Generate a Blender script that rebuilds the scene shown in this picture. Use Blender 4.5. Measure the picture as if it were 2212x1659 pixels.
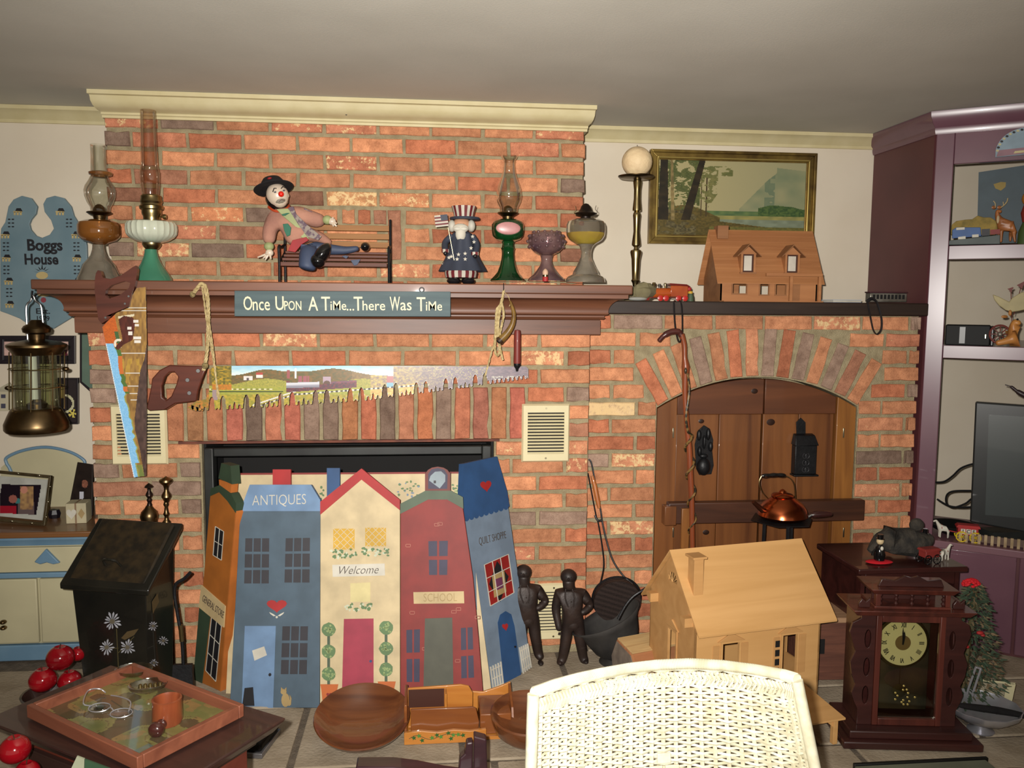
import bpy, bmesh, math, random
from mathutils import Vector, Matrix, Euler
random.seed(7)
S=bpy.context.scene
for o in list(bpy.data.objects): bpy.data.objects.remove(o)
COL=S.collection
# ---------------- camera (solved from the brick courses) ----------------
F_PX=1800.0; PITCH=-0.09619; YAW=-0.10086; ROLL=0.00795
CAM=Vector((1.20729,-3.32295,1.56967))
_F=Vector((-math.sin(YAW)*math.cos(PITCH),math.cos(YAW)*math.cos(PITCH),math.sin(PITCH)))
_R0=Vector((math.cos(YAW),math.sin(YAW),0)); _U0=_R0.cross(_F)
_R=_R0*math.cos(ROLL)+_U0*math.sin(ROLL); _U=-_R0*math.sin(ROLL)+_U0*math.cos(ROLL)
cd=bpy.data.cameras.new('camera'); cam=bpy.data.objects.new('camera',cd); COL.objects.link(cam)
cd.sensor_width=36; cd.lens=F_PX/2212*36; cd.clip_start=.02
M=Matrix((( _R.x,_U.x,-_F.x,CAM.x),(_R.y,_U.y,-_F.y,CAM.y),(_R.z,_U.z,-_F.z,CAM.z),(0,0,0,1)))
cam.matrix_world=M; S.camera=cam
S.view_settings.view_transform='Standard'; S.view_settings.look='None'; S.view_settings.gamma=1
S.view_settings.use_curve_mapping=False; S.view_settings.exposure=0.63
# ---------------- light: camera flash plus dim warm room light ----------------
W=bpy.data.worlds.new('room'); S.world=W; W.use_nodes=True
W.node_tree.nodes['Background'].inputs[0].default_value=(1.0,.90,.76,1); W.node_tree.nodes['Background'].inputs[1].default_value=.25
def lamp(name,loc,energy,size,color):
    l=bpy.data.lights.new(name,'POINT'); l.energy=energy; l.shadow_soft_size=size; l.color=color
    o=bpy.data.objects.new(name,l); COL.objects.link(o); o.location=loc; return o
fl=lamp('camera_flash',CAM+_R*-.055+_U*.045-_F*.03,330,.014,(1,.96,.9)); fl.data.type='SPOT'; fl=bpy.data.objects['camera_flash']
fl.data.spot_size=math.radians(102); fl.data.spot_blend=1.0; fl.rotation_euler=(_F+_U*.05).to_track_quat('-Z','Y').to_euler()
# ---------------- pixel -> world helpers (a point on a plane at its own depth) ----------------
def _ray(u,v): return _R*((u-1106)/F_PX)-_U*((v-829.5)/F_PX)+_F
def aY(u,v,Y): d=_ray(u,v); return CAM+d*((Y-CAM.y)/d.y)
def aZ(u,v,Z): d=_ray(u,v); return CAM+d*((Z-CAM.z)/d.z)
def aX(u,v,X): d=_ray(u,v); return CAM+d*((X-CAM.x)/d.x)
def mpp(u,v,Y): return (aY(u+1,v,Y)-aY(u,v,Y)).length
HZ=.225; FZ=.195; CZ=2.33
def lin(c):
    return tuple(((x/255)/12.92 if x/255<=.04045 else ((x/255+.055)/1.055)**2.4) for x in c[:3])+(1,)
# ---------------- materials ----------------
_M={}
def mat(name,c1,c2=None,rough=.55,metal=0,scale=6,stretch=(1,1,1),bump=0,bscale=None,spec=.5,detail=4,lo=.35,hi=.65,trans=0,ior=1.45,dist=0,coat=0,alpha=1,mix3=None):
    if name in _M: return _M[name]
    m=bpy.data.materials.new(name); m.use_nodes=True; _M[name]=m
    nt=m.node_tree; b=nt.nodes['Principled BSDF']; N=nt.nodes.new; L=nt.links.new
    b.inputs['Base Color'].default_value=lin(c1); b.inputs['Roughness'].default_value=rough; b.inputs['Metallic'].default_value=metal
    b.inputs['Specular IOR Level'].default_value=spec; b.inputs['Transmission Weight'].default_value=trans; b.inputs['IOR'].default_value=ior
    b.inputs['Coat Weight'].default_value=coat; b.inputs['Alpha'].default_value=alpha
    if c2 or bump:
        tc=N('ShaderNodeTexCoord'); mp=N('ShaderNodeMapping'); mp.inputs['Scale'].default_value=stretch; L(tc.outputs['Object'],mp.inputs[0])
    if c2:
        n=N('ShaderNodeTexNoise'); n.inputs['Scale'].default_value=scale; n.inputs['Detail'].default_value=detail; n.inputs['Distortion'].default_value=dist
        L(mp.outputs[0],n.inputs['Vector'])
        r=N('ShaderNodeValToRGB'); r.color_ramp.elements[0].position=lo; r.color_ramp.elements[1].position=hi
        r.color_ramp.elements[0].color=lin(c1); r.color_ramp.elements[1].color=lin(c2)
        if mix3:
            e=r.color_ramp.elements.new(mix3[0]); e.color=lin(mix3[1])
        L(n.outputs['Fac'],r.inputs[0]); L(r.outputs[0],b.inputs['Base Color'])
    if bump:
        n2=N('ShaderNodeTexNoise'); n2.inputs['Scale'].default_value=bscale or scale*4; n2.inputs['Detail'].default_value=5; L(mp.outputs[0],n2.inputs['Vector'])
        bp=N('ShaderNodeBump'); bp.inputs['Strength'].default_value=bump; bp.inputs['Distance'].default_value=.01; L(n2.outputs['Fac'],bp.inputs['Height']); L(bp.outputs[0],b.inputs['Normal'])
    return m
def wood(name,c1,c2,axis='x',rough=.45,scale=9,coat=.1,bump=.05,lo=.3,hi=.7):
    st={'x':(.12,1.6,1.6),'y':(1.6,.12,1.6),'z':(1.6,1.6,.12)}[axis]
    return mat(name,c1,c2,rough=rough,scale=scale,stretch=tuple(s*3 for s in st),bump=bump,detail=6,dist=1.2,coat=coat,lo=lo,hi=hi)
def glass(name,c=(255,255,255),rough=.02,ior=1.45): return mat(name,c,rough=rough,trans=1,ior=ior)
def thinglass(name,tint=(250,250,245),refl=.10,rough=.03):
    # clear thin glass: mostly lets light straight through, glossy highlights by Fresnel
    if name in _M: return _M[name]
    m=bpy.data.materials.new(name); m.use_nodes=True; _M[name]=m; nt=m.node_tree; nt.nodes.clear(); N=nt.nodes.new; L=nt.links.new
    o=N('ShaderNodeOutputMaterial'); t=N('ShaderNodeBsdfTransparent'); t.inputs[0].default_value=lin(tint)
    g=N('ShaderNodeBsdfGlossy'); g.inputs['Roughness'].default_value=rough; g.inputs[0].default_value=(1,1,1,1)
    f=N('ShaderNodeLayerWeight'); f.inputs[0].default_value=.35; a=N('ShaderNodeMath'); a.operation='MULTIPLY_ADD'; a.inputs[1].default_value=.55; a.inputs[2].default_value=refl*.5
    L(f.outputs['Fresnel'],a.inputs[0]); mx=N('ShaderNodeMixShader'); L(a.outputs[0],mx.inputs[0]); L(t.outputs[0],mx.inputs[1]); L(g.outputs[0],mx.inputs[2]); L(mx.outputs[0],o.inputs[0])
    return m
def vcolmat(name,rough=.5,spec=.4,coat=0,noise=.0):
    if name in _M: return _M[name]
    m=bpy.data.materials.new(name); m.use_nodes=True; _M[name]=m; nt=m.node_tree; b=nt.nodes['Principled BSDF']
    a=nt.nodes.new('ShaderNodeVertexColor'); a.layer_name='Col'; nt.links.new(a.outputs[0],b.inputs['Base Color'])
    b.inputs['Roughness'].default_value=rough; b.inputs['Specular IOR Level'].default_value=spec; b.inputs['Coat Weight'].default_value=coat
    return m
# ---------------- mesh builder ----------------
class MB:
    def __init__(s): s.v=[]; s.f=[]; s.mi=[]
    def add(s,vs,fs,m=0,X=None):
        n=len(s.v)
        s.v+= [ (X@Vector(p)) if X else Vector(p) for p in vs]
        s.f+= [tuple(i+n for i in f) for f in fs]; s.mi+=[m]*len(fs); return s
    def box(s,x0,x1,y0,y1,z0,z1,m=0,X=None):
        return s.add([(x0,y0,z0),(x1,y0,z0),(x1,y1,z0),(x0,y1,z0),(x0,y0,z1),(x1,y0,z1),(x1,y1,z1),(x0,y1,z1)],
            [(0,3,2,1),(4,5,6,7),(0,1,5,4),(1,2,6,5),(2,3,7,6),(3,0,4,7)],m,X)
    def cb(s,c,d,m=0,X=None): # centre, dims
        return s.box(c[0]-d[0]/2,c[0]+d[0]/2,c[1]-d[1]/2,c[1]+d[1]/2,c[2]-d[2]/2,c[2]+d[2]/2,m,X)
    def prism(s,poly,y0,y1,m=0,X=None): # poly of (x,z), extruded along y
        a=sum(poly[i][0]*poly[(i+1)%len(poly)][1]-poly[(i+1)%len(poly)][0]*poly[i][1] for i in range(len(poly)))
        if a<0: poly=poly[::-1]
        n=len(poly); vs=[(p[0],y0,p[1]) for p in poly]+[(p[0],y1,p[1]) for p in poly]
        fs=[tuple(range(n)),tuple(range(2*n-1,n-1,-1))]+[(i,i+n,(i+1)%n+n,(i+1)%n) for i in range(n)]
        return s.add(vs,fs,m,X)
    def prismz(s,poly,z0,z1,m=0,X=None): # poly of (x,y)
        a=sum(poly[i][0]*poly[(i+1)%len(poly)][1]-poly[(i+1)%len(poly)][0]*poly[i][1] for i in range(len(poly)))
        if a<0: poly=poly[::-1]
        n=len(poly); vs=[(p[0],p[1],z0) for p in poly]+[(p[0],p[1],z1) for p in poly]
        fs=[tuple(range(n-1,-1,-1)),tuple(range(n,2*n))]+[(i,(i+1)%n,(i+1)%n+n,i+n) for i in range(n)]
        return s.add(vs,fs,m,X)
    def frustum(s,a,b,m=0,X=None): # two equal length 3d loops
        n=len(a); return s.add(list(a)+list(b),[tuple(range(n-1,-1,-1)),tuple(range(n,2*n))]+[(i,(i+1)%n,(i+1)%n+n,i+n) for i in range(n)],m,X)
    def lathe(s,prof,c=(0,0,0),n=24,m=0,X=None,cap=True,flute=0,fn=0): # prof of (r,z)
        vs=[];fs=[]
        for k,(r,z) in enumerate(prof):
            for i in range(n):
                a=2*math.pi*i/n; rr=r*(1+(flute*math.cos(fn*a) if fn else 0)); vs.append((c[0]+rr*math.cos(a),c[1]+rr*math.sin(a),c[2]+z))
        for k in range(len(prof)-1):
            for i in range(n):
                j=(i+1)%n; fs.append((k*n+i,k*n+j,(k+1)*n+j,(k+1)*n+i))
        if cap:
            if prof[0][0]>1e-5: fs.append(tuple(range(n-1,-1,-1)))
            if prof[-1][0]>1e-5: fs.append(tuple(range((len(prof)-1)*n,len(prof)*n)))
        return s.add(vs,fs,m,X)
    def tube(s,pts,r,n=8,closed=False,m=0,X=None,cap=True,flat=1.0,up=None):
        P=[Vector(p) for p in pts]; k=len(P); R=r if isinstance(r,(list,tuple)) else [r]*k
        vs=[];fs=[]; prev=None
        for i in range(k):
            t=(P[(i+1)%k]-P[i-1]) if closed else (P[min(i+1,k-1)]-P[max(i-1,0)])
            t=t.normalized() if t.length>1e-9 else Vector((0,0,1))
            if prev is None:
                ref=Vector(up) if up else (Vector((0,0,1)) if abs(t.z)<.9 else Vector((0,1,0)))
                a=t.cross(ref).normalized()
            else:
                a=(prev-t*prev.dot(t)); a=a.normalized() if a.length>1e-6 else prev
            prev=a; b=t.cross(a)
            for j in range(n):
                w=2*math.pi*j/n; vs.append(P[i]+a*math.cos(w)*R[i]+b*math.sin(w)*R[i]*flat)
        for i in range(k if closed else k-1):
            for j in range(n):
                i2=(i+1)%k; fs.append((i*n+j,i*n+(j+1)%n,i2*n+(j+1)%n,i2*n+j))
        if cap and not closed: fs.append(tuple(range(n-1,-1,-1))); fs.append(tuple(range((k-1)*n,k*n)))
        return s.add(vs,fs,m,X)
    def ball(s,c,r,n=12,k=8,m=0,X=None):
        if not isinstance(r,(tuple,list)): r=(r,r,r)
        T=Matrix.Translation(c)@Matrix.Diagonal((r[0],r[1],r[2],1)); 
        if X: T=X@T
        return s.lathe([(max(math.sin(math.pi*i/k),0 if i not in(0,k) else 0),-math.cos(math.pi*i/k)) for i in range(k+1)],n=n,m=m,X=T,cap=False)
    def usweep(s,prof,x0,x1,yf,yb,side=1.0,m=0): # moulding round three sides of a breast; prof of (out,z)
        vs=[];fs=[];k=len(prof)
        for (o,z) in prof: vs+=[(x0-o*side,yb,z),(x0-o*side,yf-o,z),(x1+o*side,yf-o,z),(x1+o*side,yb,z)]
        for i in range(k-1):
            for j in range(3): fs.append((i*4+j,i*4+j+1,(i+1)*4+j+1,(i+1)*4+j))
        fs.append((0,3,2,1)); fs.append(tuple((k-1)*4+j for j in range(4)))
        return s.add(vs,fs,m)
def smooth_pts(P,k=6,closed=False):
    P=[Vector(p) for p in P]; n=len(P); out=[]
    rng=range(n if closed else n-1)
    for i in rng:
        p0=P[(i-1)%n] if closed or i>0 else P[0]; p1=P[i]; p2=P[(i+1)%n]; p3=P[(i+2)%n] if closed or i+2<n else P[-1]
        for j in range(k):
            t=j/k; out.append(.5*((2*p1)+(p2-p0)*t+(2*p0-5*p1+4*p2-p3)*t*t+(3*p1-p0-3*p2+p3)*t**3))
    if not closed: out.append(P[-1])
    return out
def mesh_from(name,mb,mats,Minv=None):
    me=bpy.data.meshes.new(name); vs=[(Minv@p) if Minv else p for p in mb.v]
    me.from_pydata([tuple(p) for p in vs],[],mb.f); 
    for m in mats: me.materials.append(m)
    if len(mats)>1: me.polygons.foreach_set('material_index',[min(i,len(mats)-1) for i in mb.mi])
    bm=bmesh.new(); bm.from_mesh(me); bmesh.ops.remove_doubles(bm,verts=bm.verts,dist=1e-6); bmesh.ops.recalc_face_normals(bm,faces=bm.faces); bm.to_mesh(me); bm.free()
    return me
def finish(o,smooth,bevel,seg=2):
    me=o.data
    if smooth:
        me.polygons.foreach_set('use_smooth',[True]*len(me.polygons))
        try: me.set_sharp_from_angle(angle=math.radians(smooth if smooth is not True else 38))
        except Exception: pass
    if bevel:
        b=o.modifiers.new('bevel','BEVEL'); b.width=bevel; b.segments=seg; b.limit_method='ANGLE'; b.angle_limit=math.radians(35)
def setp(o,label=None,cat=None,group=None,kind=None):
    if label: o['label']=label
    if cat: o['category']=cat
    if group: o['group']=group
    if kind: o['kind']=kind
    return o
class T:
    """a thing: Empty at its base; parts are built in world coordinates (or local ones)"""
    def __init__(s,name,label=None,cat=None,loc=(0,0,0),rz=0,group=None,kind=None,tilt=None):
        s.o=bpy.data.objects.new(name,None); s.o.empty_display_size=.03; COL.objects.link(s.o)
        s.M=Matrix.Translation(loc)@(Matrix.Rotation(rz,4,'Z') if not tilt else tilt)
        s.o.matrix_world=s.M; s.Mi=s.M.inverted(); setp(s.o,label,cat,group,kind)
    def part(s,name,mb,m,smooth=True,bevel=0,local=False,parent=None,label=None,kind=None,seg=2):
        mats=m if isinstance(m,(list,tuple)) else [m]
        me=mesh_from(name,mb,mats,None if local else s.Mi); o=bpy.data.objects.new(name,me); COL.objects.link(o)
        o.parent=parent or s.o; finish(o,smooth,bevel,seg); setp(o,label,kind=kind); return o
def single(name,mb,m,label=None,cat=None,group=None,kind=None,smooth=True,bevel=0,loc=None,seg=2,parent=None):
    mats=m if isinstance(m,(list,tuple)) else [m]
    if loc is None: loc=Vector((0,0,0)) if parent else sum(mb.v,Vector())/max(1,len(mb.v))
    loc=Vector(loc); me=mesh_from(name,mb,mats,Matrix.Translation(-loc)); o=bpy.data.objects.new(name,me); COL.objects.link(o); o.location=loc
    if parent: o.parent=parent
    finish(o,smooth,bevel,seg); setp(o,label,cat,group,kind); return o
def copy_thing(t,M4,label=None,group=None):
    src=t.o if isinstance(t,T) else t
    def rec(o,par):
        c=o.copy(); COL.objects.link(c); c.parent=par
        for ch in [x for x in COL.objects if x.parent==o]: rec(ch,c)
        return c
    c=rec(src,None); c.matrix_world=M4
    if label: c['label']=label
    if group: c['group']=group
    return c
def shape2d(outer,holes=(),th=.01,res=1):
    """filled 2D outline with holes, as MB in XZ plane, front at y=0 going back to y=th"""
    cu=bpy.data.curves.new('c','CURVE'); cu.dimensions='2D'; cu.fill_mode='BOTH'; cu.extrude=th/2
    for loop in [outer]+list(holes):
        sp=cu.splines.new('POLY'); sp.points.add(len(loop)-1); sp.use_cyclic_u=True
        for i,p in enumerate(loop): sp.points[i].co=(p[0],p[1],0,1)
    ob=bpy.data.objects.new('c',cu); me=bpy.data.meshes.new_from_object(ob)
    mb=MB(); mb.add([(v.co.x,th/2-v.co.z,v.co.y) for v in me.vertices],[tuple(p.vertices) for p in me.polygons])
    bpy.data.objects.remove(ob); bpy.data.curves.remove(cu); bpy.data.meshes.remove(me); return mb
def textmb(txt,size=.05,th=.0012,X=None,shear=0,off=0,sx=1.0,align='CENTER',space=1.0):
    cu=bpy.data.curves.new('t','FONT'); cu.body=txt; cu.size=size; cu.extrude=th/2; cu.shear=shear; cu.offset=off; cu.align_x=align; cu.align_y='CENTER'; cu.resolution_u=3; cu.space_character=space
    ob=bpy.data.objects.new('t',cu); me=bpy.data.meshes.new_from_object(ob); mb=MB()
    mb.add([(v.co.x*sx,-v.co.z,v.co.y) for v in me.vertices],[tuple(p.vertices) for p in me.polygons],0,X)
    bpy.data.objects.remove(ob); bpy.data.curves.remove(cu); bpy.data.meshes.remove(me); return mb
def paint(func,nx,nz,X,w,h,inside=None,y=0):
    """a painted flat panel: grid of coloured quads; func(s,t)->rgb 0..255, s,t in 0..1; X maps local (x,y,z)"""
    vs=[X@Vector((i/nx*w,y,j/nz*h)) for j in range(nz+1) for i in range(nx+1)]
    fs=[];cols=[]
    for j in range(nz):
        for i in range(nx):
            s_,t_=(i+.5)/nx,(j+.5)/nz
            if inside and not inside(s_,t_): continue
            a=j*(nx+1)+i; fs.append((a,a+1,a+nx+2,a+nx+1)); cols.append(func(s_,t_))
    return vs,fs,cols
def painted(name,vs,fs,cols,m,parent,Minv):
    me=bpy.data.meshes.new(name); me.from_pydata([tuple(Minv@v) for v in vs],[],fs); me.materials.append(m)
    ca=me.color_attributes.new('Col','FLOAT_COLOR','CORNER'); d=[]
    for f,c in zip(fs,cols):
        l=lin(c); 
        for _ in f: d+=[l[0],l[1],l[2],1]
    ca.data.foreach_set('color',d); o=bpy.data.objects.new(name,me); COL.objects.link(o); o.parent=parent; return o
def tri(s,a): return abs(((s*a)%1)*2-1)
def vnoise(x,y,seed=0):
    def h(i,j): 
        n=(i*374761393+j*668265263+seed*1442695)&0xffffffff; n=((n^(n>>13))*1274126177)&0xffffffff; return ((n^(n>>16))&0xffff)/65535
    xi,yi=math.floor(x),math.floor(y); fx,fy=x-xi,y-yi; fx=fx*fx*(3-2*fx); fy=fy*fy*(3-2*fy)
    return (h(xi,yi)*(1-fx)+h(xi+1,yi)*fx)*(1-fy)+(h(xi,yi+1)*(1-fx)+h(xi+1,yi+1)*fx)*fy
def mixc(a,b,t): t=max(0,min(1,t)); return tuple(a[i]*(1-t)+b[i]*t for i in range(3))
# ======================= SETTING =======================
Mwall=mat('wall_paint',(214,203,184),(208,196,176),rough=.8,scale=3,bump=.02,bscale=120,spec=.2)
Mceil=mat('ceiling_paint',(206,202,190),(199,195,183),rough=.9,scale=3,bump=.06,bscale=150,spec=.1)
Mtrim=mat('cream_trim_paint',(202,190,150),(194,181,138),rough=.5,scale=12,bump=.04)
Mcarpet=mat('carpet',(96,82,66),(76,64,52),rough=1,scale=200,bump=.5,bscale=600)
Mmort=mat('mortar',(164,151,120),(143,130,102),rough=.95,scale=30,bump=.6,bscale=260,spec=.15)
single('floor',MB().box(-2.2,4.8,-5,.5,FZ-.05,FZ),Mcarpet,kind='structure',smooth=False)
single('ceiling',MB().box(-2.2,4.8,-5,.5,CZ,CZ+.08),Mceil,kind='structure',smooth=False)
single('wall_back_left',MB().box(-2.2,.03,.25,.33,FZ,CZ),Mwall,kind='structure',smooth=False)
single('wall_back_right',MB().box(1.81,4.8,.315,.4,FZ,CZ),Mwall,kind='structure',smooth=False)
single('wall_left',MB().box(-2.28,-2.2,-5,.33,FZ,CZ),Mwall,kind='structure',smooth=False)
single('wall_right',MB().box(4.8,4.88,-5,.4,FZ,CZ),Mwall,kind='structure',smooth=False)
# cornice
def z_of(v,u,Y): return aY(u,v,Y).z
crown=[(0,CZ-.085),(.012,CZ-.085),(.012,CZ-.076),(.018,CZ-.073),(.018,CZ-.066),(.026,CZ-.062)]+[(.026+.05*math.sin(a),CZ-.062+.040*(1-math.cos(a))) for a in (.4,.8,1.2,1.57)]+[(.078,CZ-.018),(.09,CZ-.016),(.09,CZ-.001)]
single('trim_1',MB().usweep(crown,.008,1.829,0,.2,side=.28),Mtrim,kind='structure',smooth=30)
cr2=[(0,CZ-.062),(.010,CZ-.062),(.012,CZ-.05),(.03,CZ-.03),(.045,CZ-.018),(.05,CZ-.016),(.05,CZ-.001)]
single('trim_2',MB().prism([(o,z) for o,z in cr2]+[(0,CZ-.001)],0,2.2,X=Matrix(((0,1,0,-2.19),(-1,0,0,.25),(0,0,1,0),(0,0,0,1)))),Mtrim,kind='structure',smooth=30)
single('trim_3',MB().prism([(o,z) for o,z in cr2]+[(0,CZ-.001)],0,1.36,X=Matrix(((0,1,0,1.83),(-1,0,0,.315),(0,0,1,0),(0,0,0,1)))),Mtrim,kind='structure',smooth=30)
# ---- brick material driven by object colour (rgb) and alpha (amount of white wash) ----
def brickmat():
    m=bpy.data.materials.new('brick'); m.use_nodes=True; nt=m.node_tree; b=nt.nodes['Principled BSDF']; N=nt.nodes.new; L=nt.links.new
    oi=N('ShaderNodeObjectInfo'); tc=N('ShaderNodeTexCoord'); 
    add=N('ShaderNodeVectorMath'); add.operation='ADD'; cm=N('ShaderNodeCombineXYZ'); mu=N('ShaderNodeMath'); mu.operation='MULTIPLY'; mu.inputs[1].default_value=97
    L(oi.outputs['Random'],mu.inputs[0]); 
    for i in range(3): L(mu.outputs[0],cm.inputs[i])
    mp=N('ShaderNodeMapping'); mp.inputs['Scale'].default_value=(1,1,1); ge=N('ShaderNodeNewGeometry'); L(ge.outputs['Position'],mp.inputs[0])
    L(mp.outputs[0],add.inputs[0]); L(cm.outputs[0],add.inputs[1])
    n=N('ShaderNodeTexNoise'); n.inputs['Scale'].default_value=24; n.inputs['Detail'].default_value=6; n.inputs['Roughness'].default_value=.65; L(add.outputs[0],n.inputs['Vector'])
    r=N('ShaderNodeValToRGB'); e=r.color_ramp.elements; e[0].position=.30; e[0].color=(.52,.47,.45,1); e[1].position=.68; e[1].color=(1.22,1.24,1.24,1); L(n.outputs['Fac'],r.inputs[0])
    mx=N('ShaderNodeMix'); mx.data_type='RGBA'; mx.blend_type='MULTIPLY'; mx.inputs[0].default_value=.75; L(oi.outputs['Color'],mx.inputs[6]); L(r.outputs[0],mx.inputs[7])
    # fine speckle
    n2=N('ShaderNodeTexNoise'); n2.inputs['Scale'].default_value=230; n2.inputs['Detail'].default_value=4; L(add.outputs[0],n2.inputs['Vector'])
    r2=N('ShaderNodeValToRGB'); r2.color_ramp.elements[0].position=.3; r2.color_ramp.elements[0].color=(.62,.58,.55,1); r2.color_ramp.elements[1].position=.5; r2.color_ramp.elements[1].color=(1,1,1,1); L(n2.outputs['Fac'],r2.inputs[0])
    m2=N('ShaderNodeMix'); m2.data_type='RGBA'; m2.blend_type='MULTIPLY'; m2.inputs[0].default_value=.6; L(mx.outputs[2],m2.inputs[6]); L(r2.outputs[0],m2.inputs[7])
    # whitewash
    n3=N('ShaderNodeTexNoise'); n3.inputs['Scale'].default_value=42; n3.inputs['Detail'].default_value=8; n3.inputs['Roughness'].default_value=.7; L(add.outputs[0],n3.inputs['Vector'])
    s=N('ShaderNodeMath'); s.operation='ADD'; L(n3.outputs['Fac'],s.inputs[0]); L(oi.outputs['Alpha'],s.inputs[1])
    r3=N('ShaderNodeValToRGB'); r3.color_ramp.elements[0].position=.93; r3.color_ramp.elements[1].position=1.0; L(s.outputs[0],r3.inputs[0])
    m3=N('ShaderNodeMix'); m3.data_type='RGBA'; m3.inputs[7].default_value=lin((222,190,140)); L(r3.outputs[0],m3.inputs[0]); L(m2.outputs[2],m3.inputs[6])
    L(m3.outputs[2],b.inputs['Base Color']); b.inputs['Roughness'].default_value=.85; b.inputs['Specular IOR Level'].default_value=.2
    bp=N('ShaderNodeBump'); bp.inputs['Strength'].default_value=.5; bp.inputs['Distance'].default_value=.004; L(n2.outputs['Fac'],bp.inputs['Height']); L(bp.outputs[0],b.inputs['Normal'])
    return m
Mbrick=brickmat()
def brickmesh(L,H,D,seed):
    rnd=random.Random(seed); bm=bmesh.new()
    bmesh.ops.create_cube(bm,size=1); bmesh.ops.scale(bm,vec=(L,D,H),verts=bm.verts)
    if L>H*1.5 or H>L*1.5:
        ax=0 if L>H else 2
        ed=[e for e in bm.edges if abs((e.verts[0].co-e.verts[1].co)[ax])>.5*max(L,H)]
        bmesh.ops.subdivide_edges(bm,edges=ed,cuts=3,use_grid_fill=True)
    for v in bm.verts:
        if v.co.y<0: v.co+=Vector((rnd.uniform(-.0024,.0024),rnd.uniform(-.0012,.0012),rnd.uniform(-.0019,.0019)))
    ed=[e for e in bm.edges if len(e.link_faces)==2 and e.calc_face_angle()>.7 and all(v.co.y<0 for v in e.verts)]
    bmesh.ops.bevel(bm,geom=ed,offset=.003,segments=1,affect='EDGES')
    # scale to unit so copies can be resized
    bmesh.ops.scale(bm,vec=(1/L,1/D,1/H),verts=bm.verts)
    me=bpy.data.meshes.new('brick'); bm.to_mesh(me); bm.free(); me.materials.append(Mbrick); return me
BR_S=[brickmesh(.19,.053,.05,i) for i in range(6)]; BR_H=[brickmesh(.09,.053,.05,i+20) for i in range(4)]; BR_V=[brickmesh(.053,.19,.05,i+40) for i in range(5)]
rb=random.Random(11)
def brickcol():
    x=rb.random()
    if x<.66: base=(204,140,102); k=rb.uniform(.88,1.08); a=0
    elif x<.86: base=(190,118,86); k=rb.uniform(.85,1.05); a=0
    elif x<.925: base=(164,114,90); k=rb.uniform(.8,1.05); a=0
    else: base=(196,128,98); k=1; a=rb.uniform(.30,.42)
    l=lin(tuple(c*k for c in base)); return (l[0],l[1],l[2],a)
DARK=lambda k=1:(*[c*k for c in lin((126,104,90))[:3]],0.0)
def brick(parent,x0,x1,z0,z1,yf,depth=.05,rot=0,col=None,cx=None,cz=None):
    L=x1-x0; H=z1-z0
    me=rb.choice(BR_V if H>L*1.5 else (BR_S if L>.13 else BR_H))
    o=bpy.data.objects.new('brick',me); COL.objects.link(o); o.parent=parent
    o.location=((x0+x1)/2,yf+depth/2+rb.uniform(-.0012,.0018),(z0+z1)/2); o.scale=(L,depth,H)
    if rot: o.rotation_euler=(0,rot,0)
    else: o.rotation_euler=(0,rb.uniform(-.006,.006),0)
    o.color=col or brickcol(); return o
PB=.2032; C_=.06826; JV=.0150; JH=.0125
def spcol(x,z,table):
    for (sx,sz,c) in table:
        if abs(x-sx)<.07 and abs(z-sz)<.03: return c
    return None
# upper breast ----------------------------------------------------
Zt=2.2070; Zb=1.4000
wu=MB().box(.012,1.820,.008,.33,1.6,CZ-.002)
ub=single('wall_upper_breast',wu,Mmort,kind='structure',smooth=False,loc=(0,0,0))
def pz(u,v,Y): p=aY(u,v,Y); return p.x,p.z
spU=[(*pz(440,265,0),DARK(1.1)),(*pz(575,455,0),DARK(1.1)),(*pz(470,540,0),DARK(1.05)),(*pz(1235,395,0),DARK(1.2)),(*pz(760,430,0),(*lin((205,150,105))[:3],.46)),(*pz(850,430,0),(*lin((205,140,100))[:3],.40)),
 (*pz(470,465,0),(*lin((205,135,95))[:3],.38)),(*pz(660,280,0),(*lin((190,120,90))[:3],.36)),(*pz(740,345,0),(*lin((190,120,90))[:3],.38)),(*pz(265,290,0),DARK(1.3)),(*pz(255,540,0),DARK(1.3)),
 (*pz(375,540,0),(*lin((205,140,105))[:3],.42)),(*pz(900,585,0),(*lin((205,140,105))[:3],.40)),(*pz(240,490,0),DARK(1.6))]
xs0=aY(735,470,0).x; xs1=aY(838,470,0).x; xs2=aY(866,470,0).x
for k in range(-1,10):
    zc=Zt+C_*(.5-k); z0,z1=zc-C_/2+JV/2,zc+C_/2-JV/2
    if z1>CZ-.01: z1=CZ-.012
    if z0<1.6: continue
    off=0 if (k%2==0) else -.5
    for i in range(0,10):
        x0=(i+off)*PB+JH/2; x1=(i+1+off)*PB-JH/2
        x0=max(x0,.0035); x1=min(x1,1.828)
        if x1-x0<.04: continue
        if k==5 and x0<xs2 and x1>xs0:
            if x0<xs0-.04: brick(ub,x0,xs0-JH,z0,z1,0)
            if x1>xs2+.04: brick(ub,xs2+JH,x1,z0,z1,0)
            continue
        if k in(6,7) and x0<xs2 and x1>xs1:
            if x0<xs1-.04: brick(ub,x0,xs1-JH/2,z0,z1,0)
            if x1>xs2+.04: brick(ub,xs2+JH,x1,z0,z1,0)
            continue
        edge= i==0 or x1>1.8
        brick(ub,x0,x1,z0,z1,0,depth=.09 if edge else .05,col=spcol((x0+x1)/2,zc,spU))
zc=Zt+C_*(.5-5); w=(xs1-xs0)/3
for i in range(3): brick(ub,xs0+i*w+JH/2,xs0+(i+1)*w-JH/2,zc-C_/2+JV/2,zc+C_/2-JV/2,0)
brick(ub,xs1,xs2,zc-C_*2.5+JV/2,zc+C_/2-JV/2,0)
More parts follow.
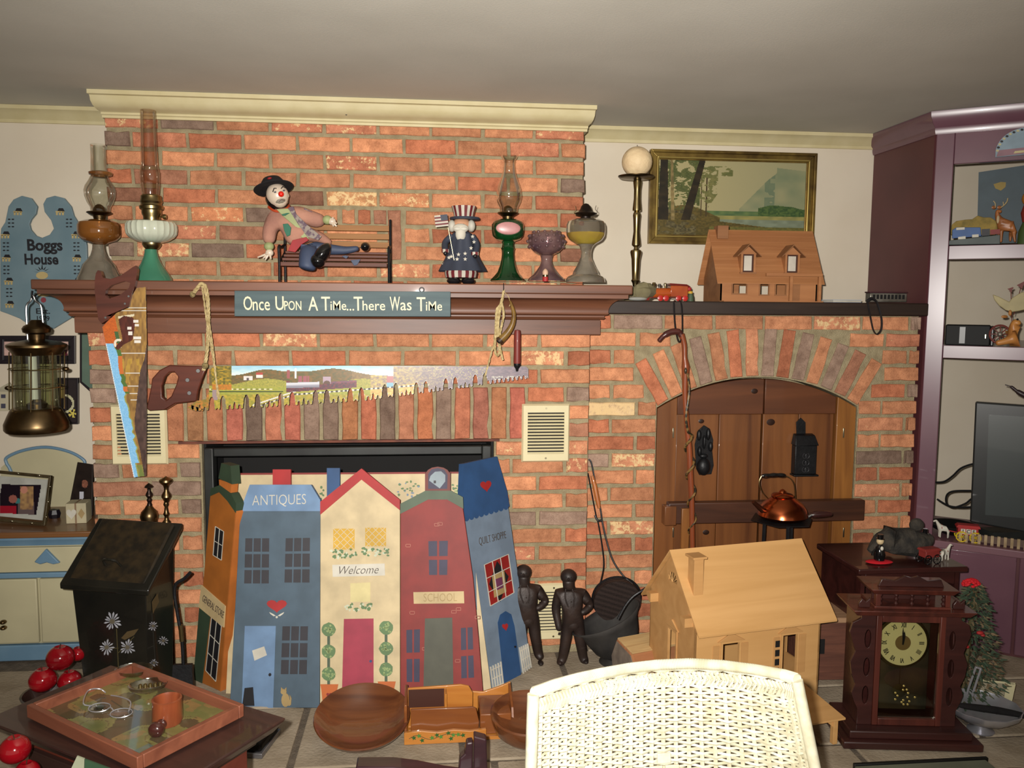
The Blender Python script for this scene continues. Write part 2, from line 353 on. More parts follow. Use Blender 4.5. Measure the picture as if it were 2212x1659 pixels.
# lower breast ----------------------------------------------------
YL=-.228; OX0,OX1,OZ=.385,1.455,1.060
lm=MB().box(.012,OX0,YL+.008,.33,FZ,1.6).box(OX1,1.815,YL+.008,.33,FZ,1.6).box(OX0,OX1,YL+.008,.33,OZ,1.6).box(OX0,OX1,.12,.33,FZ,OZ)
lb=single('wall_lower_breast',lm,Mmort,kind='structure',smooth=False,loc=(0,0,0))
SX0,SX1=.262,1.577; SZ0=Zb-5*C_; SZ1=Zb-2*C_
PH=-.0031
spL=[(*pz(600,755,YL),(*lin((200,120,80))[:3],.40)),(*pz(1325,885,YL),None)]
whL=lambda a=.42:(*lin((205,140,105))[:3],a)
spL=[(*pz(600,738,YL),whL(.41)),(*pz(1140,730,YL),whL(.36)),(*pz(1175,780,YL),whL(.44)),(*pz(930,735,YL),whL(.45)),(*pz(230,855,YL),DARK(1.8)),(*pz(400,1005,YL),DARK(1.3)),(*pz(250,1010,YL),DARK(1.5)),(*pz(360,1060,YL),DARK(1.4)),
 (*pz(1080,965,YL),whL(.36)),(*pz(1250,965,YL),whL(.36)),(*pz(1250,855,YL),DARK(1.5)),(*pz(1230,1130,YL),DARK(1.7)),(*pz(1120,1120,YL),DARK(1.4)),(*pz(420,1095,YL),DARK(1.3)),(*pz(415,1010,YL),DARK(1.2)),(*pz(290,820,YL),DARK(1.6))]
for k in range(-2,18):
    zc=Zb+C_*(.5-k); z0,z1=zc-C_/2+JV/2,zc+C_/2-JV/2
    if z1<HZ+.01: continue
    z0=max(z0,HZ)
    off=0 if k%2==0 else -.5
    for i in range(0,10):
        x0=PH+(i+off)*PB+JH/2; x1=x0+PB-JH; x0=max(x0,.003); x1=min(x1,1.8155)
        if x1-x0<.03: continue
        segs=[(x0,x1)]; cut=[]
        if SZ0<zc<SZ1: cut=(SX0-.0,SX1+.0)
        elif zc<OZ: cut=(OX0,OX1)
        if cut:
            segs=[]
            if x0<cut[0]-.02: segs.append((x0,min(x1,cut[0]-JH*.5)))
            if x1>cut[1]+.02: segs.append((max(x0,cut[1]+JH*.5),x1))
        for a,b in segs:
            if b-a<.025: continue
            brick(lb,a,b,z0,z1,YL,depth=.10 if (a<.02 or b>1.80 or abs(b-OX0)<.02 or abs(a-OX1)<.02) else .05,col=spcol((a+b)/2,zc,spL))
ns=19; w=(SX1-SX0)/ns
soldc=[None,None,None,None,DARK(.8),None,None,DARK(1.3),DARK(1.1),None,None,DARK(.95),None,None,DARK(1.25),None,None,None,None]
for i in range(ns):
    c=soldc[i] or (*[x*rb.uniform(.75,1.0) for x in lin((186,118,90))[:3]],0)
    brick(lb,SX0+i*w+JH/2,SX0+(i+1)*w-JH/2,SZ0+.004,SZ1-JV/2,YL,depth=.1,col=c)
Msteel=mat('painted_lintel',(110,58,40),(84,44,32),rough=.7,scale=20)
lin_=MB().box(.305,1.475,YL-.002,YL+.09,SZ0-.006,SZ0+.003)
single('steel_lintel',lin_,Msteel,parent=lb,loc=(0,0,0),smooth=False)
# oven side --------------------------------------------------------
YR=-.136; RX0,RX1=1.823,3.187; XC=2.5225; HW=.4165; ZS=1.165; RA=.777; ZC=1.286-.777
arcp=[(XC+RA*math.sin(t),ZC+RA*math.cos(t)) for t in [(-32.4+64.8*i/24)*math.pi/180 for i in range(25)]]
poly=[(RX0-.01,FZ),(XC-HW,FZ)]+arcp+[(XC+HW,FZ),(RX1-.008,FZ),(RX1-.008,1.56),(RX0-.01,1.56)]
wm=MB().prism(poly,YR+.008,.04).box(RX0-.01,RX1-.008,.04,.33,FZ,1.56)
ob_=single('wall_oven_side',wm,Mmort,kind='structure',smooth=False,loc=(0,0,0))
wh=whL
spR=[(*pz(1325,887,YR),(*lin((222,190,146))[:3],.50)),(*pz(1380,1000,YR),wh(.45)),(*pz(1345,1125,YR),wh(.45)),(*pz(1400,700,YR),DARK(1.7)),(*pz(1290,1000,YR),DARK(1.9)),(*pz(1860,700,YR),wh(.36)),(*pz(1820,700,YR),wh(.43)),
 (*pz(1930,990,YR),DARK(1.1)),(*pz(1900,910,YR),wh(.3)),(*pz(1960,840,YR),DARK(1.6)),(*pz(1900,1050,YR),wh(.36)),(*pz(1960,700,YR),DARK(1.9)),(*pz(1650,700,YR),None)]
RO=RA+.215
for k in range(-2,18):
    zc=Zb+C_*(.5-k); z0,z1=zc-C_/2+JV/2,zc+C_/2-JV/2
    if z1<HZ+.01 or z0>1.54: continue
    z0=max(z0,HZ); z1=min(z1,1.535)
    if z1-z0<.02: continue
    ang=32.4*math.pi/180
    zl=zc
    if zl<ZS: dx=HW+.004
    elif zl<ZC+RO*math.cos(ang): 
        t=(zl-ZS)/(ZC+RO*math.cos(ang)-ZS); dx=HW+(RO*math.sin(ang)-HW)*t+.014
    elif zl<ZC+RO: dx=math.sqrt(max(0,RO**2-(zl-ZC)**2))+.012
    else: dx=0
    off=0 if k%2==0 else -.5
    for i in range(0,8):
        x0=RX0-.003+(i+off)*PB+JH/2; x1=x0+PB-JH; x0=max(x0,RX0+.003); x1=min(x1,RX1)
        if x1-x0<.03: continue
        segs=[(x0,x1)]
        if dx>0:
            segs=[]
            if x0<XC-dx-.02: segs.append((x0,min(x1,XC-dx)))
            if x1>XC+dx+.02: segs.append((max(x0,XC+dx),x1))
        for a,b in segs:
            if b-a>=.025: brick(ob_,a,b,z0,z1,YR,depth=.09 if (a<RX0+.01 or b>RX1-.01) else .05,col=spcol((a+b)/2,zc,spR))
nv=14; vc=[None,None,None,DARK(1.5),None,None,whL(.3),DARK(1.6),None,DARK(1.5),None,DARK(1.6),None,None]
for i in range(nv):
    t=(-32.4+64.8*(i+.5)/nv)*math.pi/180; r=RA+.100
    xx,zz=XC+r*math.sin(t),ZC+r*math.cos(t); hw=.0245
    o=brick(ob_,xx-hw,xx+hw,zz-.094,zz+.094,YR,depth=.06,rot=t,col=vc[i]); 
# right-hand shelf beam
Mdarkoak=wood('dark_oak',(52,38,30),(38,27,22),'x',rough=.5,scale=6)
# hearth ------------------------------------------------------------
Mslab=mat('hearth_flagstone',(166,152,132),(144,130,110),rough=.9,scale=9,bump=.3,bscale=90,spec=.2)
Mhm=mat('hearth_joint',(112,100,86),(92,82,70),rough=.95,scale=40,bump=.5,bscale=200)
hs=single('hearth',MB().box(-.42,3.75,-1.36,.10,FZ,HZ-.008),Mhm,kind='structure',smooth=False,loc=(0,0,0))
rs=random.Random(4)
ys=[-1.35,-.98,-.60,-.23]
xsr=[[-.41,.30,.885,1.40,1.98,2.5,3.1,3.74],[-.41,.2,.805,1.31,1.86,2.4,2.95,3.74],[-.41,.28,.79,1.24,1.705,2.3,2.9,3.74]]
for r in range(3):
    for a,b in zip(xsr[r][:-1],xsr[r][1:]):
        j=.010
        mb=MB().box(a+j,b-j,ys[r]+.007,ys[r+1]-.007,HZ-.03,HZ+rs.uniform(-.002,0))
        single('stone',mb,Mslab,parent=hs,loc=(0,0,0),smooth=False,bevel=.004)
mb=MB().box(1.83,3.18,-.23+.007,-.13,HZ-.03,HZ-.001); single('stone',mb,Mslab,parent=hs,loc=(0,0,0),smooth=False)
# ======================= MANTELS, VENTS, FIREPLACE, DOORS =======================
Mmant=wood('mantel_wood',(118,74,52),(80,48,34),'x',rough=.45,scale=3.2,coat=.18,bump=.02)
t=T('mantelpiece','long reddish brown wooden mantelpiece with curved moulding across the chimney breast','mantelpiece',(.91,YL,1.455))
b=.0
t.part('frieze_board',MB().usweep([(0,1.455),(.022,1.455),(.024,1.458),(.024,1.510),(.020,1.513),(0,1.513)],-.003,1.824,YL-.001,-.1),Mmant,smooth=30)
cove=[(0,1.5135),(.034,1.5135),(.036,1.516),(.040,1.519),(.036,1.522),(.036,1.527),(.046,1.530),(.050,1.534),(.048,1.540)]
for i in range(9):
    a=i/8*1.45; cove.append((.048+.05*(1-math.cos(a)),1.540+.048*math.sin(a)))
cove+=[(.100,1.5895),(.108,1.5905),(.108,1.6045),(0,1.6045)]
t.part('cornice_moulding',MB().usweep(cove,-.003,1.824,YL,-.1),Mmant,smooth=30)
t.part('top_board',MB().box(-.123,1.944,YL-.125,-.008,1.605,1.6385),Mmant,bevel=.004)
MY=1.6385  # mantel top
SB=1.584   # right shelf top
bm_=MB().box(1.83,3.172,-.205,.312,1.533,SB)
single('wooden_shelf_beam',bm_,Mdarkoak,'thick dark wooden shelf beam above the arched brickwork','shelf',bevel=.005)
# ---- vents ----
Mvent=mat('almond_metal',(216,204,164),(208,196,156),rough=.4,scale=10,spec=.5)
Mblack=mat('flat_black',(14,12,11),rough=.8)  # flat black for the firebox, vent gap shade and small black details
Mscrew=mat('screw_metal',(190,180,150),rough=.3,metal=1)
def vent(u0,v0,u1,v1,Y,label,n=13):
    p0=aY(u0,v1,Y); p1=aY(u1,v0,Y); x0,x1,z0,z1=p0.x,p1.x,p0.z,p1.z; w=x1-x0; h=z1-z0
    t=T('wall_vent',label,'vent',((x0+x1)/2,Y,z0),group='metal vents in the brick chimney'); bw=.022; top=.032
    fr=MB(); yb=Y-.001; yf=Y-.011
    o=[(x0,z0),(x1,z0),(x1,z1),(x0,z1)]; i_=[(x0+bw,z0+top),(x1-bw,z0+top),(x1-bw,z1-top),(x0+bw,z1-top)]
    e=.006; of=[(x0+e,z0+e),(x1-e,z0+e),(x1-e,z1-e),(x0+e,z1-e)]
    vs=[(x,yb,z) for x,z in o]+[(x,yf,z) for x,z in of]+[(x,yf,z) for x,z in i_]+[(x,Y-.003,z) for x,z in i_]
    fs=[]
    for r in range(3):
        for k in range(4): fs.append((r*4+k,r*4+(k+1)%4,(r+1)*4+(k+1)%4,(r+1)*4+k))
    fr.add(vs,fs); t.part('frame',fr,Mvent,smooth=False)
    t.part('duct_shade',MB().box(x0+bw,x1-bw,Y-.0025,Y-.0015,z0+top,z1-top),Mblack,smooth=False)  # black sheet standing in for the shade behind the slats
    H=h-2*top
    for k in range(n):
        zc=z0+top+H*(k+.5)/n; s=H/n
        sl=MB().add([(x0+bw,yf,zc-s*.46),(x1-bw,yf,zc-s*.46),(x1-bw,Y-.0045,zc+s*.02),(x0+bw,Y-.0045,zc+s*.02),(x0+bw,yf+.002,zc-s*.52),(x1-bw,yf+.002,zc-s*.52),(x1-bw,Y-.0040,zc-s*.04),(x0+bw,Y-.0040,zc-s*.04)],[(0,1,2,3),(7,6,5,4),(0,4,5,1)])
        t.part('slat',sl,Mvent,smooth=False)
    for zz in (z0+top*.5,z1-top*.5): t.part('screw',MB().lathe([(.004,0),(.004,.002)],c=(0,0,0),n=10,X=Matrix.Translation(((x0+x1)/2,yf,zz))@Matrix.Rotation(math.pi/2,4,'X')),Mscrew)
vent(1126,872,1231,998,YL,'cream metal vent on the brick right of the fireplace, above the iron figures')
vent(243,874,360,1004,YL,'cream metal vent on the brick partly behind the upright painted handsaw')
vent(1150,1258,1240,1382,YL,'cream metal vent low on the brick behind the two dark iron figures')
# ---- fireplace surround ----
Mfs=mat('black_enamel',(44,46,44),(30,30,30),rough=.35,scale=8)
t=T('fireplace_surround','black metal fireplace surround with a dark opening under the vertical bricks','fireplace',(.92,YL,HZ))
fx0,fx1,fz1=aY(440,990,YL-.02).x,aY(1061,990,YL-.02).x,aY(700,966,YL-.02).z
def bar(x0,x1,z0,z1): return MB().box(x0,x1,YL-.022,YL+.03,z0,z1)
t.part('side_bar',bar(fx0,fx0+.034,HZ,fz1),Mfs,bevel=.004); t.part('side_bar',bar(fx1-.034,fx1,HZ,fz1),Mfs,bevel=.004)
t.part('top_bar',bar(fx0+.0345,fx1-.0345,fz1-.032,fz1),Mfs,bevel=.004)
t.part('firebox',MB().box(OX0+.002,OX1-.002,.06,.119,HZ,OZ-.002).box(OX0+.001,OX0+.01,YL+.03,.06,HZ,OZ-.002).box(OX1-.01,OX1-.001,YL+.03,.06,HZ,OZ-.002).box(OX0+.001,OX1-.001,YL+.03,.06,OZ-.012,OZ-.002),Mblack,smooth=False)
# ---- arched plank doors ----
Mpine=wood('stained_pine',(126,78,40),(82,46,24),'z',rough=.4,scale=2.5,coat=.25,bump=.03,lo=.3,hi=.75)
Mpine2=wood('stained_pine_rail',(100,58,34),(70,39,24),'x',rough=.4,scale=2.5,coat=.25,bump=.03)
Mpine3=wood('stained_pine_pale',(152,100,46),(104,62,30),'z',rough=.4,scale=2.5,coat=.25,bump=.03)
Mknot=mat('pine_knot',(36,20,14),(52,28,16),rough=.4,scale=40)
Miron=mat('black_iron',(28,28,30),(20,20,22),rough=.45,metal=.3,scale=30,bump=.1,bscale=120)
YD=YR+.030
def arcz(x,r=RA-.006): return ZC+math.sqrt(max(0,r*r-(x-XC)**2))
t=T('door_casing','stained pine door casing lining the arched brick opening','door frame',(XC,YD,HZ))
JW=.080
for s in (-1,1):
    xa,xb=XC+s*(HW-.004),XC+s*(HW-.004-JW); xs=sorted((xa,xb))
    pl=[(xs[0],HZ),(xs[1],HZ)]+[(xs[1]-(xs[1]-xs[0])*i/6,arcz(xs[1]-(xs[1]-xs[0])*i/6)) for i in range(7)]
    t.part('jamb',MB().prism(pl,YD-.02,YD+.03),Mpine3 if s>0 else Mpine,bevel=.002)
mid=aY(1645,950,YD).x; zr=aY(1520,895,YD).z
def leaf(x0,x1,n,label,kn):
    t=T('plank_door',label,'door',((x0+x1)/2,YD,HZ),group='pair of arched plank doors')
    w=(x1-x0)/n
    for i in range(n):
        a,b=x0+i*w+.001,x0+(i+1)*w-.001
        t.part('plank',MB().box(a,b,YD,YD+.02,HZ+.004,zr),Mpine,bevel=.0025)
    N=12; pl=[(x0,zr+.001),(x1,zr+.001)]+[(x1-(x1-x0)*i/N,arcz(x1-(x1-x0)*i/N,RA-.008)) for i in range(N+1)]
    t.part('arched_rail',MB().prism(pl,YD-.012,YD+.02),Mpine2,bevel=.002)
    for (u,v,r,yy) in kn:
        p=aY(u,v,yy); t.part('knot',MB().lathe([(r,0),(r*.8,.0008)],n=14,X=Matrix.Translation(p)@Matrix.Rotation(math.pi/2,4,'X')@Matrix.Diagonal((1,.75,1,1))),Mknot)
    return t
xl=XC-HW+.004+JW+.003; xr=XC+HW-.004-JW-.003
dl=leaf(xl,mid-.003,2,'left leaf of the arched pine plank doors, behind the snake walking stick',[(1630,845,.014,YD-.0121),(1515,910,.012,YD-.0002),(1525,1150,.014,YD-.0002)])
dr=leaf(mid+.003,xr,2,'right leaf of the arched pine plank doors, behind the hanging iron box',[(1665,912,.018,YD-.0002),(1745,950,.01,YD-.0002)])
for tt,u in ((dl,1454),(dr,1822)):
    for v in (935,1150):
        p=aY(u,v,YD-.021); tt.part('hinge',MB().box(p.x-.003,p.x+.003,YD-.024,YD-.0205,p.z-.02,p.z+.02),Mscrew,bevel=.001)
# cross bar and its brackets
Mbar=wood('dark_bar_wood',(76,44,28),(46,26,18),'x',rough=.45,scale=3,coat=.2)
t=T('door_bar','heavy dark wooden bar laid across the arched doors','bar',(XC,YD-.06,.75))
p0=aY(1436,1125,-.20); p1=aY(1869,1089,-.20)
t.part('crossbar',MB().box(p0.x+.015,p1.x,-.20,-.16,aY(1650,1129,-.20).z,aY(1650,1084,-.20).z),Mbar,bevel=.004)
zz0,zz1=aY(1650,1129,-.20).z,aY(1650,1084,-.20).z
t.part('end_block',MB().box(p0.x-.002,p0.x+.045,-.205,-.1575,zz0-.004,zz1-.012),Mpine,bevel=.003)
pa=aY(1470,1185,-.21); pb=aY(1490,1098,-.21)
t.part('drop_peg',MB().box(pa.x,pb.x,-.215,-.201,pa.z,pb.z),Mpine3,bevel=.003)
# nails in crown
for u,v in ((748,247),(1254,237)):
    p=aY(u,v,-.05); z=p.z
    single('nail',MB().tube([(p.x,-.0,z),(p.x,-.05,z)],.0018,6).lathe([(.004,0),(.004,.0015)],n=8,X=Matrix.Translation((p.x,-.05,z))@Matrix.Rotation(math.pi/2,4,'X')),Miron,
      'small dark nail driven into the cornice %s'%('above the clown doll' if u<900 else 'near its right end'),'nail',group='nails in the cornice')
# ======================= PAINTED HOUSE FRONT SCREEN =======================
class PL:
    def __init__(s,a,b,c): # three points; normal turned to the camera
        s.p=Vector(a); s.n=(Vector(b)-s.p).cross(Vector(c)-s.p).normalized()
        if s.n.dot(CAM-s.p)<0: s.n=-s.n
    def at(s,u,v,off=0):
        d=_ray(u,v); return CAM+d*((s.p+s.n*off-CAM).dot(s.n)/d.dot(s.n))
def YP(Y): return PL((0,Y,0),(1,Y,0),(0,Y,1))
def pp(mb,poly,pl,d0,d1,m=0): # pixel polygon -> slab on plane between offsets
    P=[pl.at(u,v,0) for u,v in poly]; return mb.frustum([p+pl.n*d0 for p in P],[p+pl.n*d1 for p in P],m)
def rect(u0,v0,u1,v1): return [(u0,v0),(u1,v0),(u1,v1),(u0,v1)]
def panes(mb,q,nx,nz,pl,d0,d1,gap=.16,m=0):
    tl,tr,br,bl=[Vector(c) for c in q]
    def at(s,t): return tuple((tl*(1-s)+tr*s)*(1-t)+(bl*(1-s)+br*s)*t)
    for i in range(nx):
        for j in range(nz):
            g=gap/2; s0,s1=(i+g)/nx,(i+1-g)/nx; t0,t1=(j+g)/nz,(j+1-g)/nz
            pp(mb,[at(s0,t0),at(s1,t0),at(s1,t1),at(s0,t1)],pl,d0,d1,m)
    return mb
def blob(c,ru,rv,n=10,jit=0,rnd=random.Random(3)):
    return [(c[0]+ru*math.cos(2*math.pi*i/n)*(1+jit*rnd.uniform(-1,1)),c[1]+rv*math.sin(2*math.pi*i/n)*(1+jit*rnd.uniform(-1,1))) for i in range(n)]
def heart(c,w,h,rot=0):
    P=[]
    for i in range(20):
        a=2*math.pi*i/20; x=16*math.sin(a)**3/32*w; y=-(13*math.cos(a)-5*math.cos(2*a)-2*math.cos(3*a)-math.cos(4*a)+2.5)/29*h
        P.append((c[0]+x*math.cos(rot)-y*math.sin(rot),c[1]+x*math.sin(rot)+y*math.cos(rot)))
    return P
def text_px(txt,L,R,hpx,pl,d=.0012,off=0,shear=0,th=.0012,space=1.0):
    a=pl.at(*L,off=d); b=pl.at(*R,off=d); ex=(b-a); w=ex.length; ex.normalize(); ez=pl.n.cross(ex)*-1
    ez=ex.cross(pl.n)*-1
    if ez.z<0: ez=-ez
    t=textmb(txt,1.0,.001,off=off,shear=shear,space=space); xs=[v.x for v in t.v]; x0,x1=min(xs),max(xs); zs=[v.z for v in t.v]; z0,z1=min(zs),max(zs)
    h=(pl.at(L[0],L[1]-hpx)-pl.at(*L)).length; sc=w/(x1-x0); sz=h/(z1-z0) ; mid=(a+b)/2; mb=MB()
    mb.add([mid+ex*((v.x-(x0+x1)/2)*sc)+ez*((v.z-(z0+z1)/2)*sz)+pl.n*(-v.y/.0005*th/2) for v in t.v],t.f); return mb
P_=lambda n,c,r=.6,**k: mat('paint_'+n,tuple(x*.88 for x in c),tuple(x*.79 for x in c),rough=r,scale=14,**k)
blueD=P_('slate_blue',(84,104,120)); blueL=P_('pale_blue',(122,154,192)); creamP=P_('cream',(226,204,160)); redP=P_('barn_red',(146,48,42)); redR=P_('bright_red',(184,44,44))
pinkP=P_('raspberry',(178,62,82)); greenD=P_('dark_green',(56,74,54)); greenG=P_('grey_green',(88,104,82)); orangeP=P_('ochre',(178,104,38)); orangeE=P_('orange_edge',(206,118,50))
navyP=P_('royal_blue',(48,86,134)); greyB=P_('grey_blue',(128,146,166)); paneD=P_('pane_dark',(58,56,62)); blackP=P_('black',(26,24,28)); whiteP=P_('white',(226,220,204)); yellowP=P_('window_yellow',(226,178,60))
leafP=P_('leaf_green',(108,138,92)); leafL=P_('leaf_light',(160,180,120)); potP=P_('terracotta',(212,112,54)); tanP=P_('tan',(184,156,104)); greyP=P_('door_grey',(92,92,78)); signP=P_('sign_cream',(216,190,140)); silverP=P_('bell_grey',(150,164,172)); inkP=P_('ink',(84,72,62)); brownP=P_('brown',(120,52,44)); purpleP=P_('window_slate',(64,60,84))
cpA=aZ(480,1525,HZ); cpB=aZ(1040,1530,HZ); cpT=aY(700,1047,-.46)
CP=PL(cpA,cpB,cpT); TH=.018
t=T('house_front_screen','folding fireboard painted as a row of five colourful shop and house fronts','fire screen',((cpA+cpB)/2))
def panel(poly,m,pl=CP,th=TH): return t.part('panel',pp(MB(),poly,pl,-th,0),m,smooth=False,bevel=.0015)
def on(parent,name,mb,m,label=None): return t.part(name,mb,m,smooth=False,parent=None if parent is None else None,label=label) if False else _on(parent,name,mb,m,label)
def _on(parent,name,mb,m,label):
    mats=m if isinstance(m,(list,tuple)) else [m]
    me=mesh_from(name,mb,mats,t.Mi); o=bpy.data.objects.new(name,me); COL.objects.link(o); o.parent=parent; setp(o,label); return o
D=.0012
# --- blue antiques shop
p=panel([(496,1529),(690,1529),(692,1103),(519,1103)],blueD)
on(p,'roof',pp(MB(),[(519,1104),(540,1047),(672,1047),(692,1080),(692,1104)],CP,-TH,.003),blueL)
on(p,'lettering',text_px('ANTIQUES',(545,1083),(661,1080),26,CP,.004,off=-.012),whiteP)
w=MB(); panes(w,[(529,1160),(583,1160),(582,1263),(526,1263)],3,3,CP,-.001,D); on(p,'window',w,paneD); w=MB(); panes(w,[(616,1160),(671,1159),(670,1261),(613,1261)],3,3,CP,-.001,D); on(p,'window',w,paneD)
w=MB(); panes(w,[(609,1350),(667,1350),(664,1459),(605,1459)],3,3,CP,-.001,D); on(p,'window',w,paneD)
on(p,'heart',pp(MB(),heart((598,1310),44,28),CP,-.001,D),redR)
hb=MB()
for s in (-1,1): pp(hb,[(598+s*2,1330),(598+s*8,1326),(598+s*16,1322),(598+s*14,1326),(598+s*7,1331)],CP,-.001,D)
pp(hb,blob((598,1333),2.5,2.5,8),CP,-.001,D); on(p,'flourish',hb,whiteP)
d_=on(p,'door',pp(MB(),[(529,1352),(596,1352),(590,1529),(522,1529)],CP,-.001,D),blueL)
on(p,'notice',pp(MB(),[(545,1405),(571,1396),(577,1415),(550,1427)],CP,.001,.0022),whiteP)
on(p,'door_knob',pp(MB(),blob((583.5,1457),3,3.5,10),CP,.001,.004),blackP)
on(p,'door_mat',pp(MB(),[(529,1486),(547,1484),(550,1524),(524,1524)],CP,.001,.004),blackP)
cat=MB(); pp(cat,blob((617,1512),9,15,14),CP,-.001,.002); pp(cat,blob((613,1494),6.5,6,12),CP,-.001,.003); pp(cat,[(607,1491),(608,1484),(612,1489)],CP,-.001,.003); pp(cat,[(615,1489),(619,1484),(619,1491)],CP,-.001,.003); pp(cat,[(624,1525),(629,1522),(630,1508),(626,1500),(627,1510),(623,1520)],CP,-.001,.003)
on(p,'painted_cat',cat,tanP)
# --- white cottage
p=panel([(691,1527),(864,1527),(864,1100),(781,1033),(692,1110)],creamP)
rf=MB(); pp(rf,[(692,1084),(781,1012),(781,1036),(692,1112)],CP,-TH,.003); pp(rf,[(781,1012),(864,1080),(864,1102),(781,1036)],CP,-TH,.003); on(p,'roof',rf,redR)
for q in ([(720,1142),(766,1142),(766,1187),(720,1187)],[(789,1140),(834,1140),(834,1180),(789,1180)]):
    on(p,'window',pp(MB(),q,CP,-.001,D),yellowP)
    l=MB(); (a0,b0),(a1,b1)=q[0],q[2]
    for i in range(-3,4):
        c=(a0+a1)/2+i*15; dd=(b1-b0)/2
        for s in (-1,1):
            # diagonal clipped to the window
            pts=[]
            for k in range(21):
                tt=-1+k/10; x=c+s*dd*tt; y=(b0+b1)/2+dd*tt
                if a0<=x<=a1: pts.append((x,y))
            if len(pts)>2: (xa,ya),(xb,yb)=pts[0],pts[-1]; pp(l,[(xa-.6,ya),(xa+.6,ya),(xb+.6,yb),(xb-.6,yb)],CP,D,D+.0006)
    on(p,'window_lattice',l,whiteP)
q=[(757,1260),(800,1258),(800,1300),(757,1300)]; on(p,'window',pp(MB(),q,CP,-.001,D),P_('window_pale',(238,222,160)))
rl=random.Random(5)
def leaves(u0,u1,v0,v1,n,pl,r=3.6):
    g,l2=MB(),MB()
    for i in range(n):
        c=(rl.uniform(u0,u1),rl.uniform(v0,v1)); pp(g if i%3 else l2,blob(c,r*rl.uniform(.6,1.2),r*rl.uniform(.5,1),6,.3,rl),pl,-.0005,D+rl.uniform(0,.0012))
    return g,l2
for (a,b,c,d) in ((713,772,1187,1205),(783,841,1184,1200),(746,805,1304,1319)):
    g,l2=leaves(a,b,c,d,34,CP); on(p,'window_flowers',g,leafP); on(p,'window_flowers',l2,P_('blossom',(222,226,196)))
sg=on(p,'sign_board',pp(MB(),[(718,1220),(831,1217),(832,1243),(719,1246)],CP,-.001,.002),whiteP)
on(p,'lettering',text_px('Welcome',(733,1232),(818,1230),17,CP,.0026,off=-.012,shear=.35),inkP)
on(p,'door',pp(MB(),[(743,1337),(807,1336),(807,1527),(738,1527)],CP,-.001,D),pinkP)
on(p,'door_knob',pp(MB(),blob((801,1428),2.8,2.8,8),CP,.001,.004),navyP)
for uc,ys_,pot in ((710,(1360,1407,1456),[(693,1478),(730,1478),(724,1526),(698,1526)]),(834,(1356,1401,1446),[(817,1472),(854,1472),(848,1515),(823,1515)])):
    on(p,'topiary_stem',pp(MB(),[(uc-3,ys_[0]),(uc+3,ys_[0]),(uc+3,pot[0][1]),(uc-3,pot[0][1])],CP,-.001,.0008),greenG)
    for y in ys_:
        g,l2=MB(),MB(); pp(g,blob((uc,y),15,15,16,.06),CP,-.001,D)
        for i in range(16):
            a=rl.uniform(0,6.28); r=rl.uniform(0,13); pp(l2,blob((uc+r*math.cos(a),y+r*math.sin(a)),2.6,2.4,5,.3,rl),CP,D,D+.0008)
        on(p,'topiary_ball',g,leafP); o_=on(p,'topiary_leaves',l2,leafL); o_['kind']='stuff'
    on(p,'flower_pot',pp(pp(MB(),pot,CP,-.001,D),[(pot[0][0]-1,pot[0][1]),(pot[1][0]+1,pot[1][1]),(pot[1][0]-1,pot[1][1]+10),(pot[0][0]+1,pot[0][1]+10)],CP,-.001,.002),potP)
    on(p,'heart',pp(MB(),heart((uc+1,(pot[0][1]+pot[2][1])/2),12,11),CP,.001,.002),redP)
# --- red school
p=panel([(865,1527),(865,1108),(925,1078),(966,1078),(1000,1098),(1022,1250),(1034,1380),(1046,1527)],redP)
on(p,'roof',pp(MB(),[(865,1088),(919,1060),(974,1060),(1000,1074),(1001,1099),(966,1079),(925,1079),(865,1110)],CP,-TH,.003),greenG)
cu=[(918,1061),(918,1020)]+[(945.5-27.5*math.cos(a),1028-20*math.sin(a)) for a in (.3,.7,1.1,1.57,2.04,2.44,2.84)]+[(973,1020),(973,1061)]
on(p,'bell_tower',pp(MB(),cu,CP,-TH,.0),brownP)
on(p,'bell_arch',pp(MB(),[(925,1056),(925,1024),(932,1014),(946,1011),(960,1015),(967,1026),(966,1056)],CP,-.001,D),purpleP)
on(p,'bell',pp(MB(),[(950,1055),(927,1038),(930,1028),(940,1019),(953,1018),(962,1026),(962,1040)],CP,.001,.003),silverP)
on(p,'bell_clapper',pp(MB(),rect(937,1038,942,1044),CP,.001,.004),paneD)
w=MB(); panes(w,[(923,1165),(970,1164),(968,1246),(925,1246)],2,2,CP,-.001,D,gap=.2); on(p,'window',w,purpleP)
on(p,'sign_board',pp(MB(),[(893,1279),(1002,1277),(1003,1303),(894,1304)],CP,-.001,.002),signP)
on(p,'lettering',text_px('SCHOOL',(915,1291),(987,1290),17,CP,.0026,off=-.01),tanP)
on(p,'door',pp(MB(),[(918,1336),(977,1334),(980,1527),(914,1527)],CP,-.001,D),greyP)
for q in ([(876,1354),(909,1352),(908,1480),(877,1480)],[(994,1350),(1022,1348),(1026,1470),(995,1472)]):
    w=MB(); panes(w,q,2,2,CP,-.001,D,gap=.22); on(p,'window',w,purpleP)
for (x,y) in ((885,1320),(975,1318),(985,1312),(1026,1330),(912,1398),(983,1424),(938,1130),(945,1128),(876,1175)):
    bk=MB()
    for (a,b,c,d) in ((0,0,11,1),(0,6,11,7),(0,0,1,7),(10,0,11,7)): pp(bk,rect(x+a,y+b,x+c,y+d),CP,0,.0006)
    on(p,'painted_brick',bk,P_('brick_marks',(190,120,100)))
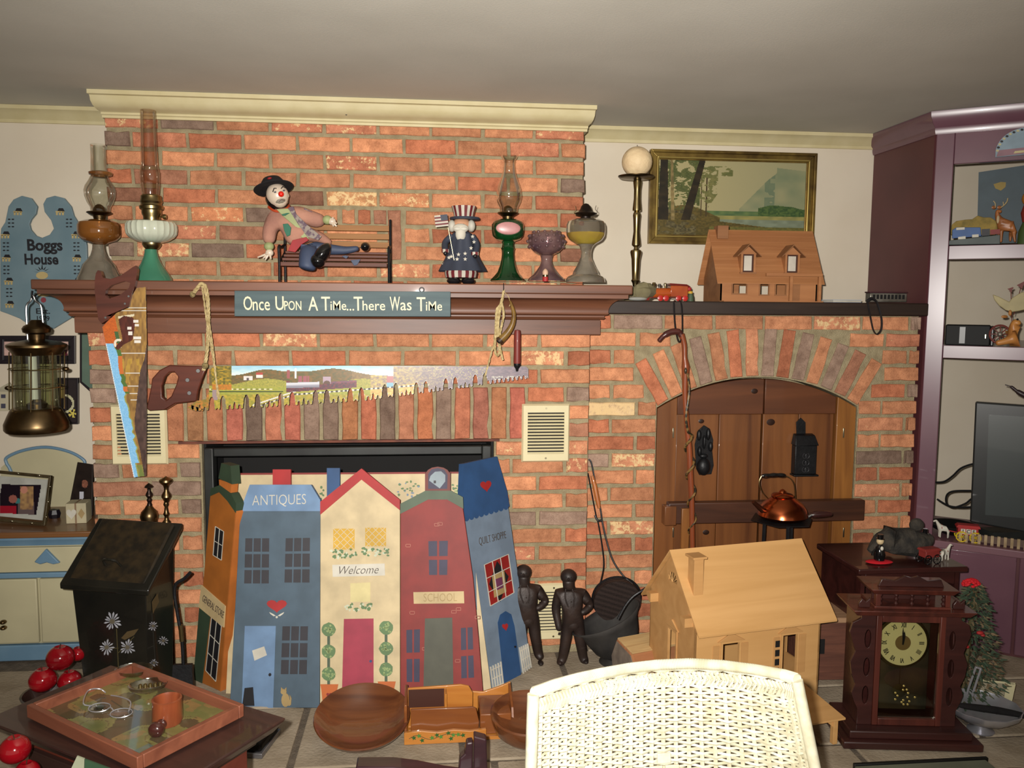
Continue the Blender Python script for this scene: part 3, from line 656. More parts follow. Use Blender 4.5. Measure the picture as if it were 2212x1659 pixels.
# --- back board with chimneys
BPp=PL(cpA+Vector((0,.09,0)),cpB+Vector((0,.09,0)),cpT+Vector((0,.09,0)))
p=t.part('back_board',pp(MB(),[(488,1500),(512,1024),(1000,1021),(1062,1495)],BPp,-.012,0),creamP,smooth=False)
on(p,'painted_edge',pp(MB(),[(511,1022),(1001,1019),(1001,1023),(511,1026)],BPp,-.012,.001),redP)
g,l2=leaves(860,905,1035,1075,26,BPp,3); on(p,'painted_bush',g,leafP); on(p,'painted_bush',l2,P_('bluebell',(128,150,176)))
g,l2=leaves(975,995,1045,1068,18,BPp,3); on(p,'painted_bush',g,leafP); on(p,'painted_bush',l2,leafL)
g,l2=leaves(690,702,1052,1080,12,BPp,3); on(p,'painted_bush',g,leafP)
CB=PL(cpA+Vector((0,.05,0)),cpB+Vector((0,.05,0)),cpT+Vector((0,.05,0)))
t.part('chimney',pp(MB(),rect(589,1014,628,1060),CB,-.012,0),redR,smooth=False); t.part('chimney',pp(MB(),rect(706,1011,734,1095),CB,-.012,0),navyP,smooth=False)
# --- quilt shop wing (right)
RP=PL(aZ(1053,1494,HZ),aZ(1152,1443,HZ),aY(1003,1003,-.44))
p=panel([(1053,1494),(1020,1240),(1003,1120),(1098,1094),(1148,1442)],greyB,RP,.020)
sc=[(1000,1122)]
for i in range(9):
    a0=(1003+i*10.6,1122-i*3.1); sc+=[(a0[0]+2,a0[1]+3.5),(a0[0]+5.3,a0[1]+4.2),(a0[0]+8.5,a0[1]+1.6),(a0[0]+10.6,a0[1]-3.1)]
on(p,'roof',pp(MB(),[(1000,1002),(1073,986),(1095,1062),(1100,1094)]+sc[::-1]+[(997,1080)],RP,-.020,.002),navyP)
on(p,'heart',pp(MB(),heart((1049,1051),24,24,-.15),RP,.001,.0034),redR)
on(p,'lettering',text_px('QUILT SHOPPE',(1035,1171),(1093,1156),19,RP,.0015,off=-.015),inkP)
wq=[(1045,1220),(1097,1197),(1109,1280),(1058,1309)]
on(p,'window',pp(MB(),wq,RP,-.001,D),P_('window_red',(158,32,28)))
on(p,'window_diamond',pp(MB(),[(1073,1212),(1098,1245),(1080,1300),(1056,1262)],RP,D,D+.0006),blackP)
on(p,'quilt',pp(MB(),[(1062,1243),(1088,1233),(1093,1278),(1067,1291)],RP,D,D+.0014),tanP)
on(p,'quilt_patch',pp(MB(),[(1069,1251),(1083,1246),(1086,1269),(1072,1275)],RP,D,D+.002),P_('quilt_purple',(118,58,92)))
l=MB()
def lerp(a,b,s): return (a[0]+(b[0]-a[0])*s,a[1]+(b[1]-a[1])*s)
def line(mb,a,b,w,pl,d0,d1):
    dx,dy=b[0]-a[0],b[1]-a[1]; L_=math.hypot(dx,dy); nx,ny=-dy/L_*w/2,dx/L_*w/2
    return pp(mb,[(a[0]-nx,a[1]-ny),(b[0]-nx,b[1]-ny),(b[0]+nx,b[1]+ny),(a[0]+nx,a[1]+ny)],pl,d0,d1)
def grid(mb,q,nx,nz,w,pl,d0,d1):
    for i in range(nx+1): line(mb,lerp(q[0],q[1],i/nx),lerp(q[3],q[2],i/nx),w,pl,d0,d1)
    for i in range(nz+1): line(mb,lerp(q[0],q[3],i/nz),lerp(q[1],q[2],i/nz),w,pl,d0,d1)
    return mb
on(p,'window_bars',grid(MB(),wq,3,3,1.3,RP,.002,.0036),whiteP)
on(p,'door',pp(MB(),[(1089,1482),(1075,1345),(1080,1328),(1092,1320),(1104,1327),(1111,1352),(1126,1460)],RP,-.001,D),navyP)
on(p,'heart',pp(MB(),heart((1091,1355),13,16,-.2),RP,.001,.0022),redR)
on(p,'door_knob',pp(MB(),blob((1112,1397),2,2.4,8),RP,.001,.0035),blackP)
for q in ([(1059,1440),(1081,1429),(1087,1484),(1066,1494)],[(1122,1398),(1139,1390),(1147,1442),(1130,1455)]):
    f=MB(); n=5
    for i in range(n): line(f,lerp(q[0],q[1],i/(n-1)),lerp(q[3],q[2],i/(n-1)),2.4,RP,0,.003)
    for s in (.15,.5,.85): line(f,lerp(q[0],q[3],s),lerp(q[1],q[2],s),2.4,RP,0,.002)
    on(p,'painted_fence',f,whiteP)
# --- general store wing (left)
LP=PL(aZ(475,1493,HZ),aZ(417,1467,HZ),aY(509,1104,-.47))
p=panel([(475,1493),(417,1467),(442,1225),(454,1070),(472,1062),(497,1082),(509,1104)],[orangeP],LP,.030)
on(p,'panel_edge',pp(MB(),[(475,1493),(476.5,1494),(510.5,1104),(509,1104)],LP,-.030,.0002),orangeE)
on(p,'roof',pp(MB(),[(454,1072),(456,1055),(475,1048),(500,1066),(511,1088),(510,1108),(492,1082),(474,1063)],LP,-.030,.002),greenD)
on(p,'chimney',pp(MB(),[(473,1036),(500,1044),(498,1066),(474,1056)],LP,-.028,0),orangeE)
on(p,'chimney_cap',pp(MB(),[(480,1000),(500,1006),(503,1046),(474,1033)],LP,-.032,.004),greenD)
wq=[(466,1137),(484,1148),(479,1210),(461,1199)]; on(p,'window',pp(MB(),wq,LP,-.001,D),blackP); on(p,'window_bars',grid(MB(),wq,2,2,1.2,LP,D,.002),whiteP)
on(p,'door',pp(MB(),[(431,1311),(455,1331),(437,1476),(418,1467)],LP,-.001,D),greenD)
wq=[(458,1331),(479,1352),(467,1472),(445,1448)]; on(p,'window',pp(MB(),wq,LP,-.001,D),blackP); on(p,'window_bars',grid(MB(),wq,2,3,1.2,LP,D,.002),whiteP)
on(p,'sign_board',pp(MB(),[(437,1264),(488,1309),(485,1355),(431,1311)],LP,0,.004),signP)
on(p,'lettering',text_px('GENERAL STORE',(438,1291),(483,1329),15,LP,.0046,off=-.01),inkP)
# ======================= HUNG OBJECTS =======================
Mrope=mat('rope',(206,186,138),(160,138,92),rough=.9,scale=60,stretch=(1,1,1),bump=.5,bscale=200)
Mhandle=wood('dark_handle',(98,50,38),(62,31,24),'x',rough=.3,scale=3,coat=.5)
Msteel2=mat('steel',(150,150,150),rough=.35,metal=1)
Mbrass=mat('brass',(170,154,112),(128,112,76),rough=.3,metal=1,scale=8)
Mabrass=mat('aged_brass',(126,104,72),(88,72,50),rough=.34,metal=1,scale=10)
Vpaint=vcolmat('painted_picture',rough=.35,coat=.2)
def inpoly(x,y,P):
    c=False; n=len(P); j=n-1
    for i in range(n):
        if (P[i][1]>y)!=(P[j][1]>y) and x<(P[j][0]-P[i][0])*(y-P[i][1])/(P[j][1]-P[i][1]+1e-12)+P[i][0]: c=not c
        j=i
    return c
def paintpx(parent,Mi,name,pl,bbox,step,func,poly=None,off=0):
    u0,v0,u1,v1=bbox; nx=max(1,round((u1-u0)/step)); nz=max(1,round((v1-v0)/step)); du=(u1-u0)/nx; dv=(v1-v0)/nz
    vs=[pl.at(u0+i*du,v0+j*dv,off) for j in range(nz+1) for i in range(nx+1)]; fs=[];cs=[]
    for j in range(nz):
        for i in range(nx):
            u,v=u0+(i+.5)*du,v0+(j+.5)*dv
            if poly and not inpoly(u,v,poly): continue
            a=j*(nx+1)+i; fs.append((a,a+nx+1,a+nx+2,a+1)); cs.append(func(u,v))
    return painted(name,vs,fs,cs,Vpaint,parent,Mi)
def pxshape(outer,holes,pl,d0,d1): # pixel outline with holes -> slab facing the plane normal (frontal planes)
    O=pl.at(*outer[0]); ex=Vector((1,0,0)); ez=Vector((0,0,1))
    if abs(pl.n.y)<.999:
        ex=Vector((0,0,1)).cross(pl.n).normalized(); ex=ex if ex.x>0 else -ex; ez=ex.cross(pl.n).normalized(); ez=ez if ez.z>0 else -ez
    def loc(P): return [((pl.at(u,v)-O).dot(ex),(pl.at(u,v)-O).dot(ez)) for u,v in P]
    m=shape2d(loc(outer),[loc(h) for h in holes],abs(d1-d0)); mb=MB()
    mb.add([O+ex*p.x+ez*p.z+pl.n*(d1-p.y) for p in m.v],m.f); return mb
# ---- upright painted handsaw ----
SP=YP(-.368)
blade=[(221,707),(229,697),(252,676),(279,664),(285,640),(295,622),(315,620),(317,740),(316,1028),(289,1031)]
t=T('painted_handsaw','old handsaw hung upright at the left, its blade painted with a horse and autumn fields','saw',SP.at(289,1031))
t.part('blade',pp(MB(),blade,SP,-.0018,0),Msteel2,smooth=False)
rif=[(318,735),(312,775),(303,800),(297,850),(291,905),(292,930),(302,970),(312,1029),(318,1029)]
horse=[[(256,690),(268,682),(288,686),(292,700),(286,735),(266,745),(262,720)],[(252,745),(262,735),(270,742),(255,756),(249,752)],[(262,684),(270,680),(266,700),(260,705)]]
legs=[(288,691,299,697),(291,700,300,705),(275,706,284,712),(277,716,286,724),(288,727,305,733),(290,735,304,741)]
def saw1(u,v):
    le=221+(v-707)*.2105; d=u-le; n=vnoise(u*.25,v*.12,1); n2=vnoise(u*.6,v*.9,2)
    if inpoly(u,v,rif): return mixc((92,70,62),(62,46,42),n)
    if any(a<=u<=c and b<=v<=e for a,b,c,e in legs): return (222,216,206)
    if inpoly(u,v,horse[0]) or inpoly(u,v,horse[1]): return mixc((96,44,32),(70,32,24),n)
    if abs(math.hypot(u-256,v-742)-8)<2.5 and u<262: return (224,214,196)
    if 255<u<290 and abs(v-(686-(u-255)*.15))<2.5: return (210,200,170)
    if v<742 and d<32: 
        if d>24 and v>716: return (70,96,56)
        return mixc((206,104,40),(168,82,36),n2)
    w=20-(0 if v<860 else -6*math.sin((v-860)/60)); w=18+6*(vnoise(v*.12,3,4)-.5)
    if v>1000: w=9
    if d<1.5: return (214,226,234)
    if d<w: return mixc((112,172,218),(150,200,232),n2)
    if d<w+9 and v<850 : return mixc((80,110,52),(196,108,52),1 if vnoise(v*.05,9,3)>.5 else 0)
    if d<w+3: return (150,150,80)
    if v>1004: return mixc((96,120,62),(150,130,70),n)
    if any(abs(v-y)<1.2 for y in (763,806,834,850,864)) and u>262+(v-763)*.2: return (206,200,192)
    if any(abs(v-y)<1.4 for y in (665,671)) : return (196,190,176)
    c=mixc((166,128,66),(122,90,50),n)
    return mixc(c,(196,160,60),.5) if (v>775 and v<830 and vnoise(u*.3,v*.05,6)>.55) else c
paintpx(t.o,t.Mi,'blade_painting',SP,(218,618,320,1032),1.0,saw1,blade,off=.0004)
hp=[(210,590),(214,584),(220,586),(225,600),(240,603),(262,596),(288,578),(295,574),(299,583),(297,600),(293,620),(287,634),(281,662),(262,670),(248,676),(236,690),(222,699),(215,690),(211,660),(207,625),(208,600)]
hh=[(230,638),(239,645),(262,637),(281,622),(284,611),(272,607),(244,616),(231,627)]
t.part('handle',pxshape(hp,[hh],SP,-.011,.011),Mhandle,bevel=.003)
for u,v in ((278,640),(270,656),(228,686)): t.part('handle_screw',MB().lathe([(.004,0),(.0035,.0012)],n=12,X=Matrix.Translation(SP.at(u,v,.011))@Matrix.Rotation(math.pi/2,4,'X')),Msteel2)
# ---- crosscut saw ----
CP2=YP(-.352)
top=[(463,790),(1136,792),(1141,797)]
def tipv(u):
    K=[(405,882),(430,888),(600,878),(785,866),(1000,838),(1141,818)]
    for a,b in zip(K[:-1],K[1:]):
        if a[0]<=u<=b[0]: return a[1]+(b[1]-a[1])*(u-a[0])/(b[0]-a[0])
    return K[-1][1]
edge=[]; u=1141.0; i=0
edge.append((1141,tipv(1141)))
def tooth(u,w,dp,raker=False):
    b=tipv(u)
    if raker: return [(u,b-dp*.2),(u-w*.1,b),(u-w*.5,b-dp*.3),(u-w*.9,b),(u-w,b-dp*.2)]
    return [(u,b-dp*.55),(u-w*.15,b-1),(u-w*.5,b),(u-w*.85,b-1),(u-w,b-dp*.55)]
def gul(u,w,dp):
    b=tipv(u); return [(u-w*.1,b-dp*.75),(u-w*.35,b-dp),(u-w*.65,b-dp),(u-w*.9,b-dp*.75)]
u=1138
while u>1060: edge+=tooth(u,5,10); edge+=gul(u-5,4.5,9); u-=9.5
pat=0
while u>452:
    s=1 if u<900 else .85
    edge+=gul(u,13*s,29*s); u-=13*s
    edge+=tooth(u,11*s,16*s,True); u-=11*s
    edge+=gul(u,13*s,29*s); u-=13*s
    for k in range(4):
        edge+=tooth(u,6.3*s,20*s); u-=6.3*s
        if k<3: edge+=gul(u,4.2*s,(9 if k%2==0 else 15)*s); u-=4.2*s
edge+=[(440,884),(430,888),(415,886),(405,880),(425,866),(445,862),(452,840),(452,800)]
sawo=top+edge
t=T('crosscut_saw','long two-man crosscut saw painted with a steam train and hills, hung from ropes','saw',CP2.at(700,870))
t.part('blade',pp(MB(),sawo,CP2,-.0025,0),Msteel2,smooth=False)
def ridge(u): # far hills
    return 812-14*math.exp(-((u-575)/45)**2)-16*math.exp(-((u-720)/60)**2)-6*math.exp(-((u-640)/30)**2)+ (0 if u<800 else 0)
def ridge2(u): return 826-22*max(0,min(1,(u-780)/80))-4*math.sin(u*.03)
def saw2(u,v):
    n=vnoise(u*.25,v*.4,1); n2=vnoise(u*.5,v*.7,5); n3=vnoise(u*.08,v*.3,8)
    trk=872-max(0,u-545)*.33 if u<640 else 842-(u-640)*.075
    if u<500 and v<842: # autumn trees
        if u>455+ (v-800)*.1: return mixc((190,150,40),(70,74,34),n) if v<830 else mixc((206,120,40),(150,110,40),n2)
    if u>458 and u<470 and v>825 and v<864: return (150,130,130)
    if u<452 and v>835: return mixc((200,120,50),(120,110,46),n)
    r=ridge(u)
    if u>800: r=min(826-10*max(0,min(1,(u-800)/60)),r+ (0 if u<850 else -30))
    # houses
    if 526<u<546 and 812<v<822: return (214,206,200) if not (532<u<538 and v>816) else (90,80,80)
    if 553<u<568 and 810<v<816: return (224,214,206)
    if 553<u<568 and 805<v<810: return (170,70,60)
    # train
    if 619<u<770:
        base=846-(u-640)*.07
        if u<690 and abs(v-(832-(u-640)*.03))<6: return mixc((210,210,216),(130,128,140),abs(v-(829-(u-640)*.03))/6)
        if 619<u<626 and abs(v-830)<7: return (110,60,66)
        if u<770 and base-12<v<base: 
            return mixc((130,56,62),(60,50,62),n2)
        if 620<u<626 and 800<v<818: return (150,80,80)
        if 636<u<640 and 796<v<818: return (236,232,224)
        if (644<u<652 or 655<u<663 or 664<u<668) and 812<v<826: return (150,84,92)
        if 697<u<715 and 814<v<832: return (168,146,160) if math.hypot(u-706,v-830)>8 else (90,64,50)
        if 715<u<770 and base-16<v<base-6: return mixc((140,70,80),(90,70,90),n)
    if 545<u<900 and abs(v-trk-10)<1.6: return (60,56,62) if int(u/5)%2 else (206,200,190)
    if 545<u<640 and abs(v-trk-4)<1.5: return (210,206,196)
    if 836<u<850 and 812<v<838: return (120,168,188) if v>826 else (170,110,110)
    pr=max(0,min(1,(u-820)/160))
    mr=828 if u<800 else 828-(u-800)*.25
    if v<(r if u<820 else min(r,mr)) and u>500: 
        return mixc((130,186,214),(226,232,220),min(1,max(0,(v-790)/22))*.8+.3*n3) if u<930 else mixc((190,190,190),(140,128,130),pr)
    if u>800:
        c=mixc(mixc((200,176,96),(120,100,110),n),mixc((134,116,122),(104,94,104),n),pr)
        if u<1050 and v<tipv(u)-16 and n2>.72: c=mixc(c,(196,190,110),.5)
        if v>tipv(u)-24 and u<900: c=mixc((210,190,110),(180,140,80),n)
        if u>1060 and 812<v<822 and vnoise(u*.4,v*.5,12)>.6: c=(176,172,160)
        return c
    if v<826+ (8*math.sin(u*.03)): 
        return mixc((128,94,50),(86,84,50),n) if u<760 else mixc((140,112,66),(110,90,60),n)
    if v<836: return mixc((176,164,72),(130,132,60),n2)
    if abs(v-846)<1.4 and u<612: return (64,76,40)
    if abs(v-841)<1.2 and u<590: return (214,206,170) if int(u/6)%2 else (120,120,60)
    if v<852: return mixc((168,160,66),(140,146,60),n)
    return mixc((188,160,60),(128,128,46),n)
sh=[(x,y) for x,y in sawo]
paintpx(t.o,t.Mi,'blade_painting',CP2,(404,789,1142,890),1.3,saw2,sh,off=.0005)
hp=[(449,791),(368,788),(347,799),(331,817),(328,838),(319,880),(323,886),(361,884),(382,871),(427,866),(430,844),(437,823)]
hh=[(368,804),(379,803),(387,813),(383,830),(372,855),(361,864),(353,857),(352,833),(359,813)]
t.part('handle',pxshape(hp,[hh],CP2,-.012,.014),Mhandle,bevel=.004)
for u,v in ((428,801),(405,821),(409,849)):
    s=t.part('handle_screw',MB().lathe([(.0075,0),(.0065,.0018)],n=14,X=Matrix.Translation(CP2.at(u,v,.014))@Matrix.Rotation(math.pi/2,4,'X')),Msteel2)
# rotated end handle
p0=CP2.at(1117,800,.006); p1=CP2.at(1117,712,.006)
Mred_h=wood('worn_red_handle',(134,52,42),(92,34,30),'z',rough=.5,scale=4)
h=p1.z-p0.z
t.part('end_handle',MB().lathe([(.0,h*.16),(.0125,h*.16),(.0135,h*.22),(.0128,h*.5),(.0125,h*.9),(.0105,h*.985),(.0,h)],c=p0,n=20),Mred_h)
t.part('ferrule',MB().lathe([(.004,-.004),(.006,h*.04),(.0105,h*.08),(.0128,h*.13),(.0128,h*.17)],c=p0,n=20),Miron)
# ---- ropes ----
def rope_pts(P,pl): return smooth_pts([pl.at(u,v,d) for u,v,d in P],5)
RPp=YP(-.360)
def twist(mb,pts,r,n=3):
    P=[Vector(p) for p in pts]; L=0
    for s in range(n):
        out=[]; L=0
        for i,p in enumerate(P):
            if i: L+=(P[i]-P[i-1]).length
            tg=(P[min(i+1,len(P)-1)]-P[max(i-1,0)]).normalized(); a=tg.cross(Vector((0,1,.01))).normalized(); b=tg.cross(a)
            w=L/.009*1.2+2*math.pi*s/n; out.append(p+(a*math.cos(w)+b*math.sin(w))*r*.5)
        mb.tube(out,r*.62,5)
    return mb
def dens(P,st=.0025):
    out=[P[0]]
    for a,b in zip(P[:-1],P[1:]):
        k=max(1,int((b-a).length/st)); out+=[a+(b-a)*i/k for i in range(1,k+1)]
    return out
t=T('hanging_rope','pale twisted rope looped over the mantel at its left holding the saw by its handle','rope',RPp.at(440,700),group='ropes holding the crosscut saw')
t.part('strand',twist(MB(),dens(rope_pts([(440,800,.012),(447,760,.012),(450,700,.012),(449,650,.014),(444,620,.014),(435,613,.016),(428,620,.018),(419,632,.016)],RPp)),.0062),Mrope)
t.part('strand',twist(MB(),dens(rope_pts([(436,616,.012),(441,650,.022),(446,690,.022),(455,740,.014),(464,800,.006),(474,862,.001)],RPp)),.003,2),Mrope)
t.part('strand',twist(MB(),dens(rope_pts([(440,618,.012),(446,650,.024),(451,690,.023),(459,745,.016),(465,800,.010),(470,858,.001)],RPp)),.003,2),Mrope)
t.part('frayed_end',MB().ball(RPp.at(416,636,.016),(.010,.009,.011)).ball(RPp.at(443,790,.014),(.011,.010,.012)),mat('frayed_rope',(176,156,106),(128,108,70),rough=1,scale=80,bump=1,bscale=300))
t=T('hanging_rope','pale twisted rope knotted near the mantel right end, beside the powder horn','rope',RPp.at(1080,700),group='ropes holding the crosscut saw')
t.part('strand',twist(MB(),dens(rope_pts([(1089,626,.010),(1086,640,.013),(1081,670,.022),(1073,720,.016),(1062,760,.010),(1048,812,.002)],RPp)),.0032,2),Mrope)
t.part('strand',twist(MB(),dens(rope_pts([(1088,628,.010),(1083,655,.016),(1074,668,.018),(1072,690,.018),(1070,730,.012),(1069,755,.010),(1074,768,.010),(1080,756,.012),(1077,735,.014),(1076,700,.018),(1080,665,.020),(1086,640,.012)],RPp)),.0045),Mrope)
t.part('strand',twist(MB(),dens(rope_pts([(1084,655,.018),(1088,680,.022),(1082,710,.016),(1078,735,.014),(1082,760,.010),(1086,778,.009)],RPp)),.0042),Mrope)
t.part('nail',MB().tube([RPp.at(1088,612,-.002),RPp.at(1088,628,.014)],.0015,6),Miron)
# ---- powder horn ----
hp_=smooth_pts([RPp.at(1102,650,.020),RPp.at(1106,662,.024),RPp.at(1110,680,.028),RPp.at(1107,700,.030),RPp.at(1097,718,.030),RPp.at(1085,731,.030),RPp.at(1077,738,.030)],4)
n=len(hp_); rr=[.0028+.0125*(i/(n-1))**.8 for i in range(n)]
t=T('powder_horn','curved amber brown powder horn hanging by the right-hand rope','horn',hp_[-1])
t.part('horn',MB().tube(hp_[:-3],rr[:-3],14),mat('horn',(150,116,52),(84,58,30),rough=.3,scale=14,coat=.3))
t.part('horn_base',MB().tube(hp_[-4:],rr[-4:],14),mat('horn_dark',(82,54,30),(48,32,22),rough=.4,scale=14))
t.part('plug',MB().lathe([(.009,0),(.006,.004),(0,.005)],n=12,X=Matrix.Translation(hp_[-1])@(hp_[-1]-hp_[-2]).to_track_quat('Z','Y').to_matrix().to_4x4()),Miron)
t.part('cord',MB().tube(smooth_pts([RPp.at(1090,632,.012),RPp.at(1098,640,.016),RPp.at(1102,655,.022),RPp.at(1100,662,.022)],4),.0012,5).tube(smooth_pts([RPp.at(1068,722,.02),RPp.at(1066,732,.045),RPp.at(1072,742,.05)],4),.0012,5),Mrope)
# ---- motto sign ----
SG=YP(-.357)
t=T('motto_sign','long slate blue wooden sign with cream lettering on the front of the mantel','sign',SG.at(740,683))
t.part('board',pp(MB(),[(508,628),(973,630),(973,684),(508,683)],SG,-.001,.012),mat('sign_slate',(78,96,98),(62,80,84),rough=.6,scale=10,stretch=(.3,1,4)),smooth=False,bevel=.0015)
Mlet=mat('sign_letters',(232,218,182),rough=.6)
for txt,a,b,h,v in (('O',526,545,30,655),('nce',546,583,19,661),('U',595,613,30,655),('PON',614,651,20,660),('A',666,687,30,656),('T',694,713,30,656),('iMe',714,748,20,660),('...',749,765,4,669),('T',764,783,30,656),('here',783,832,21,660),('W',842,864,30,656),('as',865,889,17,662),('T',900,919,30,657),('iMe',920,955,20,661)):
    t.part('letter',text_px(txt,(a,v),(b,v),h,SG,.0125,off=.004),Mlet,smooth=False)
q=SG.at(911,626,.004)
t.part('eyelet',MB().tube([q+Vector((math.cos(a)*.008,0,math.sin(a)*.008)) for a in [i*math.pi/6 for i in range(12)]],.0022,6,closed=True),Miron)
# ---- blue house sign on the left wall ----
BW=YP(.232)
full=[(91,514),(78,509),(67,496),(64,484),(68,474),(78,462),(81,446),(68,428),(48,423),(30,431),(19,446),(12,480),(3,494),(1,520),(1,672),(18,678),(43,688),(67,704),(90,713),(116,710),(139,696),(162,682),(189,672),(190,600),(188,530),(184,510),(172,485),(160,466),(154,446),(139,428),(119,423),(101,428),(94,441),(97,458),(111,476),(117,494),(108,507)]
Msb=mat('sign_blue',(112,134,142),(98,122,132),rough=.5,scale=6)
t=T('scroll_top_sign','blue scroll-topped wooden sign with painted houses and black old-style lettering','sign',BW.at(95,713))
t.part('board',pxshape(full,[],BW,-.012,.004),Msb,smooth=False,bevel=.002)
Mink=mat('sign_black',(20,20,26),rough=.6)
t.part('lettering',text_px('Boggs',(59,533),(135,533),33,BW,.0045,off=.03),Mink,smooth=False)
t.part('lettering',text_px('House',(53,560),(126,560),24,BW,.0045,off=.03),Mink,smooth=False)
t.part('lettering',text_px('Est.',(78,672),(108,672),12,BW,.0045,off=.012),Mink,smooth=False)
t.part('lettering',text_px('1979',(80,688),(107,688),11,BW,.0045,off=.012),Mink,smooth=False)
for (u,v) in ((40,458),(131,458),(13,508),(165,508),(15,558),(167,558),(20,608),(22,658),(168,608)):
    h=MB(); 
    for k in range(3): pp(h,rect(u-9+k*6.5,v,u-5+k*6.5,v+7),BW,.003,.0046)
    pp(h,rect(u-10,v-2,u+9,v+1),BW,.003,.0046); t.part('painted_house',h,P_('house_cream',(214,190,130)),smooth=False,kind='stuff')
    t.part('painted_roof',pp(MB(),[(u-6,v-2),(u-3,v-8),(u+6,v-8),(u+10,v-1)],BW,.003,.0048),Mink,smooth=False)
for (u,v,fl) in ((25,482,1),(150,482,-1),(14,533,1),(166,533,1),(15,583,1),(167,583,1),(21,632,1)):
    h=MB()
    for k in range(3):
        for s in (-1,1): pp(h,blob((u+s*4,v-8+k*8),3.2,1.6,6),BW,.003,.0046)
    t.part('leaf_spray',h,Mink,smooth=False,kind='stuff')
h=MB()
for k in range(-3,4): 
    a=k*.45; pp(h,[(92+8*math.sin(a)-2,590-8*math.cos(a)),(92+8*math.sin(a)+2,590-8*math.cos(a)),(92+20*math.sin(a),590-(22 if k==0 else 16)*math.cos(a))],BW,.003,.0046)
t.part('flower_rays',h,Mink,smooth=False,kind='stuff'); t.part('flower_centre',pp(MB(),blob((92,595),13,8,14),BW,.003,.0052),P_('house_cream',(214,190,130)),smooth=False)
t.part('flower_centre',pp(MB(),blob((96,634),16,7,14),BW,.003,.0052),P_('house_cream',(214,190,130)),smooth=False); t.part('flower_bud',pp(MB(),blob((95,648),6,6,8),BW,.003,.0052),P_('bud',(150,60,70)),smooth=False)
# ---- small pictures on the left wall ----
def picture(name,label,cat,r,pl,fw,Mf,inner,func,step=2.5,group=None):
    u0,v0,u1,v1=r; t=T(name,label,cat,pl.at((u0+u1)/2,v1),group=group)
    for k,q in (('side_rail',[(u0,v0),(u0+fw,v0+fw),(u0+fw,v1-fw),(u0,v1)]),('top_rail',[(u0,v0),(u1,v0),(u1-fw,v0+fw),(u0+fw,v0+fw)]),('side_rail',[(u1,v0),(u1-fw,v0+fw),(u1-fw,v1-fw),(u1,v1)]),('bottom_rail',[(u0,v1),(u1,v1),(u1-fw,v1-fw),(u0+fw,v1-fw)])):
        t.part(k,pp(MB(),q,pl,-.010,.008),Mf,smooth=False,bevel=.001)
    t.part('backing',pp(MB(),rect(u0+fw,v0+fw,u1-fw,v1-fw),pl,-.010,.001),Mf,smooth=False)
    paintpx(t.o,t.Mi,'print',pl,(u0+fw,v0+fw,u1-fw,v1-fw),step,func,off=.002); return t
PWp=YP(.240); Mblk=mat('black_frame',(30,24,30),rough=.3,scale=5,coat=.3)
def pf1(u,v):
    if u<10 or u>148 or v<737 or v>769: return (28,24,28)
    if 118<u<145 and 738<v<768 and (math.hypot(u-131,v-741)<3 or math.hypot(u-140,v-762)<7 or abs((u-125)*1.0-(v-742))<3): return (90,20,40)
    return mixc((206,172,160),(186,150,142),vnoise(u*.3,v*.3,2))
picture('framed_print','wide black-framed pink print behind the hanging ship lantern','picture',(1,725,163,786),PWp,8,Mblk,None,pf1,group='small pictures behind the lantern')
def pf2(u,v):
    if math.hypot(u-157,v-893)<10 and (math.hypot(u-157,v-893)<3.5 or math.sin(5*math.atan2(v-893,u-157)+1)>.1): return (206,190,90)
    if abs(math.hypot(u-140,v-872)-18)<2.5 and u>140: return (190,186,150)
    if 131<u<139 and 835<v<860 : return (150,130,70)
    return (40,32,34)
picture('framed_print','upright dark print with a yellow flower, right of the lantern base','picture',(122,816,170,916),PWp,4,Mblk,None,pf2,2,group='small pictures behind the lantern')
def pf3(u,v): return (70,70,84) if ((2<u<13) and (851<v<861 or 872<v<882)) else (186,178,152)
t=T('house_plaque','small cream plaque with dark windows left of the lantern','plaque',PWp.at(10,888))
t.part('board',pp(MB(),[(-18,888),(30,888),(32,846),(20,826),(-5,840),(-18,840)],PWp,-.008,0),P_('plaque_cream',(190,182,156)),smooth=False)
paintpx(t.o,t.Mi,'painting',PWp,(-10,846,28,888),2,pf3,off=.0006)
t=T('green_plaque','grey-green board with black edges on the wall behind the chimney corner','plaque',PWp.at(190,845))
t.part('board',pp(MB(),[(177,716),(214,716),(214,846),(196,840),(177,824)],PWp,-.008,0),P_('sage',(104,128,110)),smooth=False)
t.part('edge',pp(MB(),[(173,714),(177,714),(177,824),(200,844),(200,848),(195,846),(173,826)],PWp,-.008,.003),Mblk,smooth=False)
# ---- hanging ship lantern ----
LY=-.30; cu=80
def lpx(prof,uc,Y,v0=None): # pixel profile [(v,halfwidth)] -> (axis point, [(r,z)])
    v0=v0 or prof[0][0]; base=aY(uc,v0,Y); return base,[(abs(w)*mpp(uc,v,Y),aY(uc,v,Y).z-base.z) for v,w in prof]
t=T('ship_lantern','brass ship lantern with glass and guard wires hung at the left end of the mantel','lantern',aY(cu,932,LY))
def lat(name,prof,m,uc=cu,Y=LY,n=32,tt=None,**k):
    b_,p_=lpx(prof,uc,Y); return (tt or t).part(name,MB().lathe(p_,c=b_,n=n),m,**k)
lat('base',[(932,52),(931,62),(926,66),(914,66),(896,58),(886,53),(882,50),(880,46)],Mabrass)
lat('cap',[(766,48),(756,56),(749,62),(744,62),(739,50),(735,26),(733,18)],Mabrass)
lat('chimney_vent',[(735,16),(722,18),(718,28),(710,30),(704,26),(700,18),(694,14),(691,10)],Mabrass)
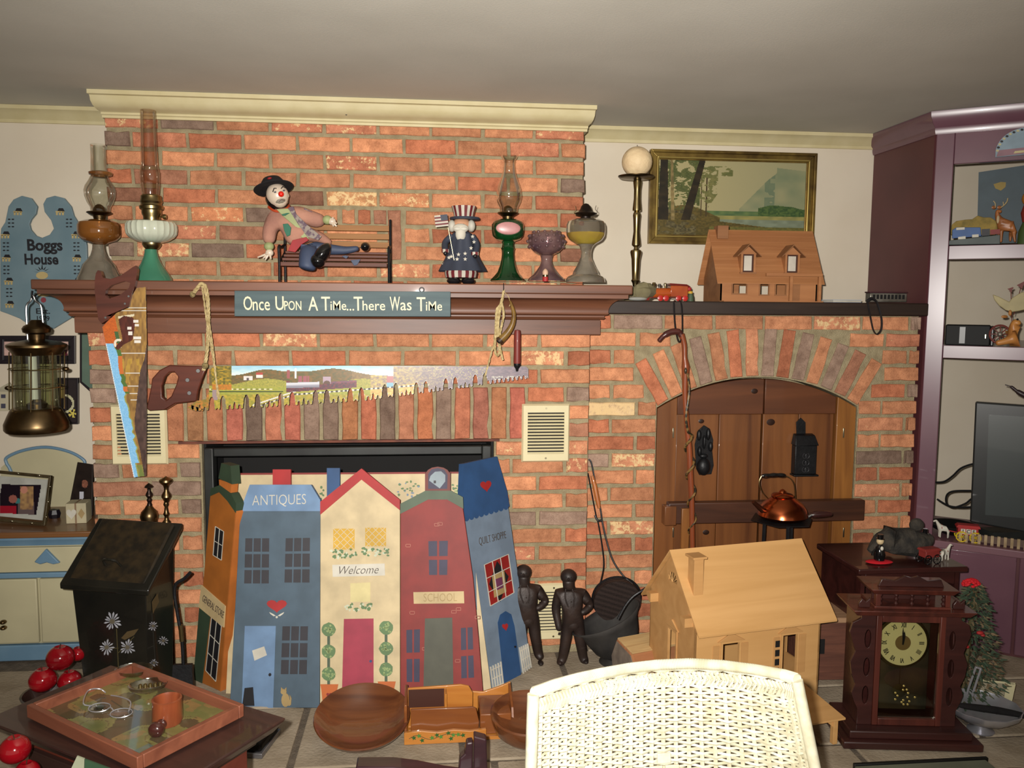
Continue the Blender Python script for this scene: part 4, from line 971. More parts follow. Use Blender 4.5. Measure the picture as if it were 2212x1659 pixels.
b_,p_=lpx([(881,44),(766,44)],cu,LY); t.part('glass',MB().lathe(p_,c=b_,n=32,cap=False),thinglass('lantern_glass',(222,226,206),.12))
b_,p_=lpx([(881,9),(770,9)],75,LY); t.part('inner_tube',MB().lathe(p_,c=b_,n=14),mat('frosted_tube',(216,216,222),rough=.25,spec=.6))
lat('burner',[(881,20),(872,22),(868,12),(862,10)],Mabrass)
for k in range(8):
    a=k*math.pi/4+.2; r=56*mpp(cu,820,LY); c0=aY(cu,884,LY); c1=aY(cu,760,LY)
    t.part('guard_wire',MB().tube([c0+Vector((r*math.cos(a),r*math.sin(a),0)),c1+Vector((r*math.cos(a),r*math.sin(a),0))],.0022,6),Mbrass)
for v in (796,835):
    c0=aY(cu,v,LY); r=57*mpp(cu,820,LY)
    t.part('guard_ring',MB().tube([c0+Vector((r*math.cos(a),r*math.sin(a),0)) for a in [i*math.pi/14 for i in range(28)]],.0022,6,closed=True),Mbrass)
for s,v in ((-1,838),(1,797)): 
    c0=aY(cu,v,LY)+Vector((s*62*mpp(cu,820,LY),0,0)); t.part('catch',MB().ball(c0,(.012,.010,.008)),Mabrass)
t.part('bail',MB().tube(smooth_pts([aY(60,738,LY),aY(58,700,LY),aY(57,662,LY),aY(66,650,LY),aY(71,638,LY),aY(77,650,LY),aY(88,660,LY),aY(92,690,LY),aY(94,715,LY)],4),.0035,8),Msteel2)
hk=[aY(88,633,-.18),aY(78,636,-.27),aY(71,644,LY),aY(69,637,LY),aY(70,628,LY)]
single('lantern_hook',MB().tube(smooth_pts(hk,4),.0035,8),Miron,'dark iron hook under the mantel end carrying the lantern','hook')
# ---- blue and cream hutch ----
hx0,hx1,hyf,hyb=-1.15,-.012,-.15,.236; HT=.722
Mhc=mat('hutch_cream',(188,180,146),(178,170,138),rough=.5,scale=5); Mhb=mat('hutch_blue',(112,142,164),(98,130,154),rough=.45,scale=6)
Mtop=wood('hutch_top',(122,82,48),(92,60,36),'x',rough=.35,scale=3,coat=.3)
t=T('painted_hutch','cream painted cupboard with blue trim and an arched back, left of the chimney','cabinet',((hx0+hx1)/2,hyf,FZ))
t.part('body',MB().box(hx0,hx1-.01,hyf+.02,hyb,FZ,HT-.045),Mhc,smooth=False)
t.part('top',MB().box(hx0-.02,hx1,hyf-.03,hyb,HT-.022,HT),Mtop,bevel=.005)
t.part('blue_moulding',MB().usweep([(0,HT-.062),(.012,HT-.060),(.016,HT-.045),(.022,HT-.036),(.022,HT-.0225),(0,HT-.0225)],hx0,hx1-.012,hyf+.02,hyb),Mhb,smooth=30)
zd=aY(60,1237,hyf).z; 
t.part('drawer',MB().box(hx0+.04,hx1-.03,hyf+.004,hyf+.0195,zd,HT-.066),Mhc,bevel=.003)
t.part('blue_rail',MB().box(hx0,hx1-.01,hyf,hyf+.0195,zd-.022,zd-.002),Mhb,bevel=.004)
for a,b in ((hx0+.03,-.62),(-.61,-.245),(-.235,-.03)):
    d=t.part('cupboard_door',MB().box(a,b,hyf+.004,hyf+.0195,.29,zd-.026),Mhc,bevel=.004)
t.part('base_rail',MB().box(hx0-.01,hx1-.01,hyf-.005,hyf+.019,FZ+.03,.285),Mhb,bevel=.004)
q=aY(8,1343,hyf); 
for dz in (0,.022): t.part('door_knob',MB().ball((q.x,hyf-.004,q.z+dz-.022),(.012,.014,.008)),Mabrass)
hd=YP(hyf+.004); t.part('drawer_pull',pp(MB(),[(77,1212),(102,1184),(132,1214),(118,1217),(104,1213),(90,1217)],hd,0,.014),Mhb,bevel=.003)
BKp=YP(hyb-.02)
arc_o=[(0,1144),(2,1010),(14,1000),(15,988),(50,973),(100,966),(150,976),(181,994),(181,1010),(196,1030),(196,1144)]
t.part('arched_back',pp(MB(),arc_o,BKp,-.015,0),Mhc,smooth=False)
t.part('arched_trim',MB().tube(smooth_pts([BKp.at(*c,off=.004) for c in [(26,1024),(20,1010),(14,1000),(15,988),(50,973),(100,966),(150,976),(181,994),(181,1008)]],5),.0065,8),Mhb)
# things on the hutch
def pph(u,v): # family photo of people against a dark ground
    n=vnoise(u*.2,v*.2,3)
    if math.hypot((u-52)/1.0,(v-1058)/1.0)<8: return (190,130,110)
    if math.hypot(u-28,v-1078)<9: return (150,90,80)
    if 44<u<72 and 1050<v<1100 and u+v*.2<290: return mixc((176,140,90),(120,90,70),n)
    if math.hypot(u-38,v-1082)<6: return (60,120,120)
    if v>1092 and u<36: return (150,20,40)
    if v>1085 and u>38 and u<74: return (96,80,80)
    return (22,12,26)
FP=PL(aZ(0,1128,HT+.004),aZ(98,1135,HT+.004),aZ(0,1128,HT+.004)+Vector((0.0,.045,.15)))
t=T('silver_photo_frame','silver beaded frame with a family photo on the blue and cream cupboard','photo frame',FP.at(50,1133))
Msil=mat('silver',(206,200,180),(170,164,140),rough=.25,metal=1,scale=20)
q0=[(-40,1012),(112,1027),(98,1136),(-44,1122)]
for k,(a,b) in enumerate(zip(range(4),(1,2,3,0))):
    A,B=q0[a],q0[b]; cx,cy=34,1074
    ia=(A[0]+(cx-A[0])*.075,A[1]+(cy-A[1])*.11); ib=(B[0]+(cx-B[0])*.075,B[1]+(cy-B[1])*.11)
    r_=t.part(['top_rail','side_rail','bottom_rail','side_rail'][k],pp(MB(),[A,B,ib,ia],FP,-.006,.005),Msil,smooth=False,bevel=.0015)
    bd=MB(); 
    for s in (.2,.5,.8): bd.ball(FP.at(A[0]+(B[0]-A[0])*s+(cx-A[0])*.03,A[1]+(B[1]-A[1])*s+(cy-A[1])*.05,.007),(.006,.003,.004),8,5)
    t.part('bead_row',bd,Msil,kind='stuff')
t.part('mount',pp(MB(),[(-28,1026),(102,1036),(90,1124),(-34,1112)],FP,-.005,0),P_('mount_white',(206,206,196)),smooth=False)
paintpx(t.o,t.Mi,'photo',FP,(0,1044,90,1112),1.6,pph,[(4,1046),(89,1048),(78,1112),(-6,1108)],off=.0008)
def pph2(u,v):
    if math.hypot((u-183)/.75,v-1045)<9: return mixc((150,96,76),(110,70,56),vnoise(u*.3,v*.3,1))
    if v>1062 and abs(u-176)<5-(v-1062)*.08: return (190,190,200)
    return mixc((26,20,20),(44,34,30),vnoise(u*.1,v*.1,2))
FP2=PL(aZ(150,1110,HT+.004),aZ(196,1112,HT+.004),aZ(150,1110,HT+.004)+Vector((.0,.05,.16)))
t=T('portrait_frame','dark framed portrait photo leaning beside the chimney on the cupboard','photo frame',FP2.at(170,1110))
t.part('frame',pp(MB(),[(146,1112),(168,998),(201,1003),(200,1114)],FP2,-.008,.003),mat('dark_brown_frame',(36,28,24),rough=.4),smooth=False,bevel=.002)
paintpx(t.o,t.Mi,'photo',FP2,(150,1006,197,1100),1.8,pph2,[(152,1104),(171,1012),(197,1014),(195,1106)],off=.0036)
cb_=aZ(165,1131,HT); t=T('heart_box','small cream box painted with a heart and a diamond on the cupboard','box',cb_,rz=.10)
s=.046
t.part('box',MB().box(-s*.78,s*.78,0,.07,0,.078),P_('box_cream',(208,196,160)),local=True,bevel=.002)
hx=MB(); 
H_=heart((0,0),.036,.04); hx.prism([(-.016+x,.036-z) for x,z in H_],-.0015,.001); t.part('heart',hx,whiteP,local=True,smooth=False)
t.part('diamond',MB().prism([(.019,.018),(.031,.038),(.019,.058),(.007,.038)],-.0015,.001),tanP,local=True,smooth=False)
t.part('band',MB().box(-.004,.002,-.001,.071,-.0,.079),P_('band',(150,120,90)),local=True,smooth=False)
cc=aZ(118,1118,HT); single('black_trinket_box',MB().lathe([(0,0),(.020,0),(.024,.016),(.018,.032),(0,.036)],c=cc,n=8),mat('black_gloss',(24,20,26),rough=.3),'small black faceted box between the photo frame and the heart box','box',smooth=False)
# ======================= THINGS ON THE HEARTH =======================
def skinfig(name,parent,Minv,joints,edges,root,m,sub=2,label=None):
    """one continuous body grown from a skeleton: joints {name:(world point, radius)}"""
    ks=list(joints); me=bpy.data.meshes.new(name); me.from_pydata([tuple(Minv@Vector(joints[k][0])) for k in ks],[(ks.index(a),ks.index(b)) for a,b in edges],[])
    o=bpy.data.objects.new(name,me); COL.objects.link(o); o.modifiers.new('skin','SKIN'); sk=me.skin_vertices[0].data
    for i,k in enumerate(ks):
        r=joints[k][1]; r=r if isinstance(r,tuple) else (r,r); sk[i].radius=r; sk[i].use_root=(k==root)
    s_=o.modifiers.new('sub','SUBSURF'); s_.levels=sub; s_.render_levels=sub
    bpy.context.view_layer.update(); dg=bpy.context.evaluated_depsgraph_get(); m2=bpy.data.meshes.new_from_object(o.evaluated_get(dg)); o.modifiers.clear(); o.data=m2; m2.materials.clear(); m2.materials.append(m)
    m2.polygons.foreach_set('use_smooth',[True]*len(m2.polygons)); o.parent=parent; setp(o,label); return o
def xform(pt,rz): return Matrix.Translation(pt)@Matrix.Rotation(rz,4,'Z')
# ---- coal box ----
Mtole=mat('black_tole',(20,20,18),(34,32,26),rough=.25,scale=5,coat=.4)
bx,by,a_,w_,d_,zt_,zf_=.069,-.344,-.292,.301,.183,.81,.648
t=T('coal_box','black painted slant-lidded coal box with white daisies, left of the painted fronts','coal box',(bx,by,HZ),rz=a_)
# local frame: x right, -y front
bo=MB(); i_=.014
def ring(x0,x1,y0,y1,z): return [(x0,y0,z),(x1,y0,z),(x1,y1,z),(x0,y1,z)]
zl=zf_-HZ; zt2=zt_-HZ
lo=[(i_+.02,-d_+.03,.0),(w_-i_-.02,-d_+.03,.0),(w_-i_-.02,-.01,0),(i_+.02,-.01,0)]
up=[(i_,-d_+.012,zl-.02),(w_-i_,-d_+.012,zl-.02),(w_-i_,-.008,zt2-.02),(i_,-.008,zt2-.02)]
bo.frustum(lo,up); t.part('body',bo,Mtole,local=True,bevel=.003)
ld=MB(); ld.frustum([(-.012,-d_-.012,zl-.024),(w_+.012,-d_-.012,zl-.024),(w_+.012,.006,zt2-.018),(-.012,.006,zt2-.018)],[(-.012,-d_-.012,zl-.004),(w_+.012,-d_-.012,zl-.004),(w_+.012,.006,zt2+.002),(-.012,.006,zt2+.002)])
t.part('lid',ld,Mtole,local=True,bevel=.004)
ip=MB(); ip.frustum([(.02,-d_+.015,zl+.016),(w_-.02,-d_+.015,zl+.016),(w_-.02,-.02,zt2-.022),(.02,-.02,zt2-.022)],[(.035,-d_+.03,zl+.034),(w_-.035,-d_+.03,zl+.034),(w_-.035,-.035,zt2-.030),(.035,-.035,zt2-.030)])
t.part('lid_panel',ip,Mtole,local=True,bevel=.002)
pm=MB(); pm.frustum([(.01,-d_,zl+.001),(w_-.01,-d_,zl+.001),(w_-.01,-.006,zt2-.003),(.01,-.006,zt2-.003)],[(.016,-d_+.006,zl+.012),(w_-.016,-d_+.006,zl+.012),(w_-.016,-.012,zt2+.004),(.016,-.012,zt2+.004)]); t.part('lid_moulding',pm,mat('worn_gilt',(50,40,26),(30,26,20),rough=.4,scale=30),local=True,bevel=.002)
t.part('lid_handle',MB().tube(smooth_pts([(w_*.5-.03,-d_+.04,zl+.05),(w_*.5-.02,-d_+.02,zl+.075),(w_*.5+.02,-d_+.02,zl+.075),(w_*.5+.03,-d_+.04,zl+.05)],4),.004,8),Mtole,local=True)
fp=PL(t.M@Vector(lo[0]),t.M@Vector(lo[1]),t.M@Vector(up[0])); sp_=PL(t.M@Vector(lo[1]),t.M@Vector(lo[2]),t.M@Vector(up[1]))
Mpet=P_('petal_white',(196,196,204)); Mpc=P_('petal_centre',(120,110,90)); Mstem=P_('stem_olive',(92,82,48))
rd=random.Random(9)
def daisy(u,v,r,pl,n=13):
    f=MB()
    for k in range(n):
        a=2*math.pi*k/n+rd.uniform(-.1,.1); R=r*rd.uniform(.8,1.1)
        pp(f,[(u+3*math.cos(a),v+3*math.sin(a)),(u+R*.8*math.cos(a-.13),v+R*.8*math.sin(a-.13)),(u+R*math.cos(a),v+R*math.sin(a)),(u+R*.8*math.cos(a+.13),v+R*.8*math.sin(a+.13))],pl,.0003,.0015)
    t.part('painted_daisy',f,Mpet,smooth=False,kind='stuff'); 
    t.part('daisy_centre',pp(MB(),blob((u,v),r*.28,r*.28,8),pl,.0005,.0022),Mpc,smooth=False)
for u,v,r in ((243,1342,20),(231,1398,17),(276,1398,17)): daisy(u,v,r,fp)
for u,v,r in ((330,1352,11),(352,1384,11),(332,1432,9)): daisy(u,v,r,sp_,10)
st=MB()
for a,b in (((252,1358),(256,1440)),((256,1410),(290,1375)),((256,1400),(236,1400))): line(st,a,b,1.6,fp,.0002,.001)
t.part('painted_stem',st,Mstem,smooth=False,kind='stuff')
t.part('painted_leaf',pp(MB(),[(262,1378),(275,1364),(300,1358),(290,1372),(270,1382)],fp,.0002,.0012),P_('leaf_bronze',(96,78,48)),smooth=False)
t.part('painted_leaf',pp(MB(),[(330,1325),(328,1300),(340,1282),(343,1300)],sp_,.0002,.0012),P_('leaf_bronze',(96,78,48)),smooth=False)
lpn=PL(t.M@Vector((.035,-d_+.03,zl+.034)),t.M@Vector((w_-.035,-d_+.03,zl+.034)),t.M@Vector((.035,-.035,zt2-.030)))
for u,v,r in ((243,1190,10),(295,1182,9),(305,1146,7)):
    f=MB()
    for k in range(9):
        a=2*math.pi*k/9; pp(f,blob((u+r*.7*math.cos(a),v+r*.5*math.sin(a)),r*.35,r*.2,6),lpn,.0002,.0012)
    t.part('faded_flower',f,P_('faded_gold',(82,72,42)),smooth=False,kind='stuff')
sh_=smooth_pts([aY(412,1236,-.60),aY(398,1250,-.60),aY(380,1262,-.60),aY(377,1285,-.60),aY(384,1330,-.60),aY(393,1385,-.60),aY(396,1440,-.60)],4)
t=T('fire_shovel','small black fire shovel with a brass ferrule hooked at the right of the coal box','shovel',aY(396,1440,-.60))
t.part('handle',MB().tube(sh_,.0055,8),Miron); t.part('ferrule',MB().tube([aY(390,1350,-.60),aY(393,1385,-.60)],.0075,10),Mbrass)
bl=aY(396,1440,-.60); t.part('blade',MB().frustum([(bl.x-.03,bl.y-.01,bl.z+.01),(bl.x+.03,bl.y-.01,bl.z+.01),(bl.x+.03,bl.y+.003,bl.z+.01),(bl.x-.03,bl.y+.003,bl.z+.01)],[(bl.x-.04,bl.y-.03,HZ),(bl.x+.04,bl.y-.03,HZ),(bl.x+.04,bl.y,HZ),(bl.x-.04,bl.y,HZ)]),Miron)
# ---- finials behind the coal box ----
def lat2(t,name,prof,uc,Y,m,n=20,zbot=None,**k):
    b_,p_=lpx(prof,uc,Y); 
    if zbot is not None: p_=[(p_[0][0],zbot-b_.z)]+p_
    return t.part(name,MB().lathe(p_,c=b_,n=n),m,**k)
FY=-.29
t=T('fire_tool_stand','dark turned finial of the fire tools standing left of the brass one','andiron',aY(323,1127,FY),group='turned finials behind the coal box'); t.o.location.z=HZ; t.M=Matrix.Translation(t.o.location); t.Mi=t.M.inverted()
lat2(t,'post',[(1127,17),(1115,20),(1105,17),(1098,10),(1092,6)],323,FY,Mabrass,zbot=HZ)
lat2(t,'finial',[(1091.5,6),(1085,4),(1080,6),(1076,4),(1070,8),(1066,7),(1060,3.5),(1055,4),(1052,10),(1048,7),(1043,0)],323,FY,mat('dark_bronze',(58,44,38),(36,28,26),rough=.35,metal=.8,scale=20))
t=T('brass_andiron_post','tall brass turned finial post behind the coal box, right of the dark one','andiron',aY(360,1127,FY),group='turned finials behind the coal box'); t.o.location.z=HZ; t.M=Matrix.Translation(t.o.location); t.Mi=t.M.inverted()
lat2(t,'post',[(1127,9),(1122,5),(1116,4),(1110,7),(1106,5),(1095,3.5),(1090,6),(1085,5)],360,FY,Mabrass,zbot=HZ)
lat2(t,'finial',[(1084.5,5),(1078,8),(1073,11),(1068,10),(1060,5),(1054,5),(1048,7),(1044,12),(1040,15),(1036,14),(1031,4),(1028,0)],360,FY,Mabrass)
# ---- iron men ----
Mfig=mat('dark_cast_iron',(52,38,32),(36,28,26),rough=.5,metal=.2,scale=14,bump=.15,bscale=60)
def ironman(dx,dv,label):
    Y=-.335; P=lambda u,v,d=0: aY(u+dx,v+dv,Y+d)
    k=mpp(1236,1340,Y); t=T('iron_man_figure',label,'figurine',P(1232,1441),group='pair of dark iron man figures by the hearth')
    t.o.location.z=HZ; t.M=Matrix.Translation(t.o.location); t.Mi=t.M.inverted()
    J={'pel':(P(1237,1338),(20*k,14*k)),'bel':(P(1234,1318),(19*k,14*k)),'che':(P(1231,1292),(23*k,13*k)),'nec':(P(1229,1274),11*k),'hed0':(P(1228,1260,-.004),13*k),'hed':(P(1228,1250),(16.5*k,16.5*k)),
     'shl':(P(1205,1282),9*k),'ell':(P(1200,1318,.004),7.5*k),'wrl':(P(1206,1350,-.012),5.5*k),'hal':(P(1209,1364,-.016),6*k),
     'shr':(P(1259,1282),9*k),'elr':(P(1276,1308,.004),7.5*k),'wrr':(P(1263,1321,-.014),5.5*k),'har':(P(1252,1325,-.018),5.5*k),
     'hil':(P(1226,1352),12*k),'knl':(P(1221,1390,-.006),9*k),'anl':(P(1214,1428,0),8*k),'tol':(P(1206,1436,-.02),6*k),
     'hir':(P(1248,1352),12*k),'knr':(P(1254,1388,-.006),9*k),'anr':(P(1260,1424,.004),8*k),'tor':(P(1268,1434,-.018),6*k)}
    E_=[('pel','bel'),('bel','che'),('che','nec'),('nec','hed0'),('hed0','hed'),('che','shl'),('shl','ell'),('ell','wrl'),('wrl','hal'),('che','shr'),('shr','elr'),('elr','wrr'),('wrr','har'),('pel','hil'),('hil','knl'),('knl','anl'),('anl','tol'),('pel','hir'),('hir','knr'),('knr','anr'),('anr','tor')]
    J={k_:(p_,tuple(1.34*x for x in (r_ if isinstance(r_,tuple) else (r_,r_))) if k_ not in('hed','hed0') else r_) for k_,(p_,r_) in J.items()}
    skinfig('body',t.o,t.Mi,J,E_,'pel',Mfig)
    hd=P(1228,1250,-15*k); f=MB(); f.ball(hd+Vector((0,-.001,-.002)),(.004,.006,.006),8,6)
    t.part('nose',f,Mfig)
    for s in (-1,1): t.part('eye',MB().ball(hd+Vector((s*.009,.003,.004)),(.0035,.003,.0025),8,6),Miron)
    t.part('hair',MB().ball(P(1228,1245,.003),(17.5*k,17*k,16*k),16,10),Mfig)
    cl_=MB()
    for s in (-1,1): cl_.tube(smooth_pts([P(1229+s*7,1272,-.030),P(1231+s*10,1292,-.034),P(1233+s*5,1312,-.036)],3),.0028,6)
    t.part('lapel',cl_,Mfig,kind='stuff')
    for j in range(3): t.part('button',MB().ball(P(1234,1300+j*11,-.036),.0026,8,5),Mfig)
    for u_,v_ in ((1219,1398),(1256,1396)): t.part('boot_top',MB().lathe([(.0155,-.006),(.019,.0),(.017,.008)],c=P(u_,v_,-.004),n=14),Mfig)
    t.part('coat_skirt',MB().lathe([(20*k,0),(21*k,.010),(18*k,.03)],c=P(1237,1350),n=18),Mfig)
    for u_,v_ in ((1209,1434),(1265,1431)): 
        pf_=P(u_,v_,-.012); t.part('shoe',MB().ball((pf_.x,pf_.y,HZ+.008),(.011,.020,.0085),12,8),Mfig)
    for s,u in ((-1,1209),(1,1252)):
        fg=MB()
        hp0=P(u,1366 if s<0 else 1325,-.020)
        for q in range(4): 
            d=Vector((.002*(q-1.5),-.001,-.009-.001*(q in(1,2)))) if s<0 else Vector((-.009,-.001,-.002*(q-1.5)))
            o_=Vector((.002*(q-1.5),0,0)) if s<0 else Vector((0,0,-.0022*(q-1.5)))
            fg.tube([hp0+o_,hp0+o_+d],[.0016,.0012],6)
        t.part('fingers',fg,Mfig,kind='stuff')
    return t
ironman(0,0,'dark iron man with hand on hip, the whole figure in view by the lower vent')
ironman(-97,-9,'dark iron man half hidden behind the right edge of the painted fronts')
# ---- popcorn popper ----
def PY(u,v,Y): return aY(u,v,Y)
t=T('popcorn_popper','long-handled black wire corn popper with a round mesh pan leaning on the brick','popper',PY(1325,1352,-.30))
c0=PY(1334,1301,-.285); R=51*mpp(1334,1301,-.285); tilt=Matrix.Translation(c0)@Matrix.Rotation(math.radians(-78),4,'X')@Matrix.Rotation(math.radians(4),4,'Y')
Mmesh=bpy.data.materials.new('punched_iron'); Mmesh.use_nodes=True
nt=Mmesh.node_tree; b_=nt.nodes['Principled BSDF']; b_.inputs['Roughness'].default_value=.5; b_.inputs['Metallic'].default_value=.4
tc=nt.nodes.new('ShaderNodeTexCoord'); vo=nt.nodes.new('ShaderNodeTexVoronoi'); vo.inputs['Scale'].default_value=230; vo.inputs['Randomness'].default_value=.15; nt.links.new(tc.outputs['Object'],vo.inputs['Vector'])
cr=nt.nodes.new('ShaderNodeValToRGB'); cr.color_ramp.elements[0].position=.25; cr.color_ramp.elements[0].color=lin((10,9,9)); cr.color_ramp.elements[1].position=.5; cr.color_ramp.elements[1].color=lin((64,52,48)); nt.links.new(vo.outputs['Distance'],cr.inputs[0]); nt.links.new(cr.outputs[0],b_.inputs['Base Color'])
o_=t.part('pan',MB().lathe([(R*.98,.0),(R*1.0,.030),(R*.94,.035),(R*.6,.048),(0,.055)],n=40,X=tilt@Matrix.Rotation(math.pi,4,'X') if False else tilt),Mmesh)
t.part('pan_rim',MB().tube([tilt@Vector((R*1.02*math.cos(a),R*1.02*math.sin(a),.028)) for a in [i*math.pi/20 for i in range(40)]],.0035,6,closed=True),Miron)
W1=[PY(1296,1262,-.29),PY(1304,1222,-.26),PY(1300,1177,-.23),PY(1292,1130,-.20),PY(1287,1112,-.19),PY(1278,1065,-.17),PY(1270,1022,-.155)]
W2=[PY(1366,1262,-.29),PY(1343,1240,-.27),PY(1323,1209,-.25),PY(1310,1168,-.225),PY(1301,1128,-.20),PY(1297,1100,-.19),PY(1286,1045,-.165),PY(1278,1002,-.15),PY(1272,992,-.145)]
t.part('handle_wire',MB().tube(smooth_pts(W1,5),.0028,6),Miron); t.part('handle_wire',MB().tube(smooth_pts(W2,5),.0034,6),Miron)
t.part('clip',MB().tube(smooth_pts([PY(1285,1113,-.197),PY(1291,1124,-.202),PY(1300,1124,-.202)],3),.0045,8),Miron)
t.part('wooden_grip',MB().tube([PY(1294,1098,-.188),PY(1292,1085,-.182),PY(1285,1050,-.17),PY(1279,1028,-.162)],[.006,.0095,.0095,.006],14),wood('grip_wood',(176,104,50),(140,76,34),'z',scale=6))
# ---- black helmet coal scuttle ----
t=T('coal_scuttle','black metal helmet coal scuttle with a bail handle lying by the log','coal scuttle',aZ(1300,1462,HZ))
c=aZ(1300,1462,HZ)+Vector((.085,.12,.0)); X=Matrix.Translation(c+Vector((0,0,.03)))@Matrix.Rotation(math.radians(-14),4,'Y')@Matrix.Diagonal((.92,.92,.92,1))
Mscut=mat('sooty_metal',(60,57,54),(38,36,35),rough=.75,scale=10,metal=.3,bump=.1)
sc_=MB(); n=28; prof=[(.062,0),(.088,.03),(.108,.085),(.116,.14)]
vs=[];fs=[]
for k,(r,z) in enumerate(prof+[(.135,.175)]):
    for i in range(n):
        a=2*math.pi*i/n; lip=1+ (k/4)**2*.22*max(0,-math.cos(a))**2; dz=(k/4)**2*(.03*(math.cos(a)) -.01)
        vs.append((r*math.cos(a)*lip,r*math.sin(a)*.8,z+dz))
for k in range(4):
    for i in range(n): fs.append((k*n+i,k*n+(i+1)%n,(k+1)*n+(i+1)%n,(k+1)*n+i))
fs.append(tuple(range(n-1,-1,-1))); sc_.add(vs,fs,0,X); o_=t.part('bucket',sc_,Mscut); md=o_.modifiers.new('solid','SOLIDIFY'); md.thickness=.004
t.part('foot',MB().lathe([(.07,-.005),(.06,.012),(.058,.02)],c=(0,0,0),n=24,X=Matrix.Translation(c)@Matrix.Translation((0,0,.006))),Mscut)
t.part('bail',MB().tube(smooth_pts([aY(1335,1338,-.46),aY(1350,1310,-.46),aY(1366,1290,-.46),aY(1385,1277,-.46),aY(1405,1268,-.45),aY(1425,1285,-.44),aY(1432,1320,-.43)],4),.005,8),Miron)
# ---- split log ----
lc=aZ(1372,1500,HZ); t=T('firewood_log','squared pale-topped log of firewood between the scuttle and the doll house','log',lc,rz=.32)
Mbark=mat('bark',(158,104,66),(124,80,52),rough=.9,scale=8,stretch=(.4,2,2),bump=.4,bscale=40); Mcut=wood('cut_wood',(206,176,124),(176,140,92),'x',rough=.7,coat=0)
pf=[(-.075,0),(.075,0),(.095,.08),(.060,.150),(-.04,.132),(-.085,.065)]
RX=Matrix(((0,1,0,0),(1,0,0,.07),(0,0,1,0),(0,0,0,1)))
t.part('log',MB().prism(pf,.0,.27,X=RX),Mbark,local=True,bevel=.006)
t.part('cut_top',MB().prism([(-.043,.136),(.058,.154),(.060,.1475),(-.04,.1305)],.004,.266,X=RX),Mcut,local=True,bevel=.001)
t.part('sawn_end',MB().prism([(x*.93,z*.93+.003) for x,z in pf],-.002,.001,X=RX),mat('sawn_end',(126,112,98),(98,86,76),rough=.9,scale=20),local=True)
# ---- wooden crate ----
q=aZ(1766,1470,HZ); t=T('wooden_box','plain reddish brown wooden box with a hand slot, right behind the light doll house','box',q,rz=-.05)
Mcr=wood('crate_wood',(112,70,54),(84,52,42),'x',rough=.6,coat=0); Mcr2=wood('crate_top',(168,132,100),(140,104,76),'x',rough=.7,coat=0)
t.part('body',MB().box(-.05,.115,.0,.20,0,.215),Mcr,local=True,bevel=.004); t.part('lid',MB().box(-.055,.122,-.008,.21,.2155,.235),Mcr2,local=True,bevel=.003)
t.part('hand_slot',MB().box(.0,.02,-.003,.0005,.10,.155),Mblack,local=True,bevel=.001)
# ---- light plywood doll house ----
Mply=wood('plywood',(204,158,102),(188,142,86),'x',rough=.6,coat=0,bump=.01,scale=3); Mply2=wood('plywood_side',(192,146,92),(176,130,78),'x',rough=.6,coat=0,bump=.01,scale=3)
L_,W_=.47,.314; ze=.578-HZ; zr=.748-HZ
t=T('plywood_doll_house','light plywood doll house with gabled roof and chimney behind the white wicker chair','doll house',(2.049,-.84,HZ),rz=.2)
def wallX(outer,holes,th,X): mb=shape2d(outer,holes,th); m2=MB(); m2.add(mb.v,mb.f,0,X); return m2
w1=(.098,.235,.163,.40-.02); win=[(.10,.13,.160,.262),(.325,.13,.380,.265)]
def rc(a,b,c,d): return [(a,b),(c,b),(c,d),(a,d)]
t.part('front_wall',wallX(rc(0,0,L_,ze),[rc(*w) for w in win],.006,Matrix.Identity(4)),Mply,local=True,smooth=False)
t.part('back_wall',wallX(rc(0,0,L_,ze),[rc(.1,.13,.16,.26),rc(.3,.13,.38,.26)],.006,Matrix.Translation((0,W_-.006,0))),Mply,local=True,smooth=False)
gab=[(0,0),(W_,0),(W_,ze),(W_/2,zr),(0,ze)]
RG=Matrix(((0,1,0,0),(1,0,0,0),(0,0,1,0),(0,0,0,1)))
aw=[(.155+.030*math.cos(a),zr-.098+.034*math.sin(a)) for a in [i*math.pi/8 for i in range(9)]]
t.part('gable_wall',wallX(gab,[rc(.120,.12,.172,.262),aw],.006,RG),Mply2,local=True,smooth=False)
t.part('gable_wall',wallX(gab,[rc(.120,.12,.172,.262)],.006,Matrix.Translation((L_-.006,0,0))@RG),Mply2,local=True,smooth=False)
aw2=MB()
for a in (.5,1.05,1.57,2.1,2.6): aw2.tube([(-.001,.155,zr-.098),(-.001,.155+.030*math.cos(a),zr-.098+.034*math.sin(a))],.0011,4)
t.part('fan_window_bars',aw2,Mply,local=True)
sl=(zr-ze)/(W_/2); ov=.045
for s in (-1,1):
    r_=MB(); y0=W_/2; yo=(-ov if s<0 else W_+ov); zo=ze-ov*sl
    P3=[(-.014,y0,zr+.006),(L_+.03,y0,zr+.006),(L_+.03,yo,zo+.006),(-.014,yo,zo+.006)]
    r_.frustum([(x,y,z) for x,y,z in P3],[(x,y,z+.006) for x,y,z in P3]); t.part('roof_panel',r_,Mply,local=True,smooth=False)
t.part('chimney',MB().box(.016,.050,.045,.085,ze+.04,zr+.01),Mply2,local=True,smooth=False,bevel=.001)
t.part('chimney_cap',MB().box(.008,.058,.037,.093,zr+.0105,zr+.018),Mply2,local=True,smooth=False,bevel=.001)
